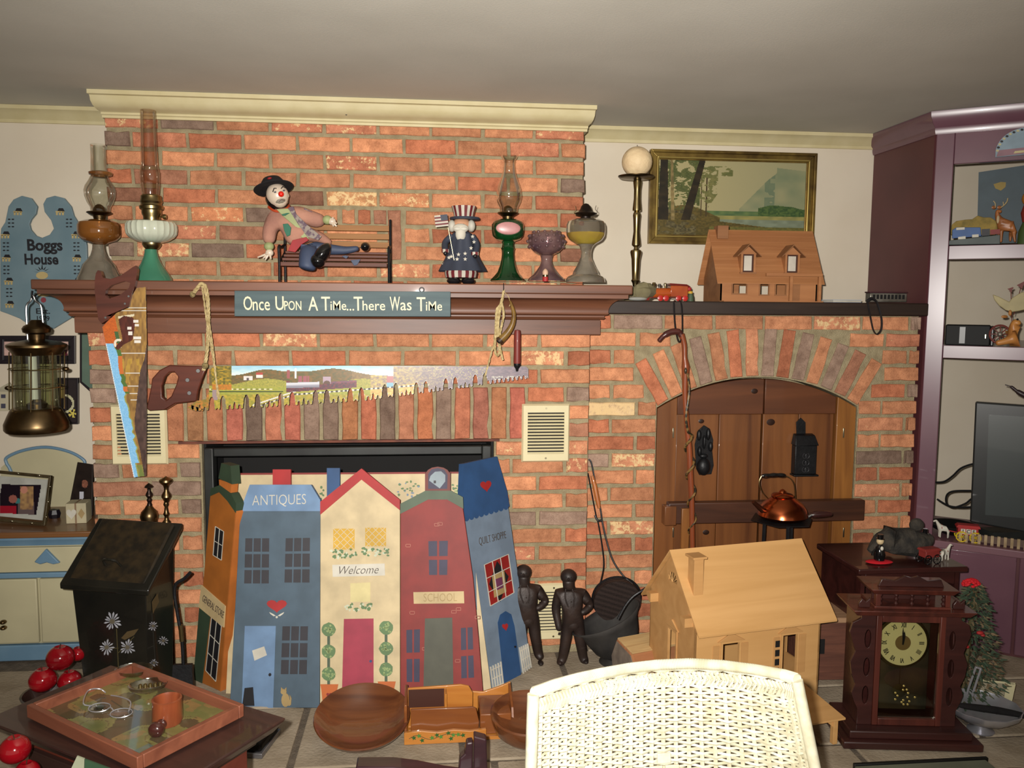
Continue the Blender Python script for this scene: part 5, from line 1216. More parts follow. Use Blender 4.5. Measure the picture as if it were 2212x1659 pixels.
for (a,b,c,d) in win:
    f=MB(); e=.007
    for q in (rc(a-e,b-e,a,d+e),rc(c,b-e,c+e,d+e),rc(a,b-e,c,b),rc(a,d,c,d+e)): f.prism(q,-.004,0)
    t.part('window_frame',f,Mply,local=True,smooth=False)
    pd=MB().prism([(a-.02,d+e),(c+.02,d+e),((a+c)/2,d+e+.028)],-.006,0); t.part('window_pediment',pd,Mply2,local=True,smooth=False,bevel=.001)
    for x in (a-.035,c+.010):
        sh2=MB().box(x,x+.024,-.003,0,b,d-.004); t.part('shutter',sh2,Mply2,local=True,smooth=False,bevel=.0008)
sh3=MB()
for k in range(4): sh3.box(.296,.313,-.0036,-.0030,.135+k*.031,.157+k*.031)
t.part('shutter_panes',sh3,Mblack,local=True,smooth=False,kind='stuff')
f=MB()
for q in (rc(.113,.113,.120,.27),rc(.172,.113,.179,.27),rc(.12,.262,.172,.27)): f.prism(q,-.004,0,X=RG)
t.part('window_frame',f,Mply2,local=True,smooth=False); t.part('window_pediment',MB().prism([(.10,.272),(.192,.272),(.146,.300)],-.006,0,X=RG),Mply2,local=True,smooth=False,bevel=.001)
for y in (.03,.27): t.part('eave_bracket',MB().prism([(y-.015,ze-.0),(y+.015,ze-.0),(y+.015,ze-.012),(y-.005,ze-.03),(y-.015,ze-.03)],-.03,0,X=RG),Mply2,local=True,smooth=False)
t.part('floor_board',MB().box(.006,L_-.006,.006,W_-.006,.004,.012),Mply2,local=True,smooth=False)
px0,px1=.245,.388
t.part('porch_roof',MB().frustum([(px0,-.001,.105),(px1,-.001,.105),(px1,-.24,.085),(px0,-.24,.085)],[(px0,-.001,.111),(px1,-.001,.111),(px1,-.24,.091),(px0,-.24,.091)]),Mply,local=True,smooth=False)
for x,y in ((px0+.015,-.215),(px1-.02,-.215),(px1-.02,-.06)): t.part('porch_post',MB().box(x-.008,x+.008,y-.008,y+.008,0,.0845),Mply,local=True,bevel=.001)
t.part('porch_bracket',MB().prism([(px1-.028,.0835),(px1-.06,.0835),(px1-.028,.055)],-.218,-.212),Mply,local=True,smooth=False)
# ---- wooden bowls ----
Mbowl=wood('bowl_wood',(116,68,38),(78,42,24),'x',rough=.28,scale=3,coat=.5)
def bowl(uc,vc,r,label,tx,rot=0,low=0):
    base=aZ(uc,vc+42,HZ); c=Vector((base.x,base.y+.03,HZ))
    t=T('wooden_bowl',label,'bowl',c,group='turned wooden bowls on the hearth')
    X=Matrix.Translation(c+Vector((0,0,.014)))@Matrix.Rotation(math.radians(tx),4,'X')
    pr=[(.0,0),(r*.45,0),(r*.7,.012),(r*.93,.045),(r,.062),(r*.985,.066),(r*.93,.062),(r*.72,.028),(r*.4,.012),(0,.009)]
    t.part('bowl',MB().lathe(pr,n=48,X=X),Mbowl); return t
bowl(782,1558,.148,'wide shallow turned wooden bowl left of the ivy box',14)
cb2=aZ(1135,1606,HZ); t=T('wooden_bowl','deep turned wooden bowl half hidden by the wicker chair','bowl',cb2,group='turned wooden bowls on the hearth')
t.part('bowl',MB().lathe([(.0,0),(.085,0),(.105,.02),(.115,.05),(.118,.07),(.113,.074),(.105,.071),(.085,.05),(.04,.036),(0,.034)],n=44,X=Matrix.Translation(cb2+Vector((.012,.045,.012)))@Matrix.Rotation(math.radians(8),4,'X')),Mbowl)
# ---- wooden letter box with ivy ----
q=aZ(873,1608,HZ); q2=aZ(1050,1600,HZ); ang=math.atan2(q2.y-q.y,q2.x-q.x); wd=(q2-q).length
t=T('ivy_letter_box','golden wooden desk box with compartments and an ivy vine painted on its front rail','box',q,rz=ang)
Mgold=wood('golden_wood',(190,128,58),(162,98,40),'x',rough=.35,scale=3,coat=.3); Mgd=wood('golden_dark',(134,78,36),(104,56,28),'x',rough=.35,scale=3,coat=.3); Mdkp=mat('dark_partition',(64,34,24),rough=.5)
t.part('front_rail',MB().prism([(0,0),(wd,0),(wd,.040),(wd*.8,.036),(wd*.6,.042),(wd*.4,.036),(wd*.2,.043),(0,.038)],-.005,.006),Mgold,local=True,bevel=.0015)
t.part('base',MB().box(0,wd+.09,.0065,.16,0,.01),Mgold,local=True,smooth=False)
t.part('front_slot',MB().prism([(.02,.012),(wd*.9,.012),(wd*.92,.05),(wd*.88,.095),(wd*.84,.10),(.02,.10)],.020,.028),Mgd,local=True,bevel=.002)
t.part('middle_slot',MB().prism([(.01,.012),(wd*.85,.012),(wd*.85,.12),(wd*.80,.142),(wd*.7,.148),(.01,.142)],.075,.083),Mgold,local=True,bevel=.002)
t.part('side_panel',MB().box(0,.009,.008,.15,.0105,.12),Mgd,local=True,bevel=.002)
t.part('partition',MB().box(wd*.50,wd*.50+.005,.030,.073,.0105,.14),Mgold,local=True,bevel=.001)
t.part('dark_lining',MB().box(.012,wd*.5-.002,.0715,.0745,.08,.138),Mdkp,local=True)
t.part('back_panel',MB().prism([(0,.012),(wd+.09,.012),(wd+.09,.115),(wd+.05,.10),(wd,.085),(wd*.8,.09),(0,.09)],.150,.158),Mgold,local=True,bevel=.002)
t.part('end_panel',MB().frustum([(wd+.082,.008,.0105),(wd+.09,.008,.0105),(wd+.09,.149,.0105),(wd+.082,.149,.0105)],[(wd+.082,.05,.08),(wd+.09,.05,.08),(wd+.09,.149,.112),(wd+.082,.149,.112)]),Mgd,local=True,bevel=.001)
t.part('drawer_block',MB().box(wd*.93,wd+.080,.02,.149,.0105,.075),Mgd,local=True,bevel=.003)
ri=random.Random(8)
iv=[(.03,.022),(.045,.028),(.055,.013),(.085,.020),(.1,.028),(.112,.022),(.135,.033),(.15,.026),(.143,.015),(.165,.027),(.18,.024)]
for k,(x,z) in enumerate(iv):
    L2=MB(); P5=[(x+.008*(1 if j%2==0 else .45)*math.cos(j*math.pi/5+.5),z+.008*(1 if j%2==0 else .45)*math.sin(j*math.pi/5+.5)) for j in range(10)]
    L2.prism(P5,-.0064,-.005); t.part('ivy_leaf',L2,mat('ivy%d'%(k%2),[(38,84,36),(70,120,50)][k%2],rough=.5),local=True,smooth=False)
t.part('vine',MB().tube(smooth_pts([(.015,-.0055,.02),(.04,-.0055,.03),(.08,-.0055,.015),(.13,-.0055,.03),(.18,-.0055,.022)],5),.0009,4),Mstem,local=True)
# ---- dark wood piece at the bottom edge ----
Mplum=wood('dark_plum_wood',(62,36,40),(42,26,30),'x',rough=.4,scale=3,coat=.3)
z0=.40; A=aZ(775,1640,z0); B=aZ(1050,1668,z0); C_2=aZ(1030,1600,z0)
t=T('dark_wood_rack','dark plum wooden bar with an upright stepped block at the bottom edge','rack',Vector((B.x-.12,B.y-.02,FZ)))
arm=[aZ(772,1634,z0),aZ(850,1634,z0),aZ(900,1640,z0),aZ(960,1652,z0),aZ(1040,1662,z0)]
ar=MB()
top_=[Vector((p.x,p.y,z0)) for p in arm]; P_l=[p+Vector((0,-.05,0)) for p in top_]
loopA=top_+P_l[::-1]; ar.frustum([p-Vector((0,0,.035)) for p in loopA],loopA); t.part('bar',ar,Mplum,bevel=.004)
up_=[(1011,1659),(1011,1645),(1026,1610),(1052,1596),(1056,1625),(1056,1680),(1011,1680)]
BY=YP(aZ(1035,1655,z0).y-.01)
t.part('upright',pp(MB(),[(1024,1590),(1051,1597),(1054,1690),(1022,1690)],BY,-.03,.0),Mplum,smooth=False,bevel=.004)
t.part('stepped_block',pp(MB(),[(991,1660),(993,1640),(1004,1630),(1008,1606),(1022,1604),(1021,1690),(991,1690)],BY,-.03,-.002),Mplum,smooth=False,bevel=.004)
for k in (0,4): 
    p=top_[k]; t.part('leg',MB().box(p.x-.015+(.02 if k==0 else -.02),p.x+.015+(.02 if k==0 else -.02),p.y-.04,p.y-.01,FZ,z0-.036),Mplum,bevel=.002)
# ======================= ON THE MANTEL =======================
def lamp_part(t,name,prof,uc,Y,m,n=32,zmin=None,cap=True,flute=0,fn=0,closed=True,**k):
    b_,p_=lpx(prof,uc,Y)
    if zmin is not None: p_=[(r,max(z,zmin-b_.z)) for r,z in p_]
    return t.part(name,MB().lathe(p_,c=b_,n=n,cap=cap,flute=flute,fn=fn),m,**k)
def mthing(name,label,cat,uc,Y,zt,group=None):
    p=aY(uc,605,Y); return T(name,label,cat,(p.x,Y,zt),group=group)
Mcl=thinglass('clear_glass',(244,244,238),.14); 
Mamber=mat('amber_glass',(146,92,40),(110,66,30),rough=.08,spec=.8,coat=.6,scale=6,trans=.35)
Mgrnb=mat('green_base_glass',(66,128,100),(54,110,86),rough=.15,coat=.4,scale=4)
Mmilk=mat('milk_glass',(196,200,180),(186,190,170),rough=.15,coat=.5,scale=4)
Mgreen=mat('green_glass',(16,66,30),(8,40,18),rough=.06,coat=.8,scale=8,trans=.15)
Mameth=mat('amethyst_glass',(128,98,94),(86,62,70),rough=.08,coat=.7,scale=14,trans=.3)
Mcut=mat('smoky_pressed_glass',(176,166,148),(142,132,116),rough=.08,coat=.8,scale=16,trans=.65,ior=1.25)
Moil=mat('lamp_oil',(214,188,20),(190,150,14),rough=.1,coat=.5,scale=9)
YA=-.17
t=mthing('oil_lamp','oil lamp with an amber glass font and clear pinched chimney at the mantel left end','lamp',215,YA,MY,'oil lamps on the mantel')
lamp_part(t,'foot',[(606,47),(600,46),(592,42),(583,38),(572,34),(563,26),(552,17),(540,13),(533,12),(529,12)],215,YA,Mcut,zmin=MY)
lamp_part(t,'font',[(528.5,12),(524,22),(519,36),(512,43),(505,45),(488,45),(481,42),(476,30),(474,14)],215,YA,Mamber)
lamp_part(t,'burner',[(473.5,12),(466,14),(463,22),(460,27),(458,26),(457,14),(450,12),(444,8),(441,3)],215,YA,Mabrass)
lamp_part(t,'chimney',[(457,20),(448,21),(438,27),(424,32),(412,33),(402,30),(391,23),(383,19),(380,17.5),(367,17),(340,16),(312,16)],217,YA,Mcl,cap=False)
lamp_part(t,'shade_ring',[(380,19),(378,24),(373,25),(371,22),(371,19)],217,YA,Mamber,cap=False)
t=mthing('oil_lamp','tall oil lamp with a white ribbed glass font, green foot and very tall chimney','lamp',328,YA,MY,'oil lamps on the mantel')
lamp_part(t,'foot',[(607,44),(600,42),(592,37),(582,30),(570,22),(556,16),(545,13.5),(539,13)],328,YA,Mgrnb,zmin=MY)
lamp_part(t,'collar',[(538.5,13),(534,17),(529,20),(525,20)],328,YA,Mbrass)
lamp_part(t,'font',[(524.5,21),(520,36),(513,47),(506,52),(496,53.5),(486,53),(480,49),(477,38),(476,20)],328,YA,Mmilk,n=72,flute=.022,fn=24)
lamp_part(t,'burner',[(475.5,18),(468,18),(462,21),(454,21),(452,25),(446,26),(444,23),(440,22),(436,24),(430,22),(424,22),(421,19)],328,YA,Mbrass)
lamp_part(t,'chimney',[(424,18),(400,21),(373,21.5),(368,20),(357,18),(300,17),(238,16)],325,YA,thinglass('smoky_chimney',(240,228,216),.14),cap=False)
p=aY(352,468,YA); t.part('wick_knob',MB().lathe([(.008,0),(.009,.004),(.008,.012)],n=14,X=Matrix.Translation(p)@Matrix.Rotation(math.pi/2,4,'Y')).tube([aY(330,468,YA),p],.002,6),Mbrass)
t=mthing('oil_lamp','dark green glass oil lamp with a pink oval on its font and clear chimney','lamp',1097,YA,MY,'oil lamps on the mantel')
lamp_part(t,'foot',[(607,37),(604,36),(598,30),(588,22),(574,17),(560,14),(549,13),(540,13.5),(537,15),(534,13),(527,12),(522,14)],1097,YA,Mgreen,zmin=MY,n=40,flute=.03,fn=8)
lamp_part(t,'font',[(521.5,15),(517,27),(510,33),(500,35),(486,35),(479,31),(474,20)],1097,YA,Mgreen)
p=aY(1098,493,YA-35*mpp(1097,490,YA)-.001); k=mpp(1097,490,YA)
t.part('pink_medallion',MB().ball(p,(26*k,.006,13.5*k),20,10),mat('pink_oval',(190,138,136),(170,118,116),rough=.35,scale=20)); 
t.part('medallion_rim',MB().tube([p+Vector((27*k*math.cos(a),.001,14.5*k*math.sin(a))) for a in [i*math.pi/16 for i in range(32)]],.0025,6,closed=True),Mgreen)
lamp_part(t,'burner',[(473.5,11),(468,12),(465,17),(461,23),(459,22),(457,11),(452,10),(447,8),(444,3)],1097,YA,Mabrass)
lamp_part(t,'chimney',[(459,19),(448,20),(436,26),(424,28),(408,26),(388,19),(372,14),(354,12),(346,13),(341,17),(337,18)],1099,YA,Mcl,cap=False)
t=mthing('oil_lamp','purple-brown bobbled glass lamp base without a chimney, second from the mantel right end','lamp',1180,YA,MY,'oil lamps on the mantel')
lamp_part(t,'foot',[(607,40),(602,38),(594,30),(585,22),(575,15),(566,12),(558,12),(552,14)],1180,YA,Mameth,zmin=MY)
lamp_part(t,'font',[(551.5,14),(545,27),(537,35),(527,40),(516,39),(507,35),(501,26),(498,12),(498,0)],1180,YA,Mameth,n=60,flute=.012,fn=15)
bb=MB(); k=mpp(1180,520,YA); cz=aY(1180,522,YA)
for r_,dz,n_,o_ in ((37,-.020,15,0),(40,0,15,.5),(37,.020,15,0),(28,.034,12,.5)):
    for i in range(n_):
        a=2*math.pi*(i+o_)/n_; bb.ball((cz.x+r_*k*math.cos(a),cz.y+r_*k*math.sin(a),cz.z+dz),.0065,8,5)
t.part('bobble',bb,Mameth,kind='stuff')
t=mthing('oil_lamp','clear pressed-glass oil lamp half full of yellow oil, at the mantel right end','lamp',1265,YA,MY,'oil lamps on the mantel')
lamp_part(t,'foot',[(610,42),(603,41),(598,38),(593,28),(586,26),(576,20),(565,15),(555,11),(543,11),(533,14),(528,18)],1265,YA,Mcut,zmin=MY,n=40,flute=.02,fn=10)
lamp_part(t,'oil',[(527.5,15),(522,24),(516,32),(508,37),(503,38)],1265,YA,Moil,n=48,flute=.02,fn=12)
lamp_part(t,'font',[(528,19),(519,34),(510,40),(498,41.5),(486,41),(479,38),(474,28),(472,14)],1265,YA,mat('clear_pressed',(226,220,206),rough=.06,trans=.95,ior=1.15,spec=.9,coat=.5),n=48,flute=.025,fn=12,cap=False)
lamp_part(t,'burner',[(471.5,11),(468,11),(466,20),(461,25),(458,16),(452,12),(446,10),(441,6),(439,0)],1265,YA,mat('blackened_burner',(52,40,34),(34,28,26),rough=.4,metal=.7,scale=20))
for s in (-1,1): t.part('prong',MB().tube(smooth_pts([aY(1265+s*21,466,YA),aY(1265+s*25,458,YA),aY(1265+s*21,452,YA),aY(1265+s*23,444,YA)],4),.001,5),Mabrass)
# tiny santa candle
t=mthing('tiny_santa','tiny white and red painted santa figure standing before the purple lamp base','figurine',1178,-.30,MY)
lamp_part(t,'robe',[(608,6),(602,6.5),(598,6)],1178,-.30,redR,zmin=MY); lamp_part(t,'belt',[(597.5,6),(594,6)],1178,-.30,Mbrass); lamp_part(t,'head',[(593.5,6),(588,6.5),(584,5),(581,2),(580,0)],1178,-.30,P_('santa_face',(230,190,160)))
# ---- patriotic bearded figurine ----
Mst=P_('stripe_red',(122,34,40)); Mwh=P_('figure_white',(222,214,196)); Mnavy=P_('coat_navy',(62,68,84)); Mskin=P_('figure_face',(232,172,132)); Mboot=mat('boot_black',(28,26,28),rough=.25)
YS=-.20; cx_=997
t=mthing('bearded_flag_figurine','bearded figurine in a striped top hat and starry navy coat holding a small flag','figurine',cx_,YS,MY)
def striped(prof,uc,n=24,c=None,X=None,dx=0):
    b_,p_=lpx(prof,uc,YS); mb=MB(); mb.lathe(p_,c=b_,n=n); 
    nn=0
    for k in range(len(p_)-1):
        for i in range(n): mb.mi[nn]=(i//1)%2; nn+=1
    return mb
k=mpp(997,520,YS)
t.part('striped_trousers',striped([(600,34),(590,36),(575,33),(560,30)],996,28),[Mst,Mwh],smooth=False)
for u in (980,1011): 
    p=aY(u,599,YS-.040); t.part('boot',MB().ball((p.x,p.y,MY+.013),(15*k,.030,.0135),16,8),Mboot)
fl=MB(); b_,p_=lpx([(586,52),(578,48),(560,38),(540,30),(520,25),(506,22),(500,14)],998,YS); fl.lathe(p_,c=b_,n=36,flute=.06,fn=7,cap=False)
t.part('coat',fl,Mnavy)
for u0,v0,u1,v1,u2,v2,s in ((976,510,962,524,962,542,-1),(1020,510,1030,528,1026,548,1)):
    t.part('sleeve',MB().tube(smooth_pts([aY(u0,v0,YS-.01),aY(u1,v1,YS-.02),aY(u2,v2,YS-.05)],4),[.012]*9,12),Mnavy)
    p=aY(u2,v2,YS-.052); cf=MB(); cf.lathe([(.0135,-.006),(.0135,.006)],c=p,n=16); 
    for i in range(16): cf.mi[i]=i//2%2
    t.part('cuff',cf,[Mst,Mwh],smooth=False); t.part('mitten',MB().ball(p+Vector((0,-.008,-.009)),(.008,.008,.009),12,8),Mboot)
t.part('beard',MB().ball(aY(995,505,YS-.036),(11*k,.010,17*k),16,10).ball(aY(995,493,YS-.036),(17*k,.010,10*k),16,10),Mwh)
t.part('head',MB().ball(aY(997,485,YS),(19*k,.030,16*k),18,12),Mskin)
t.part('moustache',MB().ball(aY(989,494,YS-.042),(9*k,.006,4.5*k),12,8).ball(aY(1001,494,YS-.042),(9*k,.006,4.5*k),12,8),whiteP)
t.part('hair',MB().ball(aY(976,488,YS-.008),(9*k,.020,13*k),12,8).ball(aY(1018,488,YS-.008),(9*k,.020,13*k),12,8),whiteP,kind='stuff')
t.part('nose',MB().ball(aY(996,488,YS-.034),.0045,10,6),Mskin)
for u in (989,1002): t.part('eye',MB().ball(aY(u,484,YS-.029),.0016,8,5),Mboot)
b_,p_=lpx([(475,32),(472.5,33),(470,32)],1004,YS); t.part('hat_brim',MB().lathe(p_,c=b_,n=28),Mnavy)
hm=MB(); b_,p_=lpx([(469.5,21),(460,23),(450,26),(446,27)],1002,YS); hm.lathe(p_,c=b_,n=24)
nn=0
for q in range(3):
    for i in range(24): hm.mi[nn]=i%2; nn+=1
t.part('top_hat',hm,[Mst,Mwh],smooth=False)
rs_=random.Random(2)
for (u,v) in ((1020,512),(1023,524),(1016,538),(974,556),(1003,550),(989,552),(969,558),(1003,562),(958,572),(986,562),(967,514)):
    a=aY(u,v,YS-.043-.0009*(v-540) if False else YS); rad=(22+ (v-506)*.30)*k; dx=a.x-aY(998,v,YS).x; dy=-math.sqrt(max(0,(rad*1.05)**2-dx*dx))
    sm=MB(); R_=.0078; sm.prism([(R_*(1 if j%2==0 else .42)*math.sin(j*math.pi/5),R_*(1 if j%2==0 else .42)*math.cos(j*math.pi/5)) for j in range(10)],-.001,.002,X=Matrix.Translation((a.x,YS+dy-.0035,a.z)))
    t.part('star',sm,Mwh,smooth=False)
t.part('flag_pole',MB().tube([aY(968,492,YS-.06),aY(981,562,YS-.06)],.0012,6),Mbrass)
FG=YP(YS-.06); fq=[(938,466),(966,463),(969,488),(941,491)]
for i in range(7):
    a=lerp(fq[0],fq[3],i/7); b=lerp(fq[1],fq[2],i/7); c=lerp(fq[1],fq[2],(i+1)/7); d=lerp(fq[0],fq[3],(i+1)/7)
    t.part('flag_stripe',pp(MB(),[a,b,c,d],FG,-.001,.001),Mst if i%2 else Mwh,smooth=False)
t.part('flag_canton',pp(MB(),[(951,464.5),(966,463),(967.5,475),(953,477)],FG,.0011,.0018),Mnavy,smooth=False)
# ---- toy bench ----
BF,BB=-.275,-.150
xl_,xr_=aY(603,570,BF).x,aY(840,570,BF).x
t=T('toy_bench','small slatted toy park bench with black iron ends holding the clown doll','bench',((xl_+xr_)/2,(BF+BB)/2,MY))
Mslat=wood('bench_slat',(158,110,60),(128,84,42),'x',rough=.65,scale=4); Mslat2=wood('bench_seat_slat',(104,56,38),(74,40,30),'x',rough=.6,scale=4)
for v0,v1 in ((487,499),(505,517),(523,535)):
    z0_,z1_=aY(780,v1,BB).z,aY(780,v0,BB).z; t.part('back_slat',MB().box(xl_+.02,xr_-.004,BB-.004,BB+.002,z0_,z1_),Mslat,bevel=.001)
for i,(v0,v1) in enumerate(((544,549),(551,556.5),(558.5,564.5),(567,576))):
    y=BB-.018-(BB-BF-.02)*i/3; z0_,z1_=aY(720,v1,y).z,aY(720,v0,y).z; t.part('seat_slat',MB().box(xl_+.006,xr_-.006,y-.012,y+.008,z0_,z1_),Mslat2,bevel=.0015)
for x,bk in ((xl_,1),(xr_,1)):
    zz=lambda v,Y: aY(720,v,Y).z
    e=MB(); e.tube(smooth_pts([(x,BB,MY),(x,BB,zz(560,BB)),(x,BB+.004,zz(500,BB)),(x,BB+.012,zz(472,BB))],4),.0045,8)
    t.part('rear_leg',e,Miron)
    t.part('front_leg',MB().tube(smooth_pts([(x,BF,MY),(x,BF+.002,zz(575,BF)),(x,BF-.003,zz(550,BF)),(x,BF-.006,zz(538,BF)),(x,BF+.008,zz(532,BF)),(x,BF+.05,zz(533,BF)),(x,BB,zz(530,BB))],4),.0045,8),Miron)
    t.part('seat_bar',MB().tube([(x,BF,zz(571,BF)),(x,BB,zz(546,BB))],.004,8),Miron)
# ---- clown doll ----
t=T('clown_doll','clown doll in black bowler and pink coat slumped on a toy bench','doll',aY(650,560,-.21))
t.o.location=(aY(650,560,-.21).x,-.21,aY(650,560,-.21).z); t.M=Matrix.Translation(t.o.location); t.Mi=t.M.inverted()
Mcoat=mat('coat_pink',(176,128,108),(150,106,92),rough=.95,scale=9,bump=.3,bscale=60); Mjean=P_('trouser_blue',(70,82,110)); Mface=mat('porcelain_face',(212,196,176),(200,182,162),rough=.3,coat=.3,scale=8); Mshirt=P_('shirt_green',(176,184,126)); Mshoe=mat('patent_black',(16,15,16),rough=.12,coat=.6)
K=mpp(620,480,-.2); A=lambda u,v,Y=-.20: aY(u,v,Y)
J={'hip':(A(650,528,-.205),(27*K,20*K)),'bel':(A(637,508),(31*K,22*K)),'che':(A(617,474),(30*K,19*K)),'nk':(A(606,454),(11*K,11*K)),'sl':(A(588,474),17*K),'el':(A(580,506,-.215),14*K),'cl':(A(582,528,-.225),11*K),
   'sr':(A(650,463),19*K),'er':(A(682,478,-.21),16*K),'cr':(A(702,474,-.22),11*K),'fl':(A(690,512,-.19),(18*K,12*K)),'fl2':(A(716,528,-.18),(9*K,6*K))}
J={k_:(p_,tuple(1.22*x for x in (r_ if isinstance(r_,tuple) else (r_,r_)))) for k_,(p_,r_) in J.items()}
skinfig('coat',t.o,t.Mi,J,[('hip','bel'),('bel','che'),('che','nk'),('che','sl'),('sl','el'),('el','cl'),('che','sr'),('sr','er'),('er','cr'),('bel','fl'),('fl','fl2')],'hip',Mcoat)
J={'p':(A(662,532,-.235),(18*K,15*K)),'a':(A(668,546,-.265),24*K),'b':(A(664,575,-.285),20*K),'b2':(A(662,584,-.287),20*K),'c':(A(712,539,-.235),13*K),'d':(A(748,541,-.235),9*K),'d2':(A(776,536,-.235),6*K)}
skinfig('trousers',t.o,t.Mi,J,[('p','a'),('a','b'),('b','b2'),('p','c'),('c','d'),('d','d2')],'p',Mjean)
SHp=YP(-.232)
def onc(name,poly,Y,m,th=.004): return t.part(name,pp(MB(),poly,YP(Y),-th,th),m,bevel=.001)
t.part('shirt',MB().frustum([A(u,v,-.250) for u,v in [(597,452),(622,450),(640,468),(652,492),(668,516),(652,514),(636,488),(612,468)]],[A(u,v,-.200) for u,v in [(597,452),(622,450),(640,468),(652,492),(668,516),(652,514),(636,488),(612,468)]]),Mshirt,bevel=.002)
Mtie=mat('tie_plaid',(92,72,84),(140,128,118),rough=.7,scale=60,lo=.45,hi=.55)
onc('necktie',[(622,449),(634,446),(640,462),(662,484),(695,511),(688,519),(664,512),(644,484),(630,462)],-.257,Mtie)
onc('coat_patch',[(657,449),(675,458),(666,470),(658,462)],-.225,Mtie,.003)
onc('coat_patch',[(611,484),(622,483),(629,492),(627,508),(620,511),(614,498)],-.262,P_('patch_green',(28,110,82)),.003)
onc('collar_patch',[(608,463),(620,460),(626,460),(616,466),(610,466)],-.256,P_('patch_green',(28,110,82)),.002)
onc('belt_patch',[(632,519),(662,512),(667,519),(652,528),(638,545),(622,542)],-.272,P_('sash_red',(170,24,30)),.003)
t.part('ruff',MB().tube(smooth_pts([A(580,447,-.215),A(592,455,-.235),A(606,456,-.24),A(620,450,-.235),A(624,444,-.20)],4),.0045,8),P_('ruff_orange',(206,76,32)))
hc=A(600,424,-.215); HX=Matrix.Translation(hc)@Matrix.Rotation(math.radians(-14),4,'Y')@Matrix.Rotation(math.radians(14),4,'Z')
hb=MB(); hb.ball((0,0,.004),(24*K,23*K,26*K),20,14,X=HX); hb.ball((.002,-.004,-.018),(17*K,17*K,15*K),16,10,X=HX); t.part('head',hb,Mface)
t.part('jaw_stubble',MB().ball((.002,-.006,-.019),(15*K,17.5*K,11*K),16,10,X=HX),P_('stubble',(160,150,132)))  # greyer stubble on the lower face
t.part('hair',MB().ball((-.004,.012,-.004),(25*K,20*K,27*K),18,12,X=HX),Mshoe)
t.part('nose',MB().ball((.009,-24*K,-.001),.0105,14,10,X=HX),mat('red_nose',(214,34,20),rough=.2,coat=.5))
for x,r in ((-.009,.35),(.022,-.3)):
    t.part('eyebrow',MB().tube([HX@Vector((x-.008,-22*K,.018-(.006 if r>0 else -.0))),HX@Vector((x,-23*K,.024)),HX@Vector((x+.008,-22*K,.022 if r>0 else .018))],.0018,6),Mshoe)
    t.part('eye',MB().ball((x,-22.5*K,.010),(.0045,.003,.003),10,6,X=HX),P_('eye_grey',(96,92,100)))
    t.part('ear',MB().ball((-.036 if x<0 else .036,.004,-.002),(.005,.006,.009),10,6,X=HX),Mface) 
t.part('mouth',MB().tube([HX@Vector((-.004,-.036,-.024)),HX@Vector((.006,-.038,-.020)),HX@Vector((.016,-.036,-.025))],.0014,6),P_('mouth',(120,90,84)))
HT_=Matrix.Translation(A(591,408,-.205))@Matrix.Rotation(math.radians(-13),4,'Y')@Matrix.Rotation(math.radians(-14),4,'X')
Mfelt=mat('black_felt',(22,18,20),(14,12,13),rough=.9,scale=30)
t.part('bowler_hat',MB().lathe([(43*K,.003),(42*K,.000),(34*K,-.003),(26*K,.0),(25.5*K,.012),(24*K,.026),(19*K,.038),(10*K,.044),(0,.045)],n=32,X=HT_),Mfelt)
t.part('hat_feather',MB().ball((.0,-25*K,.024),(.008,.004,.004),10,6,X=HT_),P_('sash_red',(170,24,30)))
for (u,v,Y,dirs) in ((582,546,-.228,[(-12,11),(-22,9),(-8,14),(3,12)]),(717,478,-.225,[(6,8),(9,10),(9,4),(3,10)])):
    base=A(u,v,Y); hm=MB(); hm.ball(base,(9*K,7*K,8*K),12,8)
    t.part('cuff',MB().ball(A(u-1 if u<600 else u-10,v-14 if u<600 else v-3,Y+.004),(11*K,10*K,10*K),12,8),Mshirt)
    for q,(dx,dv) in enumerate(dirs+[(-7,2) if u<600 else (2,-8)]):
        a=A(u+dx*.4,v+dv*.4,Y-.002*q); b=A(u+dx*.8,v+dv*.8,Y-.003-.002*q); c=A(u+dx*1.15,v+dv*1.1,Y-.001-.002*q); hm.tube([a,b,c],[.0042,.0036,.0024],8)
    t.part('hand',hm,Mface)
t.part('shoe',MB().ball((0,0,0),(29*K,17*K,15*K),18,12,X=Matrix.Translation(A(695,550,-.302))@Matrix.Rotation(math.radians(-55),4,'Y')).ball((-.026,-.004,-.002),(15*K,16*K,16*K),14,10,X=Matrix.Translation(A(695,550,-.302))@Matrix.Rotation(math.radians(-55),4,'Y')),Mshoe)
t.part('shoe',MB().ball(A(789,533,-.245),(10*K,16*K,10*K),16,12),Mshoe)
for poly in ([(738,554),(746,551),(753,554),(748,559)],[(757,562),(779,560),(772,572),(765,574)]): onc('cloth_scrap',poly,-.290,Mjean,.0015)
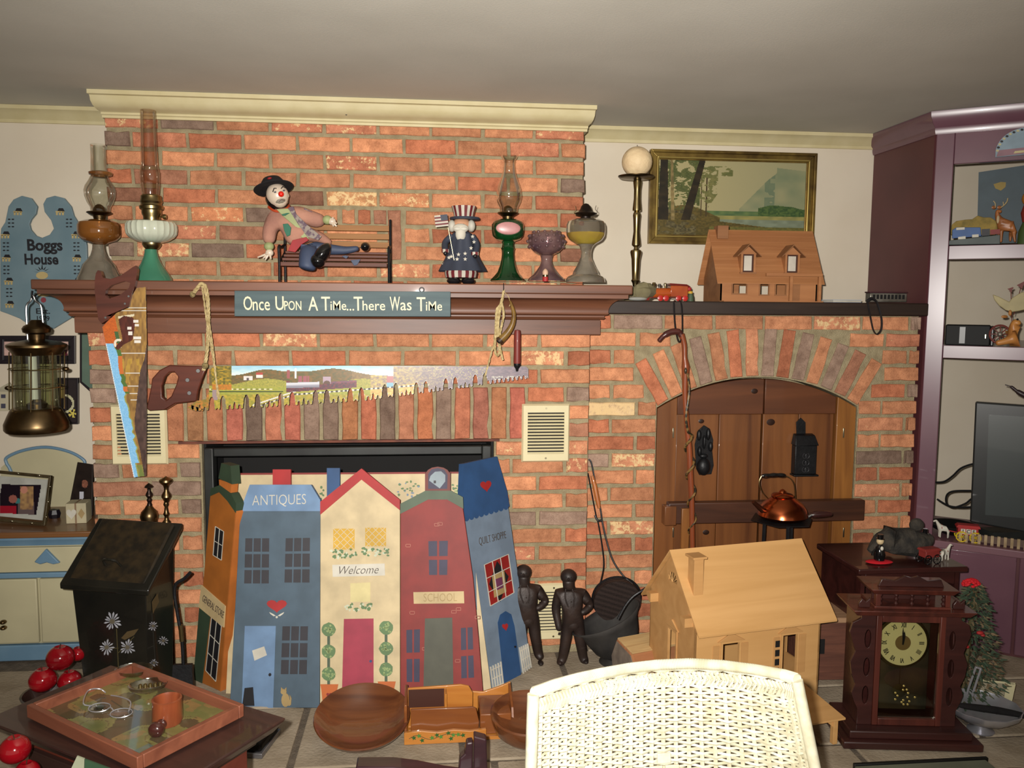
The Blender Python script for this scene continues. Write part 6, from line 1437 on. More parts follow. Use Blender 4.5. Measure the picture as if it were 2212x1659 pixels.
# ======================= ON THE RIGHT SHELF =======================
t=mthing('ball_candlestick','tall slender brass candlestick carrying a cream ball candle','candlestick',1372,-.04,SB)
YC=-.04
lamp_part(t,'foot',[(656,24),(645,22),(636,20),(628,10),(620,5)],1371,YC,mat('verdigris_foot',(120,108,84),(92,84,64),rough=.5,scale=20),zmin=SB,n=6,smooth=False)
lamp_part(t,'stem',[(619.5,5),(612,6),(606,9),(603,7),(580,8),(560,9),(545,12),(541,11),(538,5),(534,4),(530,9),(526,9),(500,6),(475,7),(465,8),(460,7),(457,5),(455,9),(450,9),(430,7),(410,7),(392,9),(386,7),(384,10)],1372,YC,Mbrass)
lamp_part(t,'drip_plate',[(388,12),(385,34),(382,38),(380,38),(379,20)],1374,YC,Mabrass)
p=aY(1376,350,YC); t.part('ball_candle',MB().ball(p,32*mpp(1376,350,YC),32,20),mat('cream_wax',(226,202,160),(212,184,144),rough=.6,scale=18,bump=.6,bscale=30)); t.part('wick',MB().tube([p+Vector((0,0,.058)),p+Vector((0,0,.066))],.0012,5),Mblack)
t=mthing('grey_stone','rough grey stone ornament at the foot of the brass candlestick','ornament',1392,-.10,SB)
p=aY(1392,640,-.12); st=MB().ball((p.x,-.12,SB+.035),(.05,.03,.035),10,7)
rr_=random.Random(3)
st.v=[v+Vector((rr_.uniform(-.006,.006),rr_.uniform(-.005,.005),rr_.uniform(-.004,.006))) if v.z>SB+.01 else v for v in st.v]; t.part('stone',st,mat('olive_stone',(120,112,82),(92,84,62),rough=.9,scale=14,bump=.3),smooth=False)
t.part('shell_base',MB().ball((p.x-.03,-.13,SB+.008),(.04,.022,.008),14,8),P_('shell_white',(190,190,182)))
# toy locomotive
Mtw=mat('toy_wood',(176,84,30),(140,56,22),rough=.25,coat=.5,scale=8); Mtr=mat('toy_red',(120,32,26),(90,22,20),rough=.25,coat=.5,scale=8)
t=T('toy_locomotive','small varnished wooden and brass toy steam engine on the dark shelf','toy train',(aY(1440,655,-.10).x,-.10,SB))
Yt=-.12; z_=lambda v: max(SB,aY(1440,v,Yt).z); x_=lambda u: aY(u,635,Yt).x
t.part('chassis',MB().box(x_(1400),x_(1485),Yt-.02,Yt+.03,SB+.012,z_(642)),Mtr,bevel=.003)
t.part('cowcatcher',MB().frustum([(x_(1386),Yt-.018,SB+.003),(x_(1400),Yt-.022,SB+.003),(x_(1400),Yt+.03,SB+.003),(x_(1386),Yt+.026,SB+.003)],[(x_(1396),Yt-.01,z_(640)),(x_(1400),Yt-.02,z_(640)),(x_(1400),Yt+.03,z_(640)),(x_(1396),Yt+.02,z_(640))]),Mtr,bevel=.001)
t.part('boiler',MB().tube([(x_(1404),Yt+.005,z_(633)),(x_(1446),Yt+.005,z_(633))],.020,18),Mtw,smooth=True)
t.part('cab',MB().box(x_(1446),x_(1483),Yt-.018,Yt+.028,z_(641),z_(617)),Mtw,bevel=.002)
t.part('cab_roof',MB().frustum([(x_(1441),Yt-.026,z_(616)),(x_(1488),Yt-.026,z_(619)),(x_(1488),Yt+.034,z_(619)),(x_(1441),Yt+.034,z_(616))],[(x_(1444),Yt-.02,z_(612)),(x_(1480),Yt-.02,z_(614)),(x_(1480),Yt+.03,z_(614)),(x_(1444),Yt+.03,z_(612))]),Mtr,bevel=.001)
for u,v0,v1,w,m in ((1413,628,608,.008,Mbrass),(1425,628,611,.007,Msteel2),(1437,628,609,.006,Mbrass)):
    t.part('chimney_stack',MB().lathe([(w*.55,0),(w*.55,(z_(v1)-z_(v0))*.55),(w,(z_(v1)-z_(v0))*.8),(w*.7,(z_(v1)-z_(v0)))],c=(x_(u),Yt+.005,z_(v0)-.004),n=16),m)
t.part('headlamp',MB().ball((x_(1402),Yt-.005,z_(622)),.011,14,10),Mabrass)
for u in (1423,1435,1462,1476): t.part('wheel',MB().lathe([(.0,-.002),(.011,-.002),(.011,.004),(.004,.006),(0,.006)],n=18,X=Matrix.Translation((x_(u),Yt-.022,SB+.0112))@Matrix.Rotation(math.pi/2,4,'X')),mat('wheel_red',(170,40,36),rough=.3,coat=.5))
t=T('tiny_gnome','tiny painted figure in red, yellow and green right behind the toy engine','figurine',(x_(1490),-.12,SB))
t.part('coat',MB().lathe([(.013,0),(.011,.02),(.007,.03)],c=(x_(1492),-.12,SB),n=14),P_('gnome_green',(80,100,74))); t.part('scarf',MB().lathe([(.009,.0301),(.010,.036),(.007,.040)],c=(x_(1491),-.12,SB),n=14),yellowP); t.part('cap',MB().ball((x_(1488),-.12,SB+.048),(.010,.009,.009),12,8),redR)
# ---- brown doll house ----
Mbr=wood('brown_log_wood',(172,118,74),(146,94,56),'x',rough=.6,coat=0,scale=4); Mbr2=wood('brown_side',(150,102,64),(122,80,48),'x',rough=.6,coat=0,scale=4)
YF=-.13; xa=aY(1557,620,YF).x; xb=aY(1765,620,YF).x; zb_=SB; ze_=aY(1557,594,YF).z; D2=.20; zr2=aY(1700,503,YF+D2/2).z
t=T('brown_doll_house','brown wooden doll house with two dormers on the dark shelf below the landscape painting','doll house',(xa,YF,SB))
w=xb-xa; h1=ze_-zb_; ZR=zr2-zb_
fx=lambda u: aY(u,620,YF).x-xa; fz=lambda v: aY(1640,v,YF).z-zb_
wins=[(1583,600,1612,634),(1642,608,1660,636),(1676,608,1697,636),(1706,604,1728,651)]
holes=[(fx(a),fz(d),fx(c),fz(b)) for a,b,c,d in wins]
t.part('front_wall',wallX(rc(0,0,w,h1),[rc(*q) for q in holes[:3]],.005,Matrix.Identity(4)),Mbr,local=True,smooth=False)
t.part('door',MB().box(holes[3][0],holes[3][2],-.002,0,.004,holes[3][3]),Mbr2,local=True,smooth=False)
t.part('back_wall',wallX(rc(0,0,w,h1),[rc(holes[0][0]-.01,holes[0][1],holes[0][2]+.02,holes[0][3]),rc(holes[1][0]-.01,holes[1][1],holes[2][2]+.03,holes[2][3])],.005,Matrix.Translation((0,D2,0))),Mbr,local=True,smooth=False)
g2=[(0,0),(D2,0),(D2,h1),(D2/2,ZR),(0,h1)]
t.part('gable_wall',wallX(g2,[],.005,RG),Mbr2,local=True,smooth=False); t.part('gable_wall',wallX(g2,[rc(.06,.02,.12,.08)],.005,Matrix.Translation((w-.005,0,0))@RG),Mbr2,local=True,smooth=False)
sl=(ZR-h1)/(D2/2)
for s in (-1,1):
    yo=-.022 if s<0 else D2+.022; zo=h1-.022*sl
    n_=9
    for q in range(n_): # shingle courses
        y0=D2/2+(yo-D2/2)*q/n_; y1=D2/2+(yo-D2/2)*(q+1.08)/n_; z0=ZR+(zo-ZR)*q/n_+.005; z1=ZR+(zo-ZR)*(q+1.08)/n_+.005
        t.part('shingle_course',MB().frustum([(-.022,y0,z0),(w+.02,y0,z0),(w+.02,y1,z1+.0015),(-.022,y1,z1+.0015)],[(-.022,y0,z0+.003),(w+.02,y0,z0+.003),(w+.02,y1,z1+.0045),(-.022,y1,z1+.0045)]),Mbr,local=True,smooth=False)
t.part('chimney',MB().box(.006,.05,D2/2-.03,D2/2+.02,ZR-.03,ZR+.022),Mbr2,local=True,smooth=False,bevel=.001)
for uc in (1614,1709):
    xm=fx(uc); zt0=h1+.012; y_f=-.004; hw_=.030; zt1=zt0+.070
    d=MB(); 
    d.box(xm-hw_,xm-hw_+.008,y_f,y_f+.06,zt0,zt1); d.box(xm+hw_-.008,xm+hw_,y_f,y_f+.06,zt0,zt1)
    t.part('dormer_side',d,Mbr,local=True,smooth=False)
    t.part('dormer_sill',MB().box(xm-hw_-.003,xm+hw_+.003,y_f-.003,y_f+.012,zt0-.006,zt0),Mbr2,local=True,smooth=False)
    t.part('dormer_gable',MB().prism([(xm-hw_-.004,zt1+.0),(xm+hw_+.004,zt1+.0),(xm,zt1+.030)],y_f+.0,y_f+.006),Mbr,local=True,smooth=False)
    t.part('dormer_frame',MB().box(xm-hw_+.0085,xm+hw_-.0085,y_f+.0035,y_f+.0055,zt0,zt1),Mdkp,local=True,smooth=False)  # dark sheet left showing as a frame round the pale one
    for s in (-1,1): t.part('dormer_roof',MB().frustum([(xm,y_f-.012,zt1+.036),(xm+s*(hw_+.018),y_f-.012,zt1-.010),(xm+s*(hw_+.018),y_f+.075,zt1-.010),(xm,y_f+.085,zt1+.036)],[(xm,y_f-.012,zt1+.040),(xm+s*(hw_+.018),y_f-.012,zt1-.006),(xm+s*(hw_+.018),y_f+.075,zt1-.006),(xm,y_f+.085,zt1+.040)]),Mbr2,local=True,smooth=False)
    t.part('dormer_wall_view',MB().box(xm-hw_+.013,xm+hw_-.016,y_f+.001,y_f+.003,zt0+.006,zt1-.006),P_('dormer_wall_pale',(226,216,200)),local=True,smooth=False)  # pale sheet added for the bright wall seen through the open dormer
for u in (1699,1760): t.part('porch_post',MB().box(fx(u)-.006,fx(u)+.006,-.045,-.034,0,h1-.004),Mbr,local=True,smooth=False)
t.part('porch_beam',MB().box(fx(1645),w+.0,-.045,-.034,h1-.0035,h1+.008),Mbr,local=True,smooth=False); t.part('porch_floor',MB().box(-.004,w+.004,-.05,-.0025,0,.004),Mbr,local=True,smooth=False)
for q in holes[:3]:
    f=MB(); a,b,c,d=q
    for r in (rc(a-.005,b-.005,a,d+.005),rc(c,b-.005,c+.005,d+.005),rc(a,b-.005,c,b),rc(a,d,c,d+.005)): f.prism(r,-.0025,0)
    t.part('window_frame',f,Mbr2,local=True,smooth=False)
# ---- landscape painting ----
YW=.313; fx0,fx1=aY(1400,430,YW).x,aY(1756,430,YW).x; fz1=aY(1404,324,YW).z; fz0=aY(1395,527,YW).z
t=T('landscape_painting','gold-framed landscape painting of a lake, trees and misty cliffs on the right wall','painting',((fx0+fx1)/2,YW,fz0))
Mgf=mat('gilt_frame',(140,116,58),(92,72,38),rough=.35,metal=.6,scale=14); Mgf2=mat('gilt_bead',(186,164,96),rough=.3,metal=.7)
def railq(a,b,x0,x1,z0,z1): # bands of a mitred frame between insets a and b (a<b)
    o=[(x0+a,z0+a),(x1-a,z0+a),(x1-a,z1-a),(x0+a,z1-a)]; i=[(x0+b,z0+b),(x1-b,z0+b),(x1-b,z1-b),(x0+b,z1-b)]; return [[o[k],o[(k+1)%4],i[(k+1)%4],i[k]] for k in range(4)]
for nm,a,b,d,m in (('outer_moulding',0,.012,.030,Mgf),('cove_moulding',.012,.030,.020,Mgf),('gold_bead',.030,.036,.026,Mgf2),('inner_slip',.036,.042,.016,Mgf)):
    for q in railq(a,b,fx0,fx1,fz0,fz1): t.part(nm,MB().prism(q,YW-d,YW-.001),m,smooth=False,bevel=.0015)
t.part('backing',MB().box(fx0+.04,fx1-.04,YW-.010,YW-.002,fz0+.04,fz1-.04),Mblk,smooth=False)
def land(s,t_):
    n=vnoise(s*30,t_*26,1); n2=vnoise(s*90,t_*70,2); n3=vnoise(s*12,t_*10,3)
    sky=mixc((168,156,112),(150,146,112),s); 
    cl=0
    if s>.55: 
        h=.30+ (s-.52)*2.1 if s<.74 else (.76+.2*min(1,(s-.74)*8) if s<.8 else .93-(s-.8)*.2)
        if t_<h and t_>.28: 
            c=mixc((104,118,92),(150,146,110),n3); 
            if .72<s<.79 and n>.3: c=(84,104,84)
            cl=1; sky=mixc(c,(140,140,106),.25+.2*n)
    if .27<t_<.33: sky=mixc((66,92,62),(100,118,70),n)
    if s>.68 and t_<.33+.12*vnoise(s*9,0,5) and t_>.2: sky=mixc((48,72,44),(84,104,56),n2)
    if t_<.27: sky=mixc((150,142,84),(120,120,74),n) if t_>.22 else mixc((128,138,116),(104,112,92),n)
    sh=.19-.22*(s-.42) if s>.42 else .30+.1*math.sin(s*9)
    if t_<sh or (s<.3 and t_<.3): sky=mixc((104,88,44),(72,64,32),n2)
    if t_<.12 and s>.35: sky=mixc((112,104,52),(84,84,44),n2)
    # trees on the left
    for c,wd_,lean in ((.035,.035,0),(.20,.030,.13),(.10,.012,-.02)):
        x=c+lean*(t_-.3)
        if abs(s-x)<wd_*(1.1-.4*t_) and t_>.2: return mixc((54,44,28),(30,26,18),n) if wd_>.02 else mixc((150,130,84),(96,84,52),n)
    f=vnoise(s*22,t_*16,7)+.55*(n2-.5)
    if s<.28 and t_>.34 and f>.38: return mixc((64,74,40),(96,100,56),n2)
    if .26<s<.40 and t_>.35+abs(s-.33)*3 and t_<.88 and vnoise(s*40,t_*24,9)+.5*(n2-.5)>.40: return mixc((92,96,54),(120,116,70),n2)
    if (abs(s-.325)<.006 or abs(s-.29)<.005) and .25<t_<.8: return (70,58,36)
    if .25<s<.5 and .80<t_<.93 and vnoise(s*20,t_*30,11)+.5*(n2-.5)>.5: return mixc((86,92,52),(110,110,64),n2)
    if t_<.36 and s<.26 and n>.45: return mixc((60,54,34),(110,100,66),n2)
    return sky
b=.042; W_2=fx1-fx0-2*b; H_2=fz1-fz0-2*b
vs,fs,cs=paint(land,300,160,Matrix.Translation((fx0+b,YW-.0105,fz0+b)),W_2,H_2); painted('canvas',vs,fs,cs,Vpaint,t.o,t.Mi)
# booklet, trolley
q=aY(1778,654,-.08); t=T('blue_white_booklet','thin white and blue booklet lying right of the brown doll house','booklet',(aY(1815,652,-.05).x,-.05,SB),rz=.15)
t.part('pages',MB().box(-.065,.065,-.045,.045,.0015,.010),whiteP,local=True,smooth=False); t.part('cover',MB().box(-.067,.067,-.047,.047,0,.0014),mat('cover_blue',(88,112,150),rough=.3),local=True,smooth=False); t.part('top_cover',MB().box(-.067,.067,-.047,.047,.0101,.0115),mat('cover_pale',(150,170,196),rough=.3),local=True,smooth=False)
t=T('pewter_trolley','small silvery pewter trolley car model at the right end of the dark shelf','model',(aY(1913,650,-.06).x,-.06,SB))
Mpw=mat('pewter',(150,146,136),(112,106,96),rough=.35,metal=.6,scale=20)
xa_,xb_=aY(1874,650,-.06).x-t.M.translation.x,aY(1953,650,-.06).x-t.M.translation.x
t.part('body',MB().box(xa_,xb_,-.02,.02,.004,.040),Mpw,local=True,bevel=.003); t.part('roof',MB().box(xa_-.003,xb_+.003,-.022,.022,.0405,.046),mat('dark_roof',(66,34,40),rough=.5),local=True,bevel=.002)
for i in range(9):
    x=xa_+.008+(xb_-xa_-.016)*(i+.5)/9; t.part('window',MB().box(x-.005,x+.005,-.0212,-.0195,.016,.034),Mblack,local=True,smooth=False)
# straps
def strap(pts,label,w=.006,parts=()):
    P=smooth_pts(pts,5); t=T('leather_strap',label,'strap',P[len(P)//2],group='dark leather straps over the shelf')
    t.part('strap',MB().tube(P,w,8,flat=.35,up=(0,1,0)),Mleath); return t
Mleath=mat('dark_leather',(36,34,36),(26,24,26),rough=.55,scale=20)
strap([aY(1460,654,-.10),aY(1456,653,-.19),aY(1456,660,-.214),aY(1457,690,-.214),aY(1460,716,-.225),aY(1466,738,-.235),aY(1473,730,-.235),aY(1474,700,-.216),aY(1473,665,-.216),aY(1470,653,-.19),aY(1466,653,-.10)],'grey-black leather strap holding the carved walking stick from the dark shelf',.0085)
strap([aY(1872,652,-.15),aY(1874,655,-.214),aY(1880,685,-.214),aY(1886,712,-.212),aY(1894,722,-.211),aY(1903,712,-.212),aY(1904,690,-.214),aY(1898,665,-.214),aY(1892,650,-.20),aY(1882,645,-.17),aY(1872,652,-.15)],'dark leather loop hanging alone at the right end of the dark shelf',.0065)
# ---- carved walking stick with snake ----
t=T('snake_walking_stick','reddish carved walking stick with a snake coiled round it, hung before the arched doors','walking stick',aY(1497,1200,-.235))
Mstick=wood('stick_wood',(140,72,40),(98,46,28),'z',rough=.35,scale=4,coat=.3); Mst2=wood('stick_dark',(86,42,36),(58,28,26),'x',rough=.3,scale=4,coat=.3)
YK=-.236
SP_=[(1472,722),(1478,745),(1479,772),(1481,792),(1480,820),(1480,860),(1484,920),(1489,970),(1491,1020),(1494,1080),(1495,1140),(1497,1215)]
SR=[.012,.0105,.010,.016,.0125,.010,.0105,.011,.0115,.011,.010,.008]
pts=[aY(u,v,YK) for u,v in SP_]; pd=smooth_pts(pts,4); rd_=[]
for i in range(len(SR)-1): rd_+=[SR[i]+(SR[i+1]-SR[i])*j/4 for j in range(4)]
rd_.append(SR[-1]); t.part('shaft',MB().tube(pd,rd_,14),Mstick)
hpts=smooth_pts([aY(1472,726,YK),aY(1466,717,YK),aY(1450,717,YK),aY(1434,725,YK),aY(1422,738,YK)],5); t.part('duck_head_handle',MB().tube(hpts,[.011]*5+[.012]*5+[.0115]*5+[.009]*5+[.004],12),Mst2)
def onst(v): 
    for a,b in zip(SP_[:-1],SP_[1:]):
        if a[1]<=v<=b[1]: return a[0]+(b[0]-a[0])*(v-a[1])/(b[1]-a[1])
    return SP_[-1][0]
sn=[]
for v in range(806,940,8): u=onst(v)+4+5*math.sin((v-806)/22); sn.append(aY(u,v,YK-.016))
ph_=0
for v in range(940,1165,4):
    ph_+=.42; c=aY(onst(v),v,YK); sn.append(c+Vector((math.cos(ph_)*.0155,-math.sin(ph_+.0)*.0155,0)))
snp=smooth_pts(sn,2); n=len(snp); t.part('snake',MB().tube(snp,[max(.0015,.0062*(1-abs(i/n-.35)*.9)) for i in range(n)],8),mat('snake_skin',(120,92,50),(40,36,26),rough=.25,coat=.4,scale=60,lo=.45,hi=.55))
t.part('snake_head',MB().ball(aY(1481,801,YK-.02),(.006,.006,.012),12,8),mat('snake_head',(60,50,36),rough=.3))
# ---- cast iron pieces on the doors ----
YI=YD-.002
def ipl(d): return YP(YI-d)
t=T('iron_match_holder','black cast-iron figural match holder on the left door, behind the walking stick','match holder',aY(1521,1028,YI))
t.part('cup',MB().ball(aY(1520,1008,YI-.022),(.028,.022,.036),16,12),Miron); t.part('back_plate',pp(MB(),[(1503,1012),(1500,960),(1507,930),(1520,918),(1533,926),(1540,950),(1538,975),(1541,1005),(1536,1024),(1510,1026)],YP(YI),.0,.006),Miron,bevel=.002)
for (u,v,a,b) in ((1510,940,.010,.022),(1530,938,.010,.024),(1535,965,.010,.020),(1511,975,.009,.020),(1520,985,.018,.010),(1521,955,.007,.028)): t.part('cast_relief',MB().ball(aY(u,v,YI-.012),(a,.010,b),12,8),Miron)
t=T('iron_match_safe','black cast-iron lidded wall box hanging on the right door','match safe',aY(1738,1030,YI))
f_=lambda u,v,d: aY(u,v,YI-d)
t.part('hanger',pp(MB(),[(1720,938),(1719,912),(1729,902),(1739,912),(1739,938)],YP(YI),0,.006),Miron,bevel=.001)
x0_,x1_=f_(1714,980,.03).x,f_(1764,980,.03).x; zt__,zb__=f_(1738,962,.03).z,f_(1738,1024,.03).z
t.part('box',MB().box(x0_+.004,x1_-.002,YI-.038,YI-.001,zb__,zt__),Miron,bevel=.003)
t.part('lid',MB().frustum([(x0_,YI-.045,zt__+.0005),(x1_+.002,YI-.045,zt__+.0005),(x1_+.002,YI-.001,zt__+.0005),(x0_,YI-.001,zt__+.0005)],[(x0_+.008,YI-.028,zt__+.04),(x1_-.008,YI-.028,zt__+.04),(x1_-.008,YI-.001,zt__+.045),(x0_+.008,YI-.001,zt__+.045)]),Miron,bevel=.003)
t.part('base_lip',MB().box(x0_,x1_+.006,YI-.044,YI-.001,zb__-.008,zb__-.0005),Miron,bevel=.002)
xc_=(x0_+x1_)/2; rl_=MB()
for i in range(3):
    for s in (-1,1): rl_.tube([(xc_+s*(.006+.008*math.sin(a)),YI-.0395,zb__+.02+i*.028+.010*math.cos(a)) for a in [j*.5 for j in range(12)]],.0012,5)
t.part('scroll_relief',rl_,mat('iron_relief',(62,62,64),rough=.4,metal=.3))
# ---- copper kettle and trivet ----
YKt=-.40
t=T('tall_iron_trivet','tall black iron trivet stand with a dark wooden handle under the copper kettle','trivet',(aY(1690,1120,YKt).x,YKt,HZ))
tp=aY(1688,1122,YKt); k=mpp(1690,1120,YKt)
t.part('plate',MB().lathe([(0,-.006),(58*k,-.006),(66*k,-.002),(66*k,0),(0,0)],c=tp,n=6),Miron,smooth=False)
for a in (.5,2.6,4.7): t.part('leg',MB().tube([tp+Vector((math.cos(a)*.06,math.sin(a)*.06,-.0065)),Vector((tp.x+math.cos(a)*.07,YKt+math.sin(a)*.07,HZ))],.007,6),Miron)
t.part('handle_socket',MB().tube([tp+Vector((.09,0,0)),aY(1754,1112,YKt)],.006,10),Msteel2); t.part('wooden_handle',MB().tube(smooth_pts([aY(1753,1113,YKt),aY(1765,1111,YKt),aY(1785,1110,YKt),aY(1797,1111,YKt)],3),[.009,.011,.013,.0135,.0135,.013,.012,.010,.009,.006],14),mat('burgundy_wood',(64,34,30),(48,26,24),rough=.25,coat=.5,scale=10))
t=T('copper_kettle','shiny copper kettle with a black grip standing on the tall iron trivet','kettle',tp)
Mcop=mat('copper',(196,108,66),(168,84,50),rough=.2,metal=1,scale=6)
b0=tp.z+.0005; pr=[(1122,36),(1118,46),(1112,51),(1108,50),(1098,47),(1088,40),(1078,27),(1074,22)]
b_,p_=lpx(pr,1690,YKt); t.part('body',MB().lathe([(0,0)]+[(r,z) for r,z in p_],c=(b_.x,b_.y,b0),n=40),Mcop)
b_,p_=lpx([(1073.5,22),(1070,23),(1067,20),(1064,8),(1061,7),(1058,4),(1056,0)],1690,YKt); t.part('lid',MB().lathe(p_,c=b_,n=28),Mcop)
t.part('spout',MB().tube(smooth_pts([aY(1651,1105,YKt-.01),aY(1640,1096,YKt-.02),aY(1627,1084,YKt-.03)],4),[.012,.0115,.011,.0105,.010,.009,.008,.008,.007],12),mat('dark_copper',(84,50,36),rough=.3,metal=.8))
t.part('bail',MB().tube(smooth_pts([aY(1660,1078,YKt),aY(1646,1062,YKt),aY(1640,1042,YKt),aY(1645,1028,YKt)],4),.002,6),Mbrass); t.part('bail',MB().tube(smooth_pts([aY(1718,1080,YKt),aY(1716,1050,YKt),aY(1708,1034,YKt),aY(1696,1027,YKt)],4),.002,6),Mbrass)
t.part('grip',MB().tube(smooth_pts([aY(1645,1028,YKt),aY(1658,1027,YKt),aY(1671,1026,YKt),aY(1684,1026,YKt),aY(1697,1027,YKt)],3),[.004,.007,.008,.0075,.0065,.0075,.008,.0075,.0065,.0075,.008,.007,.004],14),mat('black_grip',(18,16,16),rough=.15,coat=.6))
# ======================= CORNER CABINET (right) =======================
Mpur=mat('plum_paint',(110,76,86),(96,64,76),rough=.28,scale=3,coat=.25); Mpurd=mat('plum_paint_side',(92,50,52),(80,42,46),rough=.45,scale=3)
c0=Vector((3.198,-.152,0)); e1=Vector((.82,-.57,0)).normalized(); e2=Vector((.57,.82,0)).normalized()
CPl=PL(c0,c0+e1,c0+Vector((0,0,1)))
t=T('corner_cabinet','tall plum-painted corner cabinet with open shelves at the right edge','cabinet',(c0.x,c0.y,FZ))
zt=CZ-.002
def cx(u,v): p=CPl.at(u,v); return (p-c0).dot(e1)
def cz(u,v): return CPl.at(u,v).z
CW=.80
BX=Matrix(((e1.x,e2.x,0,c0.x),(e1.y,e2.y,0,c0.y),(0,0,1,0),(0,0,0,1)))
def cbox(x0,x1,y0,y1,z0,z1): return MB().box(x0,x1,y0,y1,z0,z1,X=BX)
sx=cx(2040,700)
rz=[(cz(2090,560),cz(2090,530)),(cz(2090,775),cz(2090,747)),(cz(2090,1185),cz(2090,1165))]
ztop=cz(2060,355)
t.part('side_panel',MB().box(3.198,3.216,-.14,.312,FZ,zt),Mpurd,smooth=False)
t.part('stile',cbox(.0,sx,-.004,.022,cz(2020,1180),zt),Mpur,bevel=.003); t.part('stile',cbox(CW-.05,CW,-.004,.022,FZ,zt),Mpur,bevel=.003)
t.part('top_rail',cbox(sx+.0005,CW-.0505,-.004,.022,ztop,zt),Mpur,bevel=.002)
for a,b in rz[:2]: t.part('shelf_rail',cbox(sx+.0005,CW-.0505,-.004,.022,a,b),Mpur,bevel=.002)
co=MB()
prf=[(0,zt-.085),(.006,zt-.085),(.010,zt-.07),(.010,zt-.06),(.022,zt-.045),(.034,zt-.02),(.036,zt)]
for (A0,B0,nn_) in ((Vector((3.198,.31,0)),c0.copy(),Vector((-1,0,0))),(c0.copy(),c0+e1*CW,-e2)):
    vs=[];fs=[]
    for o,z in prf:
        d0=A0+nn_*o; d1=B0+nn_*o
        if A0.y>.3: d1=d1+(-e2-Vector((-1,0,0))*0)*0+Vector((0,-o*.35,0))
        else: d0=d0+(-e1)*o*.6
        vs+=[(d0.x,d0.y,z),(d1.x,d1.y,z)]
    for k in range(len(prf)-1): fs.append((2*k,2*k+1,2*k+3,2*k+2))
    co.add(vs,fs)
t.part('cornice',co,Mpur,smooth=30)
def tri_shelf(za,zb):
    a=c0+e2*.024; b=c0+e1*CW+e2*.024
    P=[(3.218,a.y+.012),(b.x,b.y),(b.x+.3,b.y+.4),(b.x+.3,.311),(3.218,.311)]
    return MB().prismz(P,za,zb)
for a,b in rz[:2]: t.part('shelf',tri_shelf(b-.016,b-.0005),Mpur,smooth=False)
# lower counter and doors, standing forward
yl=-.09; zc=rz[2][1]; zc0=cz(2100,1165)
t.part('counter',cbox(-.10,CW+.1,yl,.35,zc0-.03,zc0),mat('counter_plum',(116,82,90),rough=.35),bevel=.004)
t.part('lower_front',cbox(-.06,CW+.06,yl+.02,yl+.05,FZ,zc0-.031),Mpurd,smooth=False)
for a,b in ((-.05,.36),(.37,.78)):
    d=t.part('lower_door',cbox(a,b,yl+.004,yl+.0195,.62-.0,zc0-.05),Mpur,bevel=.004); 
    d=t.part('lower_door',cbox(a,b,yl+.004,yl+.0195,FZ+.04,.605),Mpur,bevel=.004)
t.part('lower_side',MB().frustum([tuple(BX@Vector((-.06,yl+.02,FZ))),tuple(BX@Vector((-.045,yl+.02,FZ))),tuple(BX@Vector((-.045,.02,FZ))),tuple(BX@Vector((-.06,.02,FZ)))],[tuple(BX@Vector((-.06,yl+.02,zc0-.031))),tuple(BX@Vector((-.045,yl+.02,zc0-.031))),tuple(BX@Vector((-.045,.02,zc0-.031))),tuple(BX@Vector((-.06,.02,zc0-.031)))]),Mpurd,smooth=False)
# little picket edging along the counter
Mpk=mat('wicker_edge',(172,150,116),(140,118,86),rough=.7,scale=20)
ZC1=zc0
t2=T('slatted_mat','pale slatted wooden mat standing along the counter edge below the television','mat',BX@Vector((.30,-.05,ZC1)))
for i in range(22): t2.part('slat',cbox(.16+i*.022,.16+i*.022+.010,-.062,-.054,ZC1,ZC1+.038),Mpk,smooth=False)
t2.part('rail',cbox(.15,.65,-.0535,-.050,ZC1+.006,ZC1+.034),mat('mat_backing',(96,76,66),rough=.8),smooth=False)
# shelf contents
def IP(d): # plane parallel to the cabinet front, d inside
    return PL(c0+e2*d,c0+e2*d+e1,c0+e2*d+Vector((0,0,1)))
I1=IP(.06); I2=IP(.14); S1=rz[0][1]; S2=rz[1][1]
def ip(u,v,pl): return pl.at(u,v)
t=T('slate_blue_board','tall slate-blue board with a small yellow painted shape behind the deer figurine','board',ip(2160,528,I2))
t.part('board',pp(MB(),[(2114,372),(2260,350),(2260,524),(2110,526)],I2,-.012,0),P_('slate_board',(74,90,98)),smooth=False); t.part('yellow_shape',pp(MB(),[(2146,398),(2162,393),(2173,394),(2172,404),(2162,412),(2150,407)],I2,.0005,.002),P_('mustard',(164,138,60)),smooth=False)
t=T('stag_figurine','small brown standing deer figurine with antlers on the top cabinet shelf','figurine',ip(2175,528,I1)); t.o.location.z=S1; t.M=Matrix.Translation(t.o.location); t.Mi=t.M.inverted()
Mdeer=mat('deer_brown',(158,98,54),(126,76,42),rough=.4,scale=20)
q=lambda u,v,d=.06: IP(d).at(u,v)
kk=(q(2150,480)-q(2151,480)).length
J={'r':(q(2192,490),(14*kk,12*kk)),'b':(q(2174,487),(13*kk,12*kk)),'c':(q(2161,482),(12*kk,10*kk)),'n':(q(2155,466),7*kk),'h':(q(2154,455),6.5*kk),'m':(q(2164,458),3.5*kk),
 'f1':(q(2163,505,.055),4*kk),'f2':(q(2162,524,.055),2.5*kk),'g1':(q(2158,505,.08),4*kk),'g2':(q(2157,522,.08),2.5*kk),'k1':(q(2190,507,.055),4.5*kk),'k2':(q(2193,524,.055),2.5*kk),'l1':(q(2183,507,.08),4.5*kk),'l2':(q(2182,522,.08),2.5*kk)}
skinfig('body',t.o,t.Mi,J,[('r','b'),('b','c'),('c','n'),('n','h'),('h','m'),('c','f1'),('f1','f2'),('c','g1'),('g1','g2'),('r','k1'),('k1','k2'),('r','l1'),('l1','l2')],'b',Mdeer)
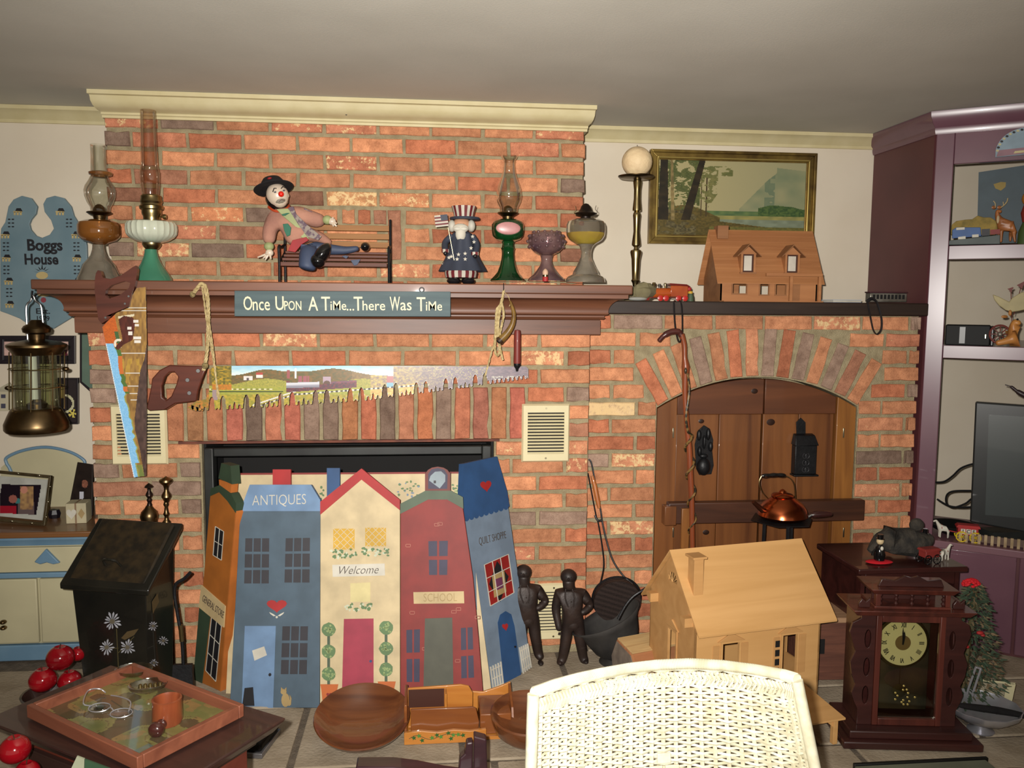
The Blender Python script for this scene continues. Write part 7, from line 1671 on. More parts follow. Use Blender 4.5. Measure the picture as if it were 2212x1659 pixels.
for s in (-1,1): t.part('ear',MB().ball(q(2147+ (0 if s<0 else 12),448,.06),(.010,.004,.007),8,6),Mdeer)
t.part('antler',MB().tube(smooth_pts([q(2150,449),q(2150,440),q(2146,434)],3),.002,5).tube(smooth_pts([q(2160,449),q(2168,444),q(2175,436),q(2177,428)],3),.002,5).tube([q(2168,444),q(2167,436)],.0016,5),mat('antler',(170,150,110),rough=.5))
t.part('chest_patch',MB().ball(q(2156,474,.048),(.006,.004,.016),8,6),P_('deer_cream',(214,190,150)))
t=T('train_plaque','moulded plaque of a blue and white diesel train against yellow rocks, top cabinet shelf','ornament',q(2095,528,.05)); t.o.location.z=S1; t.M=Matrix.Translation(t.o.location); t.Mi=t.M.inverted()
RK=[(2054,500),(2056,486),(2066,478),(2085,475),(2100,474),(2112,466),(2125,470),(2140,470),(2152,478),(2156,500),(2150,508),(2054,508)]
t.part('rocks',pp(MB(),RK,IP(.05),-.02,.012),mat('mossy_rock',(150,126,62),(110,96,48),rough=.8,scale=24,bump=.5,bscale=60),smooth=False,bevel=.003)
t.part('base',pp(MB(),[(2046,530),(2052,520),(2160,508),(2160,528)],IP(.05),-.03,.024),P_('base_slate',(92,102,100)),smooth=False,bevel=.002)
t.part('locomotive',pp(MB(),[(2057,516),(2057,498),(2066,492),(2118,492),(2120,511)],IP(.05),.013,.022),P_('loco_blue',(70,104,160)),smooth=False,bevel=.002)
w=MB()
for r in ([(2066,493),(2084,492),(2084,497),(2066,498)],[(2070,513),(2086,511),(2086,517),(2070,518)],[(2100,508),(2114,507),(2114,513),(2100,514)]): pp(w,r,IP(.05),.0225,.0245)
t.part('white_trim',w,whiteP,smooth=False,kind='stuff'); t.part('grey_car',pp(MB(),[(2121,511),(2120,496),(2138,495),(2138,509)],IP(.05),.013,.020),paneD,smooth=False); t.part('red_car',pp(MB(),[(2139,508),(2139,497),(2160,496),(2160,506)],IP(.05),.013,.020),redP,smooth=False)
t=T('coloured_figurine','tall glossy orange and green figurine cut off by the picture edge, top shelf','figurine',q(2212,528,.03)); t.o.location.z=S1; t.M=Matrix.Translation(t.o.location); t.Mi=t.M.inverted()
g=q(2216,528,.05); t.part('skirt',MB().lathe([(.030,0),(.028,.05),(.016,.085)],c=(g.x,g.y,S1),n=20),P_('fig_green',(70,92,44))); t.part('bodice',MB().lathe([(.017,.086),(.024,.12),(.016,.15)],c=(g.x,g.y,S1),n=20),P_('fig_red',(140,44,30))); t.part('hat',MB().ball((g.x,g.y,S1+.175),(.024,.024,.028),16,10),P_('fig_orange',(190,120,40)))
# second shelf
t=T('black_speaker_box','low black glossy electronic box at the left of the second cabinet shelf','electronics',q(2090,747,.03)); t.o.location.z=S2; t.M=Matrix.Translation(t.o.location); t.Mi=t.M.inverted()
bx0=(q(2041,740,.03)-c0).dot(e1); bx1=(q(2146,740,.03)-c0).dot(e1); hz_=q(2090,702,.03).z
Mgl=mat('gloss_black',(9,9,10),rough=.6,spec=.3)
t.part('case',cbox(max(bx0,sx-.03),bx1-.012,.03,.13,S2,hz_),Mgl,bevel=.004); t.part('end_cap',cbox(bx1-.0115,bx1,.028,.132,S2,hz_-.003),Mfs,bevel=.004); t.part('front_panel',cbox(bx0+.05,bx0+.07,.0285,.0298,S2+.008,hz_-.008),Mfs,smooth=False); t.part('indicator',cbox(bx1-.030,bx1-.027,.0285,.0298,S2+.03,S2+.045),Mscrew,smooth=False)
t=T('moose_figurine','brown moose head figurine with pale painted antlers beside a wagon wheel','figurine',q(2190,747,.02)); t.o.location.z=S2; t.M=Matrix.Translation(t.o.location); t.Mi=t.M.inverted()
J={'b':(q(2205,725,.03),(22*kk,20*kk)),'n':(q(2190,712,.02),16*kk),'h':(q(2192,692,.01),11*kk),'m':(q(2206,700,.0),7*kk),'p':(q(2170,738,.0),8*kk),'p2':(q(2150,742,-.005),7*kk)}
skinfig('body',t.o,t.Mi,J,[('b','n'),('n','h'),('h','m'),('b','p'),('p','p2')],'b',mat('moose_tan',(186,128,66),(150,96,50),rough=.4,scale=14))
AN=[(2144,636),(2156,640),(2168,646),(2180,652),(2186,644),(2192,640),(2205,632),(2218,628),(2218,668),(2200,672),(2186,674),(2172,670),(2158,660),(2148,648)]
t.part('antler',pp(MB(),AN,IP(.015),-.006,.002),P_('antler_cream',(190,176,128)),smooth=False,bevel=.003); t.part('ear',MB().ball(q(2170,684,.005),(.014,.005,.006),10,6).ball(q(2182,676,.005),(.006,.006,.012),10,6),mat('moose_tan',(1,1,1)))
t.part('eye',MB().ball(q(2198,690,-.012),.004,10,6),Mblack)
t=T('bird_mobile_ornament','thin dark red perched bird silhouettes above the moose antlers','ornament',q(2190,640,.03)); 
for r in ([(2176,624),(2188,620),(2190,622),(2186,626),(2186,631),(2182,631),(2180,627)],[(2196,616),(2212,608),(2216,610),(2210,618),(2208,624),(2202,620)]): t.part('bird',pp(MB(),r,IP(.03),-.002,.002),brownP,smooth=False)
t.part('stem',MB().tube([q(2184,631,.034),q(2186,700,.06),q(2186,742,.06)],.0015,5).tube([q(2205,622,.034),q(2190,680,.06)],.0015,5),brownP)
t=T('wagon_wheel','small dark red wooden wagon wheel leaning behind the black box','wheel',q(2156,747,.012)); t.o.location.z=S2; t.M=Matrix.Translation(t.o.location); t.Mi=t.M.inverted()
wc=q(2160,722,.022); wr=22*kk
t.part('rim',MB().tube([wc+e1*(wr*math.cos(a))+Vector((0,0,wr*math.sin(a))) for a in [i*math.pi/14 for i in range(28)]],.004,6,closed=True),brownP); t.part('hub',MB().ball(wc,.010,12,8),Mpw)
for i in range(8): t.part('spoke',MB().tube([wc,wc+e1*(wr*math.cos(i*math.pi/4))+Vector((0,0,wr*math.sin(i*math.pi/4)))],.0022,5),brownP)
# half round plate on the cornice board
t=T('half_round_plaque','half-round painted plaque with a rope border mounted on the cabinet top board','plaque',CPl.at(2200,340,.01))
ctr=(2226,334); 
arc=[(2150,341)]+[(ctr[0]-76*math.cos(a),ctr[1]-58*math.sin(a)) for a in [i*math.pi/24 for i in range(1,24)]]+[(2302,326)]
t.part('plaque',pp(MB(),arc,CPl,.004,.014),P_('plaque_sky',(150,172,186)),smooth=False)
for i in range(1,12):
    a=i*math.pi/24*1.0; bdr=(ctr[0]-72*math.cos(a),ctr[1]-54*math.sin(a)); t.part('border_knot',pp(MB(),blob(bdr,3.4,2.4,8),CPl,.014,.0165),P_('knot_cream',(210,200,150)) if i%2 else blackP,smooth=False)
t.part('pink_band',pp(MB(),[(2152,340),(2157,326),(2230,318),(2230,331)],CPl,.0142,.0155),P_('mauve',(160,120,130)),smooth=False); t.part('scroll',pp(MB(),[(2189,333),(2192,328),(2230,324),(2230,329)],CPl,.0157,.017),P_('scroll_cream',(220,204,150)),smooth=False)
# television
t=T('television','black flat television angled in the corner cabinet, its screen reflecting the flash','television',CPl.at(2170,1165)); t.o.location.z=ZC1; t.M=Matrix.Translation(t.o.location); t.Mi=t.M.inverted()
TVp=PL(CPl.at(2107,868),CPl.at(2212,880),CPl.at(2097,1130)); n_=TVp.n
t.part('bezel',pp(MB(),[(2107,868),(2330,884),(2320,1170),(2095,1128)],TVp,-.04,.0),mat('tv_bezel',(34,36,36),rough=.3,coat=.4),smooth=False,bevel=.006)
t.part('screen',pp(MB(),[(2136,896),(2330,908),(2316,1128),(2128,1112)],TVp,.0005,.002),mat('tv_screen',(58,64,64),rough=.22,spec=.9,coat=.6),smooth=False)
ft=TVp.at(2170,1150); t.part('stand',MB().box(ft.x-.05,ft.x+.1,ft.y+.0,ft.y+.08,ZC1,ft.z),Mfs)
t=T('curved_dark_horn','dark curved pointed ornament on top of the television','ornament',TVp.at(2200,872)); t.part('horn',MB().tube(smooth_pts([TVp.at(2171,831),TVp.at(2185,836),TVp.at(2200,847),TVp.at(2230,862),TVp.at(2250,874)],4),[.002]*4+[.006]*4+[.010]*4+[.012]*5,10),mat('dark_horn',(44,32,34),rough=.4))
t=T('cable_tangle','black cables looping on the wall between the cabinet stile and the television','cable',q(2060,1090,.1))
for P in ([(2020,1042),(2040,1040),(2058,1028),(2075,1012),(2098,1003),(2120,1000)],[(2098,1060),(2060,1061),(2045,1070),(2045,1088),(2060,1096),(2085,1088),(2098,1078),(2110,1075)],[(2024,1078),(2040,1088),(2055,1094),(2080,1096),(2110,1094)]):
    t.part('cable',MB().tube(smooth_pts([q(u,v,.06) for u,v in P],5),.004,6),Mgl)
t=T('dark_tray','dark glossy dish under the cable tangle on the cabinet counter','dish',q(2060,1128,.02)); d_=q(2060,1128,.06); t.part('dish',MB().lathe([(0,0),(.04,0),(.085,.025),(.09,.04),(.085,.04),(.04,.008),(0,.008)],c=(d_.x,d_.y,ZC1),n=28),Mgl)
# horse-drawn toy carts
def cart(t,P,names,body,wheelm,horse,letters=None):
    """P: origin, ex direction, scale s"""
    o,ex,s=P; up=Vector((0,0,1)); ey=up.cross(ex)
    X=Matrix(((ex.x,ey.x,0,o.x),(ex.y,ey.y,0,o.y),(0,0,1,o.z),(0,0,0,1)))@Matrix.Scale(s,4)
    hx=-1.15
    t.part('cart_body',MB().box(-.5,.5,-.3,.3,.38,.78,X=X),body[0],bevel=.002)
    t.part('cart_roof',MB().frustum([tuple(X@Vector(p)) for p in ((-.6,-.36,.785),(.6,-.36,.785),(.6,.36,.785),(-.6,.36,.785))],[tuple(X@Vector(p)) for p in ((-.5,-.28,.92),(.55,-.28,.92),(.55,.28,.92),(-.5,.28,.92))]),body[1],bevel=.001)
    for wx in (-.30,.36):
        for wy in (-.34,.34):
            wm_=MB(); wm_.tube([X@Vector((wx+.27*math.cos(a),wy,.285+.27*math.sin(a))) for a in [i*math.pi/8 for i in range(16)]],.035*s,5,closed=True)
            w_o=t.part('wheel',wm_,wheelm)
            sp=MB()
            for i in range(8): sp.tube([X@Vector((wx,wy,.285)),X@Vector((wx+.26*math.cos(i*math.pi/4),wy,.285+.26*math.sin(i*math.pi/4)))],.015*s,4)
            t.part('spokes',sp,wheelm)
    t.part('shaft',MB().tube([X@Vector((-.5,0,.42)),X@Vector((hx+.1,0,.5))],.03*s,5),body[1])
    V=lambda x,y,z: X@Vector((x*horse,y,z))if False else X@Vector((x,y,z))
    h=hx
    J={'r':(V(h+.22,0,.58),.15*s),'m':(V(h,0,.56),.13*s),'c':(V(h-.2,0,.62),.14*s),'n':(V(h-.33,0,.85),.09*s),'h':(V(h-.42,0,1.0),.07*s),'z':(V(h-.56,0,.90),.05*s)}
    E_=[('r','m'),('m','c'),('c','n'),('n','h'),('h','z')]
    for nm,(x,y) in dict(a=(-.18,-.08),b=(-.22,.08),d=(.2,-.08),e=(.24,.08)).items():
        J[nm+'1']=(V(h+x,y,.33),.05*s); J[nm+'2']=(V(h+x,y,.05),.04*s); E_+=[('c' if x<0 else 'r',nm+'1'),(nm+'1',nm+'2')]
    skinfig('horse',t.o,t.Mi,J,E_,'m',whiteP,1)
    t.part('harness',MB().tube([V(h-.12,-.16,.6),V(h-.12,0,.78),V(h-.12,.16,.6)],.02*s,5),body[1])
    if letters:
        for i,ch in enumerate(letters):
            t.part('letter_tile',MB().box(-.36+i*.26,-.14+i*.26,-.315,-.301,.45,.72,X=X),whiteP,smooth=False)
            mb=textmb(ch,.26,.01,off=.01); m2=MB(); m2.add([X@(Vector((v.x-.25+i*.26,-.320+v.y*0,v.z+.585))) for v in mb.v],mb.f); t.part('letter',m2,inkP,smooth=False)
fc=q(2088,1172,-.035); 
t=T('ice_wagon','toy horse-drawn red and white wagon lettered ICE with yellow wheels on the cabinet counter','toy wagon',(fc.x,fc.y,ZC1))
cart(t,(Vector((fc.x,fc.y,ZC1)),Vector((.80,-.40,0)).normalized(),.072),None,(redR,redR),mat('wheel_yellow',(204,176,30),rough=.4),1,'ICE')
# ======================= DARK SIDE TABLE WITH FIGURES =======================
Mdk=wood('dark_mahogany',(66,32,28),(44,22,20),'x',rough=.3,scale=3,coat=.4)
p0=aZ(1870,1205,.66); TZ=.66
t=T('dark_side_table','dark mahogany side table crowded with figures behind the mantel clock','table',(2.87,-.55,HZ))
x0_,x1_,y0_,y1_=2.715,3.08,-.62,-.33
t.part('top',MB().box(x0_-.02,x1_+.02,y0_-.02,y1_+.01,TZ-.02,TZ),Mdk,bevel=.004)
t.part('side_panel',MB().box(x0_,x0_+.015,y0_,y1_,HZ,TZ-.0205),Mdk,smooth=False); t.part('side_panel',MB().box(x1_-.015,x1_,y0_,y1_,HZ,TZ-.0205),Mdk,smooth=False)
t.part('back_panel',MB().box(x0_+.016,x1_-.016,y1_-.015,y1_,HZ,TZ-.0205),Mdk,smooth=False)
t.part('apron',MB().prism([(x0_+.016,TZ-.021),(x1_-.016,TZ-.021),(x1_-.016,TZ-.07),(x1_-.08,TZ-.055),((x0_+x1_)/2,TZ-.085),(x0_+.08,TZ-.055),(x0_+.016,TZ-.07)],y0_,y0_+.012),Mdk,bevel=.002)
YTb=-.50
def P2(u,v,Y=YTb): return aY(u,v,Y)
def onz(p,z=TZ): return Vector((p.x,p.y,z))
# dark furry animal
kq=mpp(1950,1150,YTb)
t=T('dark_animal_figure','dark brown humped furry animal figure standing on the side table','figurine',onz(P2(1955,1180)))
Mfur=mat('dark_fur',(62,56,48),(34,32,30),rough=.9,scale=30,bump=.6,bscale=80)
bz=TZ; Q=lambda u,dz,Y=YTb: Vector((P2(u,1170,Y).x,Y,TZ+dz))
J={'a':(Q(1890,.050),19*kq),'b':(Q(1915,.062),22*kq),'c':(Q(1945,.062),24*kq),'d':(Q(1975,.066),27*kq),'e':(Q(2000,.056),20*kq),'l1':(Q(1895,.012,-.52),9*kq),'l2':(Q(1925,.012,-.47),9*kq),'l3':(Q(1975,.012,-.53),12*kq),'l4':(Q(1995,.012,-.47),11*kq),'t':(Q(1882,.020),9*kq)}
skinfig('body',t.o,t.Mi,J,[('a','b'),('b','c'),('c','d'),('d','e'),('a','l1'),('b','l2'),('d','l3'),('e','l4'),('a','t')],'c',Mfur)
t.part('hump',MB().ball(Q(1978,.115),(15*kq,.02,14*kq),14,10),Mfur)
t=T('penguin_gentleman','small black-coated cream-faced figure in a black hat at the side table left','figurine',onz(P2(1897,1170,-.55)))
fz_=P2(1897,1165,-.57); gx=fz_.x+.005; gy=-.575; H0=TZ+.012
t.part('coat',MB().lathe([(.018,0),(.020,.02),(.014,.045),(.008,.055)],c=(gx,gy,H0),n=18),Mshoe); t.part('head',MB().ball((gx,gy,H0+.068),(.013,.012,.013),14,10),P_('fig_cream',(222,196,150)))
t.part('hat',MB().lathe([(.014,.076),(.014,.078),(.010,.079),(.010,.092),(0,.093)],c=(gx,gy,H0),n=18),Mshoe); t.part('shirt_front',MB().ball((gx,gy-.014,H0+.045),(.006,.005,.008),10,6),whiteP); t.part('arm',MB().tube([(gx-.014,gy,H0+.04),(gx-.028,gy-.004,H0+.03),(gx-.03,gy-.005,H0+.018)],.004,8),Mshoe)
single('red_cloth',MB().ball((gx+.0,gy+.0,TZ+.005),(.05,.028,.0055),18,6),mat('red_felt',(196,20,36),rough=.8),'small red cloth mound under the black-hatted figure','cloth',smooth=True)
# red cart with white horse in front, black driver
fc=aY(2040,1212,-.66)
t=T('toy_red_cart','toy red cart with black wheels and a white horse facing right','toy wagon',(fc.x,-.60,TZ))
cart(t,(Vector((2.985,-.585,TZ+.0)),Vector((-.97,-.2,0)).normalized(),.060),None,(redP,redP),Mshoe,1)
t=T('black_driver_figure','small black cloaked driver figure standing behind the red cart','figurine',(3.02,-.50,TZ))
t.part('cloak',MB().lathe([(.022,0),(.020,.03),(.016,.055),(.010,.062)],c=(3.02,-.50,TZ),n=16),Mshoe); t.part('head',MB().ball((3.02,-.50,TZ+.072),(.010,.010,.011),12,8),Mshoe); t.part('hat',MB().lathe([(.013,.080),(.013,.082),(.009,.083),(.009,.100),(0,.101)],c=(3.02,-.50,TZ),n=16),Mshoe)
# ======================= MANTEL CLOCK =======================
cl=Vector((2.535,-.95,.275)); rzc=-.137; wd=.300; hc=.365
Mck=wood('clock_walnut',(92,44,34),(62,30,24),'z',rough=.35,scale=4,coat=.35); Mck2=wood('clock_walnut_dark',(62,32,28),(42,22,20),'x',rough=.35,scale=4,coat=.3)
t=T('mantel_clock','carved brown gingerbread mantel clock with a cream Roman dial','clock',cl,rz=rzc)
dp=.115
t.part('case_side',MB().box(.0,.014,0,dp,0,hc-.012),Mck2,local=True,bevel=.002); t.part('case_side',MB().box(wd-.014,wd,0,dp,0,hc-.012),Mck2,local=True,bevel=.002)
t.part('back_board',MB().box(.0145,wd-.0145,dp-.01,dp,0,hc-.012),Mdk,local=True,smooth=False)
def post(x0,x1,nm): return t.part(nm,MB().box(x0,x1,-.016,-.0005,.0,hc-.012),Mck,local=True,bevel=.002)
post(.045,.062,'door_stile'); post(wd-.062,wd-.045,'door_stile')
t.part('door_rail',MB().box(.0625,wd-.0625,-.016,-.0005,hc-.035,hc-.012),Mck,local=True,bevel=.002); t.part('door_rail',MB().box(.0625,wd-.0625,-.016,-.0005,0,.022),Mck,local=True,bevel=.002)
t.part('interior_panel',MB().box(.0625,wd-.0625,.05,.054,.0225,hc-.0355),mat('clock_interior',(66,52,36),(34,28,22),rough=.6,scale=14),local=True,smooth=False)
# carved side brackets
for s in (0,1):
    pr=[(0,0),(0,.05),(-.012,.075),(-.020,.10),(-.010,.13),(-.022,.16),(-.028,.20),(-.014,.235),(-.024,.265),(-.034,.295),(-.026,.325),(0,.34),(0,hc-.014)]
    pl_=[(x if s==0 else wd-x,z) for x,z in pr]+([( .044,hc-.014),(.044,0)] if s==0 else [(wd-.044,hc-.014),(wd-.044,0)])
    hl=[[(.022+(0 if s==0 else wd-.044)+.010*math.cos(a),zc_+.030*math.sin(a)) for a in [i*math.pi/6 for i in range(12)]] for zc_ in (.095,.185,.275)]
    m=shape2d(pl_,hl,.010); m2=MB(); m2.add([(v.x,v.y-.012,v.z) for v in m.v],m.f); t.part('carved_side',m2,Mck2,local=True,smooth=False,bevel=.0012)
t.part('cornice',MB().frustum([(-.020,-.028,hc-.0115),(wd+.020,-.028,hc-.0115),(wd+.020,dp+.004,hc-.0115),(-.020,dp+.004,hc-.0115)],[(-.036,-.042,hc+.008),(wd+.036,-.042,hc+.008),(wd+.036,dp+.004,hc+.008),(-.036,dp+.004,hc+.008)]),Mck,local=True,bevel=.003)
gz=hc+.0085; gh=.052
t.part('gallery_base',MB().box(.035,wd-.035,-.018,dp-.02,gz,gz+.008),Mck,local=True,bevel=.001)
for i in range(5):
    x=.055+i*(wd-.11)/4; t.part('spindle',MB().lathe([(.004,0),(.007,.006),(.003,.012),(.007,.020),(.003,.026),(.006,.032),(.004,.036)],c=(x,-.008,gz+.0085),n=12),Mck2,local=True)
for x in (.038,wd-.052): t.part('gallery_post',MB().box(x,x+.014,-.018,.0,gz+.0085,gz+gh-.006),Mck,local=True,bevel=.001)
t.part('gallery_back',MB().box(.052,wd-.052,.05,.056,gz+.0085,gz+gh-.006),Mck2,local=True,smooth=False)
t.part('gallery_top',MB().frustum([(.030,-.022,gz+gh-.0055),(wd-.030,-.022,gz+gh-.0055),(wd-.030,dp-.02,gz+gh-.0055),(.030,dp-.02,gz+gh-.0055)],[(.018,-.034,gz+gh+.012),(wd-.018,-.034,gz+gh+.012),(wd-.018,dp-.015,gz+gh+.012),(.018,dp-.015,gz+gh+.012)]),Mck,local=True,bevel=.002)
t.part('crest',MB().prism([(.05,gz+gh+.0125),(wd-.05,gz+gh+.0125),(wd-.06,gz+gh+.036),(wd-.10,gz+gh+.030),(wd/2+.02,gz+gh+.046),(wd/2,gz+gh+.040),(wd/2-.02,gz+gh+.046),(.10,gz+gh+.030),(.06,gz+gh+.036)],.0,.012),Mck2,local=True,bevel=.002)
for s in (0,1): 
    x=-.01 if s==0 else wd-.035+.01; t.part('corner_scroll',MB().prism([(x,gz),(x+.035,gz),(x+.035,gz+.03),(x+.022,gz+.018),(x+.010,gz+.028),(x,gz+.014)],-.010,.0),Mck2,local=True,bevel=.002)
dc=(wd/2,.0,hc-.120); dr=.079
RXm=Matrix.Rotation(math.pi/2,4,'X')
t.part('dial_pan',MB().lathe([(dr,-.0),(dr+.006,.004),(dr+.004,.008),(dr-.002,.0085),(0,.0085)],c=(0,0,0),n=48,X=Matrix.Translation((dc[0],.048,dc[2]))@RXm),Mbrass,local=True)
dface=MB().lathe([(dr-.004,0),(dr-.005,.0015),(0,.0015)],n=48,X=Matrix.Translation((dc[0],.0385,dc[2]))@RXm); t.part('dial',dface,mat('dial_cream',(220,210,166),(208,198,150),rough=.5,scale=8),local=True)
t.part('dial_centre',MB().lathe([(.024,0),(.024,.001),(0,.001)],n=28,X=Matrix.Translation((dc[0],.0365,dc[2]))@RXm),mat('dial_centre',(116,92,58),rough=.6),local=True)
for i,nm in enumerate(['XII','I','II','III','IIII','V','VI','VII','VIII','IX','X','XI']):
    a=i*math.pi/6; mb=textmb(nm,.021,.0006,off=.0005,sx=.62); m2=MB(); R2=Matrix.Translation((dc[0]+math.sin(a)*.057,.0362,dc[2]+math.cos(a)*.057))@Matrix.Rotation(a,4,'Y'); m2.add([R2@v for v in mb.v],mb.f); t.part('numeral',m2,Mink,local=True,smooth=False)
for L2,wv,a in ((.052,.003,-.05),(.038,.005,.08)):
    hm_=MB().prism([(-wv/2,-.006),(wv/2,-.006),(wv*.9,L2*.6),(0,L2),(-wv*.9,L2*.6)],0,.0008,X=Matrix.Translation((dc[0],.0345,dc[2]))@Matrix.Rotation(a,4,'Y')); t.part('hand',hm_,Mink,local=True,smooth=False)
t.part('glass',MB().box(.0625,wd-.0625,-.006,-.004,.0225,hc-.0355),thinglass('clock_glass',(236,236,226),.06),local=True,smooth=False)
gt=MB()
for i in range(14): 
    a=i*.9; gt.ball((wd/2-.005+.030*math.cos(a)*((i%4)/4+.3),-.0068,.088+.034*math.sin(a)*((i%5)/5+.3)),(.0035,.0008,.0035),8,5)
t.part('gilt_emblem',gt,mat('gilt_decal',(170,150,84),rough=.3,metal=.5),local=True,kind='stuff')
t.part('pendulum',MB().tube([(wd/2,.045,.19),(wd/2,.045,.10)],.0015,6).lathe([(0,-.003),(.022,-.001),(.022,.001),(0,.003)],n=24,X=Matrix.Translation((wd/2,.045,.085))@RXm),Mbrass,local=True)
for z0,z1,e in ((-.050,-.026,.060),(-.0255,-.0005,.036)): t.part('plinth',MB().box(-e,wd+e,-.026-e*.8,dp+.02,z0,z1),Mck2,local=True,bevel=.004)
# ======================= LITTLE TREE, SILVER COMPOTE =======================
tb=Vector((3.02,-.80,HZ)); top=aY(2100,1262,-.80)
t=T('tiny_christmas_tree','small garland-wrapped artificial Christmas tree with red bows right of the clock','tree',tb)
H_t=top.z-HZ; rt=random.Random(6); Mt1=P_('needle_green',(64,84,62),.8); Mt2=P_('needle_olive',(98,98,70),.8); Mt3=P_('garland_tan',(140,118,86),.8)
xt=aY(2082,1400,-.80).x; tb=Vector((xt,-.80,HZ))
for mi,m in enumerate((Mt1,Mt2,Mt3)):
    g=MB()
    for k in range(1100 if mi==0 else (420 if mi==1 else 260)):
        f=rt.random()**1.4; z=H_t*(.06+.94*f); r=(.125*(1-f)**.8+.014)*rt.uniform(.5,1.05); a=rt.uniform(0,6.28); c=Vector((tb.x+.028*f+r*math.cos(a),tb.y+r*math.sin(a),HZ+z)); d=Vector((math.cos(a),math.sin(a),rt.uniform(-.5,.3))).normalized(); l=rt.uniform(.012,.022); w_v=Vector((-math.sin(a),math.cos(a),rt.uniform(-.5,.5)))*.0045
        g.add([c-w_v,c+w_v,c+d*l+w_v*.4,c+d*l-w_v*.4,c+Vector((0,0,.004))],[(0,1,2,3),(0,1,4),(1,2,4),(2,3,4),(3,0,4)])
    t.part(['needles','olive_needles','garland'][mi],g,m,smooth=False,kind='stuff')
t.part('trunk',MB().tube([tb,tb+Vector((.028,0,H_t))],.008,8),Mstem)
for (u,v,r) in ((2117,1367,.008),(2082,1392,.009),(2034,1432,.008),(2070,1455,.008)): t.part('red_bow',MB().ball(aY(u,v,-.87),(r*1.5,r,r*.8),10,7).ball(aY(u+6,v+5,-.87),(r,r*.8,r*.6),10,7),redR)
fw=MB(); fc_=aY(2098,1262,-.80)
for k in range(46):
    a=rt.uniform(0,6.28); b=rt.uniform(-.3,1.4); fw.ball(fc_+Vector((math.cos(a)*math.cos(b)*.024,math.sin(a)*math.cos(b)*.02,math.sin(b)*.016)),(.007,.007,.005),7,5)
t.part('red_flower_topper',fw,mat('topper_red',(190,24,34),rough=.7),kind='stuff')
bc=aZ(2118,1578,HZ+.0); Msv=mat('polished_silver',(200,200,206),rough=.28,metal=.75)
t=T('silver_compote','footed silver dish holding chrome tongs and a black cloth, right of the clock','dish',bc)
k=mpp(2110,1520,bc.y); rb_=72*k
t.part('foot',MB().lathe([(.038,0),(.040,.004),(.020,.012),(.010,.024),(.012,.032)],c=bc,n=32),Msv)
t.part('bowl',MB().lathe([(0,.0325),(.030,.034),(rb_*.7,.048),(rb_*.95,.072),(rb_,.086),(rb_*.97,.087),(rb_*.9,.074),(rb_*.6,.052),(0,.044)],c=bc,n=44,flute=.02,fn=12),Msv)
t.part('rim_scroll',MB().tube([bc+Vector((-rb_+.0,-.01,.09))+Vector((.014*math.cos(a),0,.012*math.sin(a))) for a in [i*.5 for i in range(11)]],.0035,6),Msv)
t=T('black_cloth','crumpled black cloth lying across the silver dish','cloth',bc+Vector((0,0,.09)))
cm=MB(); cm.tube(smooth_pts([bc+Vector((-rb_*.95,-.03,.105)),bc+Vector((-rb_*.4,-.04,.098)),bc+Vector((rb_*.2,-.05,.090)),bc+Vector((rb_*.8,-.06,.078)),bc+Vector((rb_*1.3,-.06,.060))],5),[x*.62 for x in [.010,.014,.018,.020,.021,.022,.023,.023,.024,.024,.024,.023,.022,.021,.020,.019,.018,.016,.014,.012,.006]],12,flat=.7); t.part('cloth',cm,mat('black_cloth',(18,15,16),(10,9,10),rough=.95,scale=14,bump=.6,bscale=50))
t=T('chrome_tongs','narrow chrome tongs standing up out of the silver dish','tongs',bc+Vector((.01,.02,.06)))
a_1,a_2=aY(2092,1487,bc.y+.03),aY(2108,1441,bc.y+.05); b_1,b_2=aY(2104,1490,bc.y+.03),aY(2119,1444,bc.y+.05)
t.part('arm',MB().tube([a_1-Vector((.004,0,.02)),a_1,a_2],.0035,6),Msv); t.part('arm',MB().tube([b_1-Vector((.004,0,.02)),b_1,b_2],.0035,6),Msv); t.part('bridge',MB().tube([a_2,b_2],.0035,6),Msv)
t=T('cream_edged_frame','small cream-edged picture frame leaning behind the silver dish','frame',aZ(2160,1560,HZ)); FP3=PL(aZ(2110,1545,HZ),aZ(2180,1560,HZ),aZ(2110,1545,HZ)+Vector((.02,.03,.1)))
t.part('panel',pp(MB(),[(2120,1470),(2176,1474),(2160,1550),(2112,1548)],FP3,-.006,0),mat('frame_olive',(108,96,58),rough=.5),smooth=False); t.part('edge',pp(MB(),[(2176,1472),(2194,1478),(2178,1552),(2160,1550)],FP3,-.006,.004),P_('frame_cream',(206,196,150)),smooth=False); t.part('edge',pp(MB(),[(2118,1467),(2194,1475),(2190,1479),(2117,1471)],FP3,-.006,.004),P_('frame_cream',(206,196,150)),smooth=False)
# low things at the bottom right edge
g0=aZ(1850,1652,HZ+.02); 
t=T('grey_green_tray','long grey-green tray edge in front of the clock plinth at the bottom','tray',aZ(1980,1665,HZ)); za=HZ+.03
Y1=aZ(1980,1643,za).y; xa1,xb1=aZ(1842,1650,za).x,aZ(2128,1640,za).x
t.part('tray',MB().box(xa1,xb1,Y1-.16,Y1-.012,HZ,za),P_('tray_green',(120,124,104)),bevel=.002); t.part('dark_lip',MB().box(xa1,xb1+.01,Y1-.0115,Y1,HZ,za+.004),mat('lip_black',(20,20,18),rough=.4),bevel=.002)
rc_=aZ(2200,1700,HZ+.04); single('red_cushion',MB().ball((rc_.x+.02,rc_.y-.01,HZ+.035),(.12,.09,.04),24,12),mat('red_velvet',(96,26,34),rough=.9),'corner of a dark red cushion at the bottom right edge','cushion')
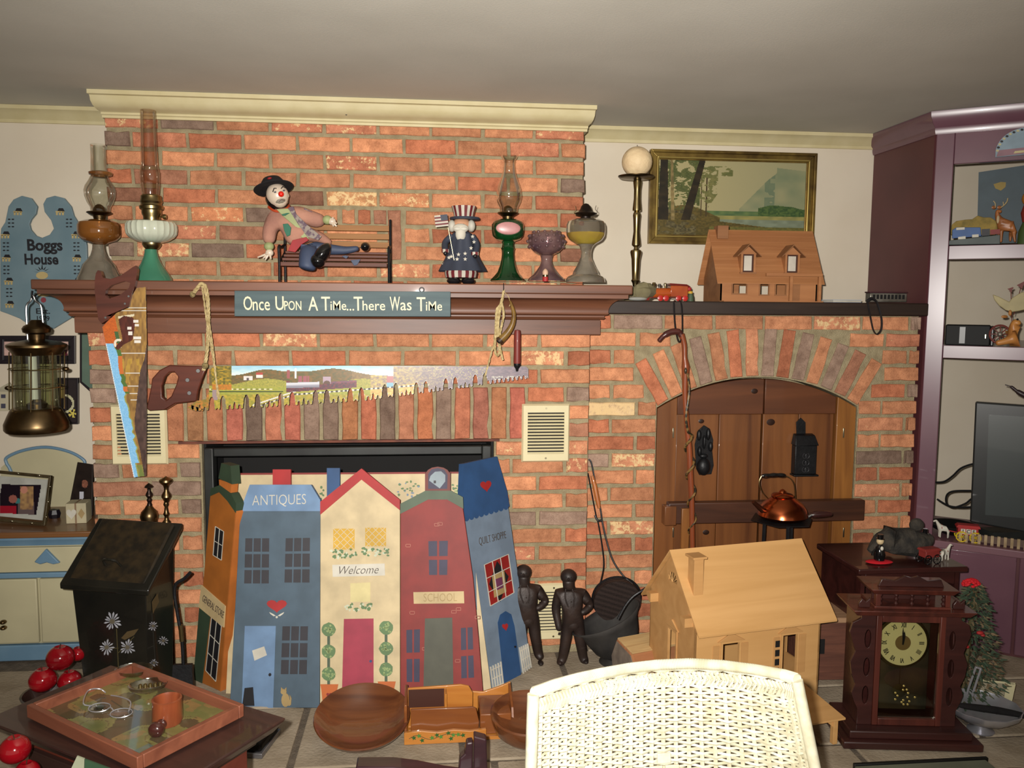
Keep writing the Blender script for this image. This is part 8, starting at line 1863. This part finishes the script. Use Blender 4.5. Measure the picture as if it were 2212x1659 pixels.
# ======================= END TABLE, BOTTOM LEFT =======================
ZT=.62; Bk=aZ(240,1436,ZT); Rt=aZ(617,1550,ZT); r1=(Rt-Bk); L1=r1.length; r1.normalize(); f1=Vector((r1.y,-r1.x,0)); 
Mtb=wood('table_dark',(64,42,36),(44,29,26),'x',rough=.35,scale=3,coat=.3)
aT=math.atan2(r1.y,r1.x); t=T('dark_end_table','dark wooden end table with a wide moulded top at the lower left corner','table',(Bk.x,Bk.y,FZ),rz=aT)
D1=max((aZ(68,1532,ZT)-Bk).dot(f1),(aZ(296,1640,ZT)-Bk).dot(f1))+.05; hT=ZT-FZ
t.part('top',MB().frustum([(.02,-.02,hT-.032),(L1-.02,-.02,hT-.032),(L1-.02,-D1+.02,hT-.032),(.02,-D1+.02,hT-.032)],[(0,0,hT-.006),(L1,0,hT-.006),(L1,-D1,hT-.006),(0,-D1,hT-.006)]).box(0,L1,-D1,0,hT-.0058,hT),Mtb,local=True,bevel=.003)
Mtb2=wood('table_side',(108,52,38),(78,36,28),'x',rough=.4,scale=3,coat=.2)
t.part('cabinet_body',MB().box(.06,L1-.06,-D1+.06,-.06,.02,hT-.0325),Mtb2,local=True,bevel=.003)
t.part('moulding',MB().box(.045,L1-.045,-D1+.045,-.045,hT-.055,hT-.033),Mtb,local=True,bevel=.004)
t.part('door',MB().box(.09,L1-.09,-D1+.045,-D1+.0595,.05,hT-.07),Mtb,local=True,bevel=.003)
q=aZ(560,1600,HZ); 
t=T('stacked_black_cases','pair of glossy black cases on the stone floor under the table corner','case',q,rz=-.2)
t.part('lower_case',MB().box(-.07,.05,-.10,.05,0,.016),mat('case_silver',(120,118,120),rough=.25,metal=.6),local=True,bevel=.002); t.part('upper_case',MB().box(-.07,.046,-.096,.05,.0165,.045),Mgl,local=True,bevel=.008)
# tray with glass
tz=ZT+.0; C0=aZ(68,1532,ZT+.03); Fr=aZ(296,1635,ZT+.03); Bk2=aZ(290,1434,ZT+.03); Rr=aZ(527,1524,ZT+.03)
rd1=(Rr-Bk2); Lt=rd1.length; rd1.normalize(); at_=math.atan2(rd1.y,rd1.x); dd=Bk2-C0; Wt=abs(dd.dot(Vector((-rd1.y,rd1.x,0))))
O_=Rr-rd1*Lt+Vector((rd1.y,-rd1.x,0))*Wt
Mtr_=wood('tray_wood',(134,80,58),(106,60,44),'x',rough=.4,scale=4,coat=.2)
t=T('map_tray','shallow reddish wooden tray with an old map under glass on the end table','tray',(O_.x,O_.y,ZT),rz=at_)
e=.014; ht=.034
for a in ((0,Lt,0,e),(0,Lt,Wt-e,Wt)): t.part('long_side',MB().box(a[0],a[1],a[2],a[3],.004,ht),Mtr_,local=True,bevel=.002)
for a in ((0,e,e+.0003,Wt-e-.0003),(Lt-e,Lt,e+.0003,Wt-e-.0003)): t.part('short_side',MB().box(a[0],a[1],a[2],a[3],.004,ht),Mtr_,local=True,bevel=.002)
for x in (.01,Lt-.03):
    for y in (.01,Wt-.03): t.part('foot',MB().box(x,x+.02,y,y+.02,0,.0038),Mtr_,local=True)
def mapf(s,t_):
    n=vnoise(s*7,t_*6,3); n2=vnoise(s*40,t_*34,4); n3=vnoise(s*14,t_*12,9)
    c=mixc((138,126,76),(98,104,60),n); 
    if n3>.62: c=mixc(c,(150,110,70),.6)
    if n<.32: c=mixc(c,(70,58,46),.75)
    if abs(n-.5)<.02: c=(100,88,56)
    if s>.86 and t_<.25: c=(90,104,96)
    return mixc(c,(90,80,50),.25*n2)
vs,fs,cs=paint(lambda a,b: mapf(a,b),90,70,t.M@Matrix.Translation((e,0,.010))@Matrix(((1,0,0,0),(0,0,1,e),(0,1,0,0),(0,0,0,1))),Lt-2*e,Wt-2*e)
painted('map',vs,[f[::-1] for f in fs],cs,vcolmat('map_paint',rough=.12,spec=.6,coat=.5),t.o,t.Mi)
t.part('bottom',MB().box(e,Lt-e,e,Wt-e,.004,.0095),Mtr_,local=True,smooth=False)
TZ2=ZT+.0105
def on_tray(u,v,z=0): return aZ(u,v,TZ2+z)
def dish(u,v,rx,label,ang=0):
    c=on_tray(u,v); t=T('glass_dish',label,'dish',c,group='small glass dishes on the map tray')
    t.part('dish',MB().lathe([(0,0),(rx*.5,0),(rx*.9,.010),(rx,.018),(rx*.97,.0185),(rx*.85,.012),(rx*.45,.004),(0,.004)],n=36,flute=.02,fn=14,X=Matrix.Translation(c)@Matrix.Rotation(ang,4,'Z')@Matrix.Diagonal((1,.72,1,1))),thinglass('dish_glass',(226,226,214),.30,.08)); return t,c
dish(290,1458,.046,'oval glass dish at the far corner of the map tray',.0)
tt,c=dish(320,1492,.046,'oval glass dish with brass cones in it, nearer the wooden jar',.3)
for i in range(5): 
    p=c+Vector((-.018+i*.011,.002*i,.012)); single('brass_thimble',MB().lathe([(.0055,0),(.004,.008),(0,.010)],n=12,c=p-Vector((0,0,.004))),Mbrass,'tiny brass thimble lying in the second glass dish','thimble',group='brass thimbles in the glass dish')
# eyeglasses
t=T('eyeglasses','pair of thin metal reading glasses folded open on the map tray','glasses',on_tray(215,1520))
def lens(u,v,r):
    c=on_tray(u,v,.004); R_=MB().tube([c+Vector((r*math.cos(a),r*.62*math.sin(a),.0035*math.sin(a))) for a in [i*math.pi/12 for i in range(24)]],.0012,5,closed=True); t.part('rim',R_,Msv); t.part('lens',MB().lathe([(0,.0),(r*.97,0),(r*.97,.0008),(0,.0008)],n=24,X=Matrix.Translation(c)@Matrix.Diagonal((1,.62,1,1))),thinglass('lens_glass',(246,246,246),.2))
lens(215,1528,.024); lens(262,1540,.024); t.part('bridge',MB().tube(smooth_pts([on_tray(232,1532,.005),on_tray(239,1528,.010),on_tray(245,1535,.005)],3),.0014,5),Msv)
t.part('temple_arm',MB().tube(smooth_pts([on_tray(198,1524,.006),on_tray(180,1520,.016),on_tray(190,1492,.018),on_tray(215,1488,.012),on_tray(228,1496,.006)],4),.0016,6),Msv); t.part('temple_arm',MB().tube(smooth_pts([on_tray(278,1536,.006),on_tray(282,1516,.014),on_tray(262,1506,.012),on_tray(240,1502,.006)],4),.0016,6),Msv)
# wooden jar and stopper
c=on_tray(362,1560); t=T('wooden_jar','small turned reddish wooden cup standing near the front of the map tray','cup',c)
Mjar=wood('jar_wood',(140,72,42),(104,50,30),'z',rough=.3,scale=5,coat=.4)
k=mpp(360,1540,c.y); t.part('cup',MB().lathe([(0,0),(30*k,0),(33*k,.008),(31*k,.050),(32*k,.056),(28*k,.057),(26*k,.050),(25*k,.012),(0,.010)],c=c,n=32),Mjar)
c=on_tray(338,1582,.010); t=T('bottle_stopper','dark turned wooden stopper lying on its side before the wooden cup','stopper',c)
d=(on_tray(322,1592,.010)-on_tray(350,1562,.010)).normalized(); Xs=Matrix.Translation(on_tray(353,1560,.013))@d.to_track_quat('Z','Y').to_matrix().to_4x4()
t.part('stopper',MB().lathe([(0,0),(.008,0),(.009,.006),(.0135,.009),(.0135,.016),(.010,.019),(.016,.026),(.0205,.036),(.019,.046),(.012,.053),(0,.055)],n=28,X=Xs@Matrix.Scale(.85,4)),mat('stopper_wood',(70,36,30),(50,26,24),rough=.2,coat=.6,scale=6))
# magazine by the table front
t=T('green_magazine','green and white magazine edge showing in front of the table at the bottom','magazine',aZ(190,1670,.50))
MG=YP(aZ(330,1655,ZT).y-.06); t.part('cover',pp(MB(),[(150,1668),(166,1634),(182,1640),(180,1700),(150,1700)],MG,-.004,0),P_('mag_white',(176,180,150)),smooth=False); t.part('stripe',pp(MB(),[(183,1641),(240,1662),(240,1700),(181,1700)],MG,-.004,0),P_('mag_green',(56,88,60)),smooth=False)
t.part('lower_pages',pp(MB(),[(150,1701),(240,1701),(240,1990),(150,1990)],MG,-.004,0),P_('mag_green',(56,88,60)),smooth=False)
# apples (bowl of red wooden apples left of the table)
Map=mat('red_apple',(150,12,24),(112,8,18),rough=.12,coat=.7,scale=5)
ap0=None
def apple(u,v,r,Y,label):
    global ap0
    c=aY(u,v,Y)
    if ap0 is None:
        ap0=T('red_apple',label,'apple',c,group='shiny red apples behind the end table'); pr=[(max(0,r*math.sin(a)*(1+.06*math.cos(a))),-r*.92*math.cos(a)+(.0 if a<2.7 else -(a-2.7)*r*.55)) for a in [i*math.pi/14 for i in range(15)]]
        ap0.part('flesh',MB().lathe(pr,n=28),Map,local=True); ap0.part('stalk',MB().tube([(0,0,r*.72),(.003,0,r*1.05)],.0018,6),mat('stalk',(60,40,24)),local=True); ap0.r=r
        return ap0
    return copy_thing(ap0,Matrix.Translation(c)@Matrix.Scale(r/ap0.r,4)@Matrix.Rotation(u*.1,4,'Z'),label)
YAp=-.60; kA=mpp(130,1420,YAp)
apple(130,1420,30*kA,YAp,'topmost shiny red apple of the pile left of the coal box')
apple(92,1468,29*kA,YAp-.03,'shiny red apple lower left in the pile behind the table'); apple(150,1470,26*kA,YAp+.02,'dark red apple just under the topmost one, mostly hidden')
apple(168,1412,18*kA,YAp+.10,'small brownish red apple between the topmost apple and the coal box')
bs=aZ(118,1520,HZ); t=T('apple_basket','low dark round basket holding the red apples behind the end table','basket',(aY(115,1500,-.60).x,-.60,HZ))
zt_b=aY(110,1495,-.60).z; t.part('basket',MB().lathe([(.05,0),(.075,.04),(.095,zt_b-HZ),(.088,zt_b-HZ),(.05,.02),(0,.02)],c=t.M.translation,n=28),Mtb)
Yf=-1.55; kB=mpp(35,1615,Yf)
apple(32,1618,34*kB,Yf,'dark red apple low at the left edge, left of the table front'); apple(58,1668,28*kB,Yf-.02,'red apple at the bottom left edge under the dark one')
t=T('dark_fruit_stand','dark round stand under the two red apples at the left edge','stand',(aY(45,1690,Yf).x,Yf,FZ)); zz=aY(40,1700,Yf).z-.015
t.part('stand',MB().lathe([(.07,0),(.03,.02),(.03,zz-FZ-.02),(.08,zz-FZ)],c=t.M.translation,n=24),Mtb)
# ======================= WICKER CHAIR =======================
Mwk=mat('white_wicker',(192,187,164),(172,165,138),rough=.5,scale=40)
t=T('wicker_chair','white wicker chair with a curved woven back, in front of the light doll house','chair',(1.70,-1.90,FZ))
TOPU=[(1152,1502),(1200,1484),(1250,1470),(1300,1459),(1360,1448),(1420,1441),(1490,1438),(1560,1442),(1630,1451),(1690,1462),(1722,1472)]
YB=-1.90
def topuv(s):
    x=s*(len(TOPU)-1); i=min(int(x),len(TOPU)-2); f=x-i; return (TOPU[i][0]*(1-f)+TOPU[i+1][0]*f,TOPU[i][1]*(1-f)+TOPU[i+1][1]*f)
def surf(s,v,off=0): # s across 0..1, v metres down
    u,vv=topuv(s); Y=YB-.085*(2*s-1)**2; p=aY(u,vv,Y)
    cxm=aY(1440,1440,YB).x; f=1+.38*v*(.35+2.3*max(0,s-.35)/.65)
    return Vector((cxm+(p.x-cxm)*f,Y+off-.10*v,p.z-v))
NR=62; NS=27; NP=NS*2+1
for part_,(r0,r1) in enumerate(((0,NR),)):
    mb=MB()
    for r in range(1,NR):
        v=.006*r; pts=[]
        for j in range(NP):
            s=j/(NP-1); k_=math.cos(math.pi*(j/2.0)*1.0+ (math.pi if r%2 else 0)); pts.append(surf(s,v+.0006*math.sin(j*2.1+r),.0042*k_))
        mb.tube(pts,.0029,4,cap=False)
    t.part('woven_strands',mb,Mwk,kind='stuff')
for i in range(NS+1):
    s=i/NS; 
    if i in(0,NS): continue
    t.part('stake',MB().tube([surf(s,.01+.045*k) for k in range(9)],.0042,6),Mwk)
# braided border under the rim
br=MB()
for i in range(72):
    s=(i+.5)/72; a=surf(s,.008,-.006); b=surf(min(1,s+.012),.020,-.006); c=surf(max(0,s),.032,-.004)
    br.tube([a,b],.0030,5); br.tube([b,c],.0030,5)
t.part('braided_border',br,Mwk,kind='stuff')
# rim: core with wrapped cane rings
core=[surf(i/60,-.004) for i in range(61)]; t.part('rim',MB().tube(core,.0085,10),Mwk)
wr=MB()
for i in range(200):
    s=(i+.5)/200; p=surf(s,-.004); d=(surf(min(1,s+.004),-.004)-surf(max(0,s-.004),-.004)).normalized(); a=d.cross(Vector((0,1,0))).normalized(); b=d.cross(a)
    wr.tube([p+(a*math.cos(w)+b*math.sin(w))*.0092+d*(w/6.28)*.002 for w in [j*math.pi/4 for j in range(8)]],.0014,4,closed=True)
t.part('cane_wrapping',wr,Mwk,kind='stuff')
for s in (0,1): t.part('side_post',MB().tube([surf(s,-.002+.05*k) for k in range(9)],.0105,10),Mwk)
# raised diamond of flat splints
for r in range(5):
    for c in range(-r,r+1,2):
        s=.515+c*.024; v=.150+r*.022; 
        pl=[surf(s-.020,v,-.008),surf(s+.020,v,-.008),surf(s+.020,v+.018,-.008),surf(s-.020,v+.018,-.008)]; q_=[p+Vector((0,-.004,0)) for p in pl]
        t.part('splint',MB().frustum(pl,q_),Mwk,smooth=False,bevel=.001)
bz_=min(surf(.5,.37).z,surf(0,.37).z)
sl_,sr_=surf(0,.40),surf(1,.40); my=(sl_.y+surf(.5,.4).y)/2
t.part('seat',MB().frustum([(sl_.x,YB-.10,.40),(sr_.x,YB-.10,.40),(sr_.x-.02,YB-.55,.40),(sl_.x+.02,YB-.55,.40)],[(sl_.x,YB-.10,.43),(sr_.x,YB-.10,.43),(sr_.x-.02,YB-.55,.43),(sl_.x+.02,YB-.55,.43)]),Mwk,bevel=.01)
for x in (sl_.x+.02,sr_.x-.02):
    for y in (YB-.14,YB-.52): t.part('leg',MB().tube([(x,y,.3995),(x,y,FZ)],.016,10),Mwk)
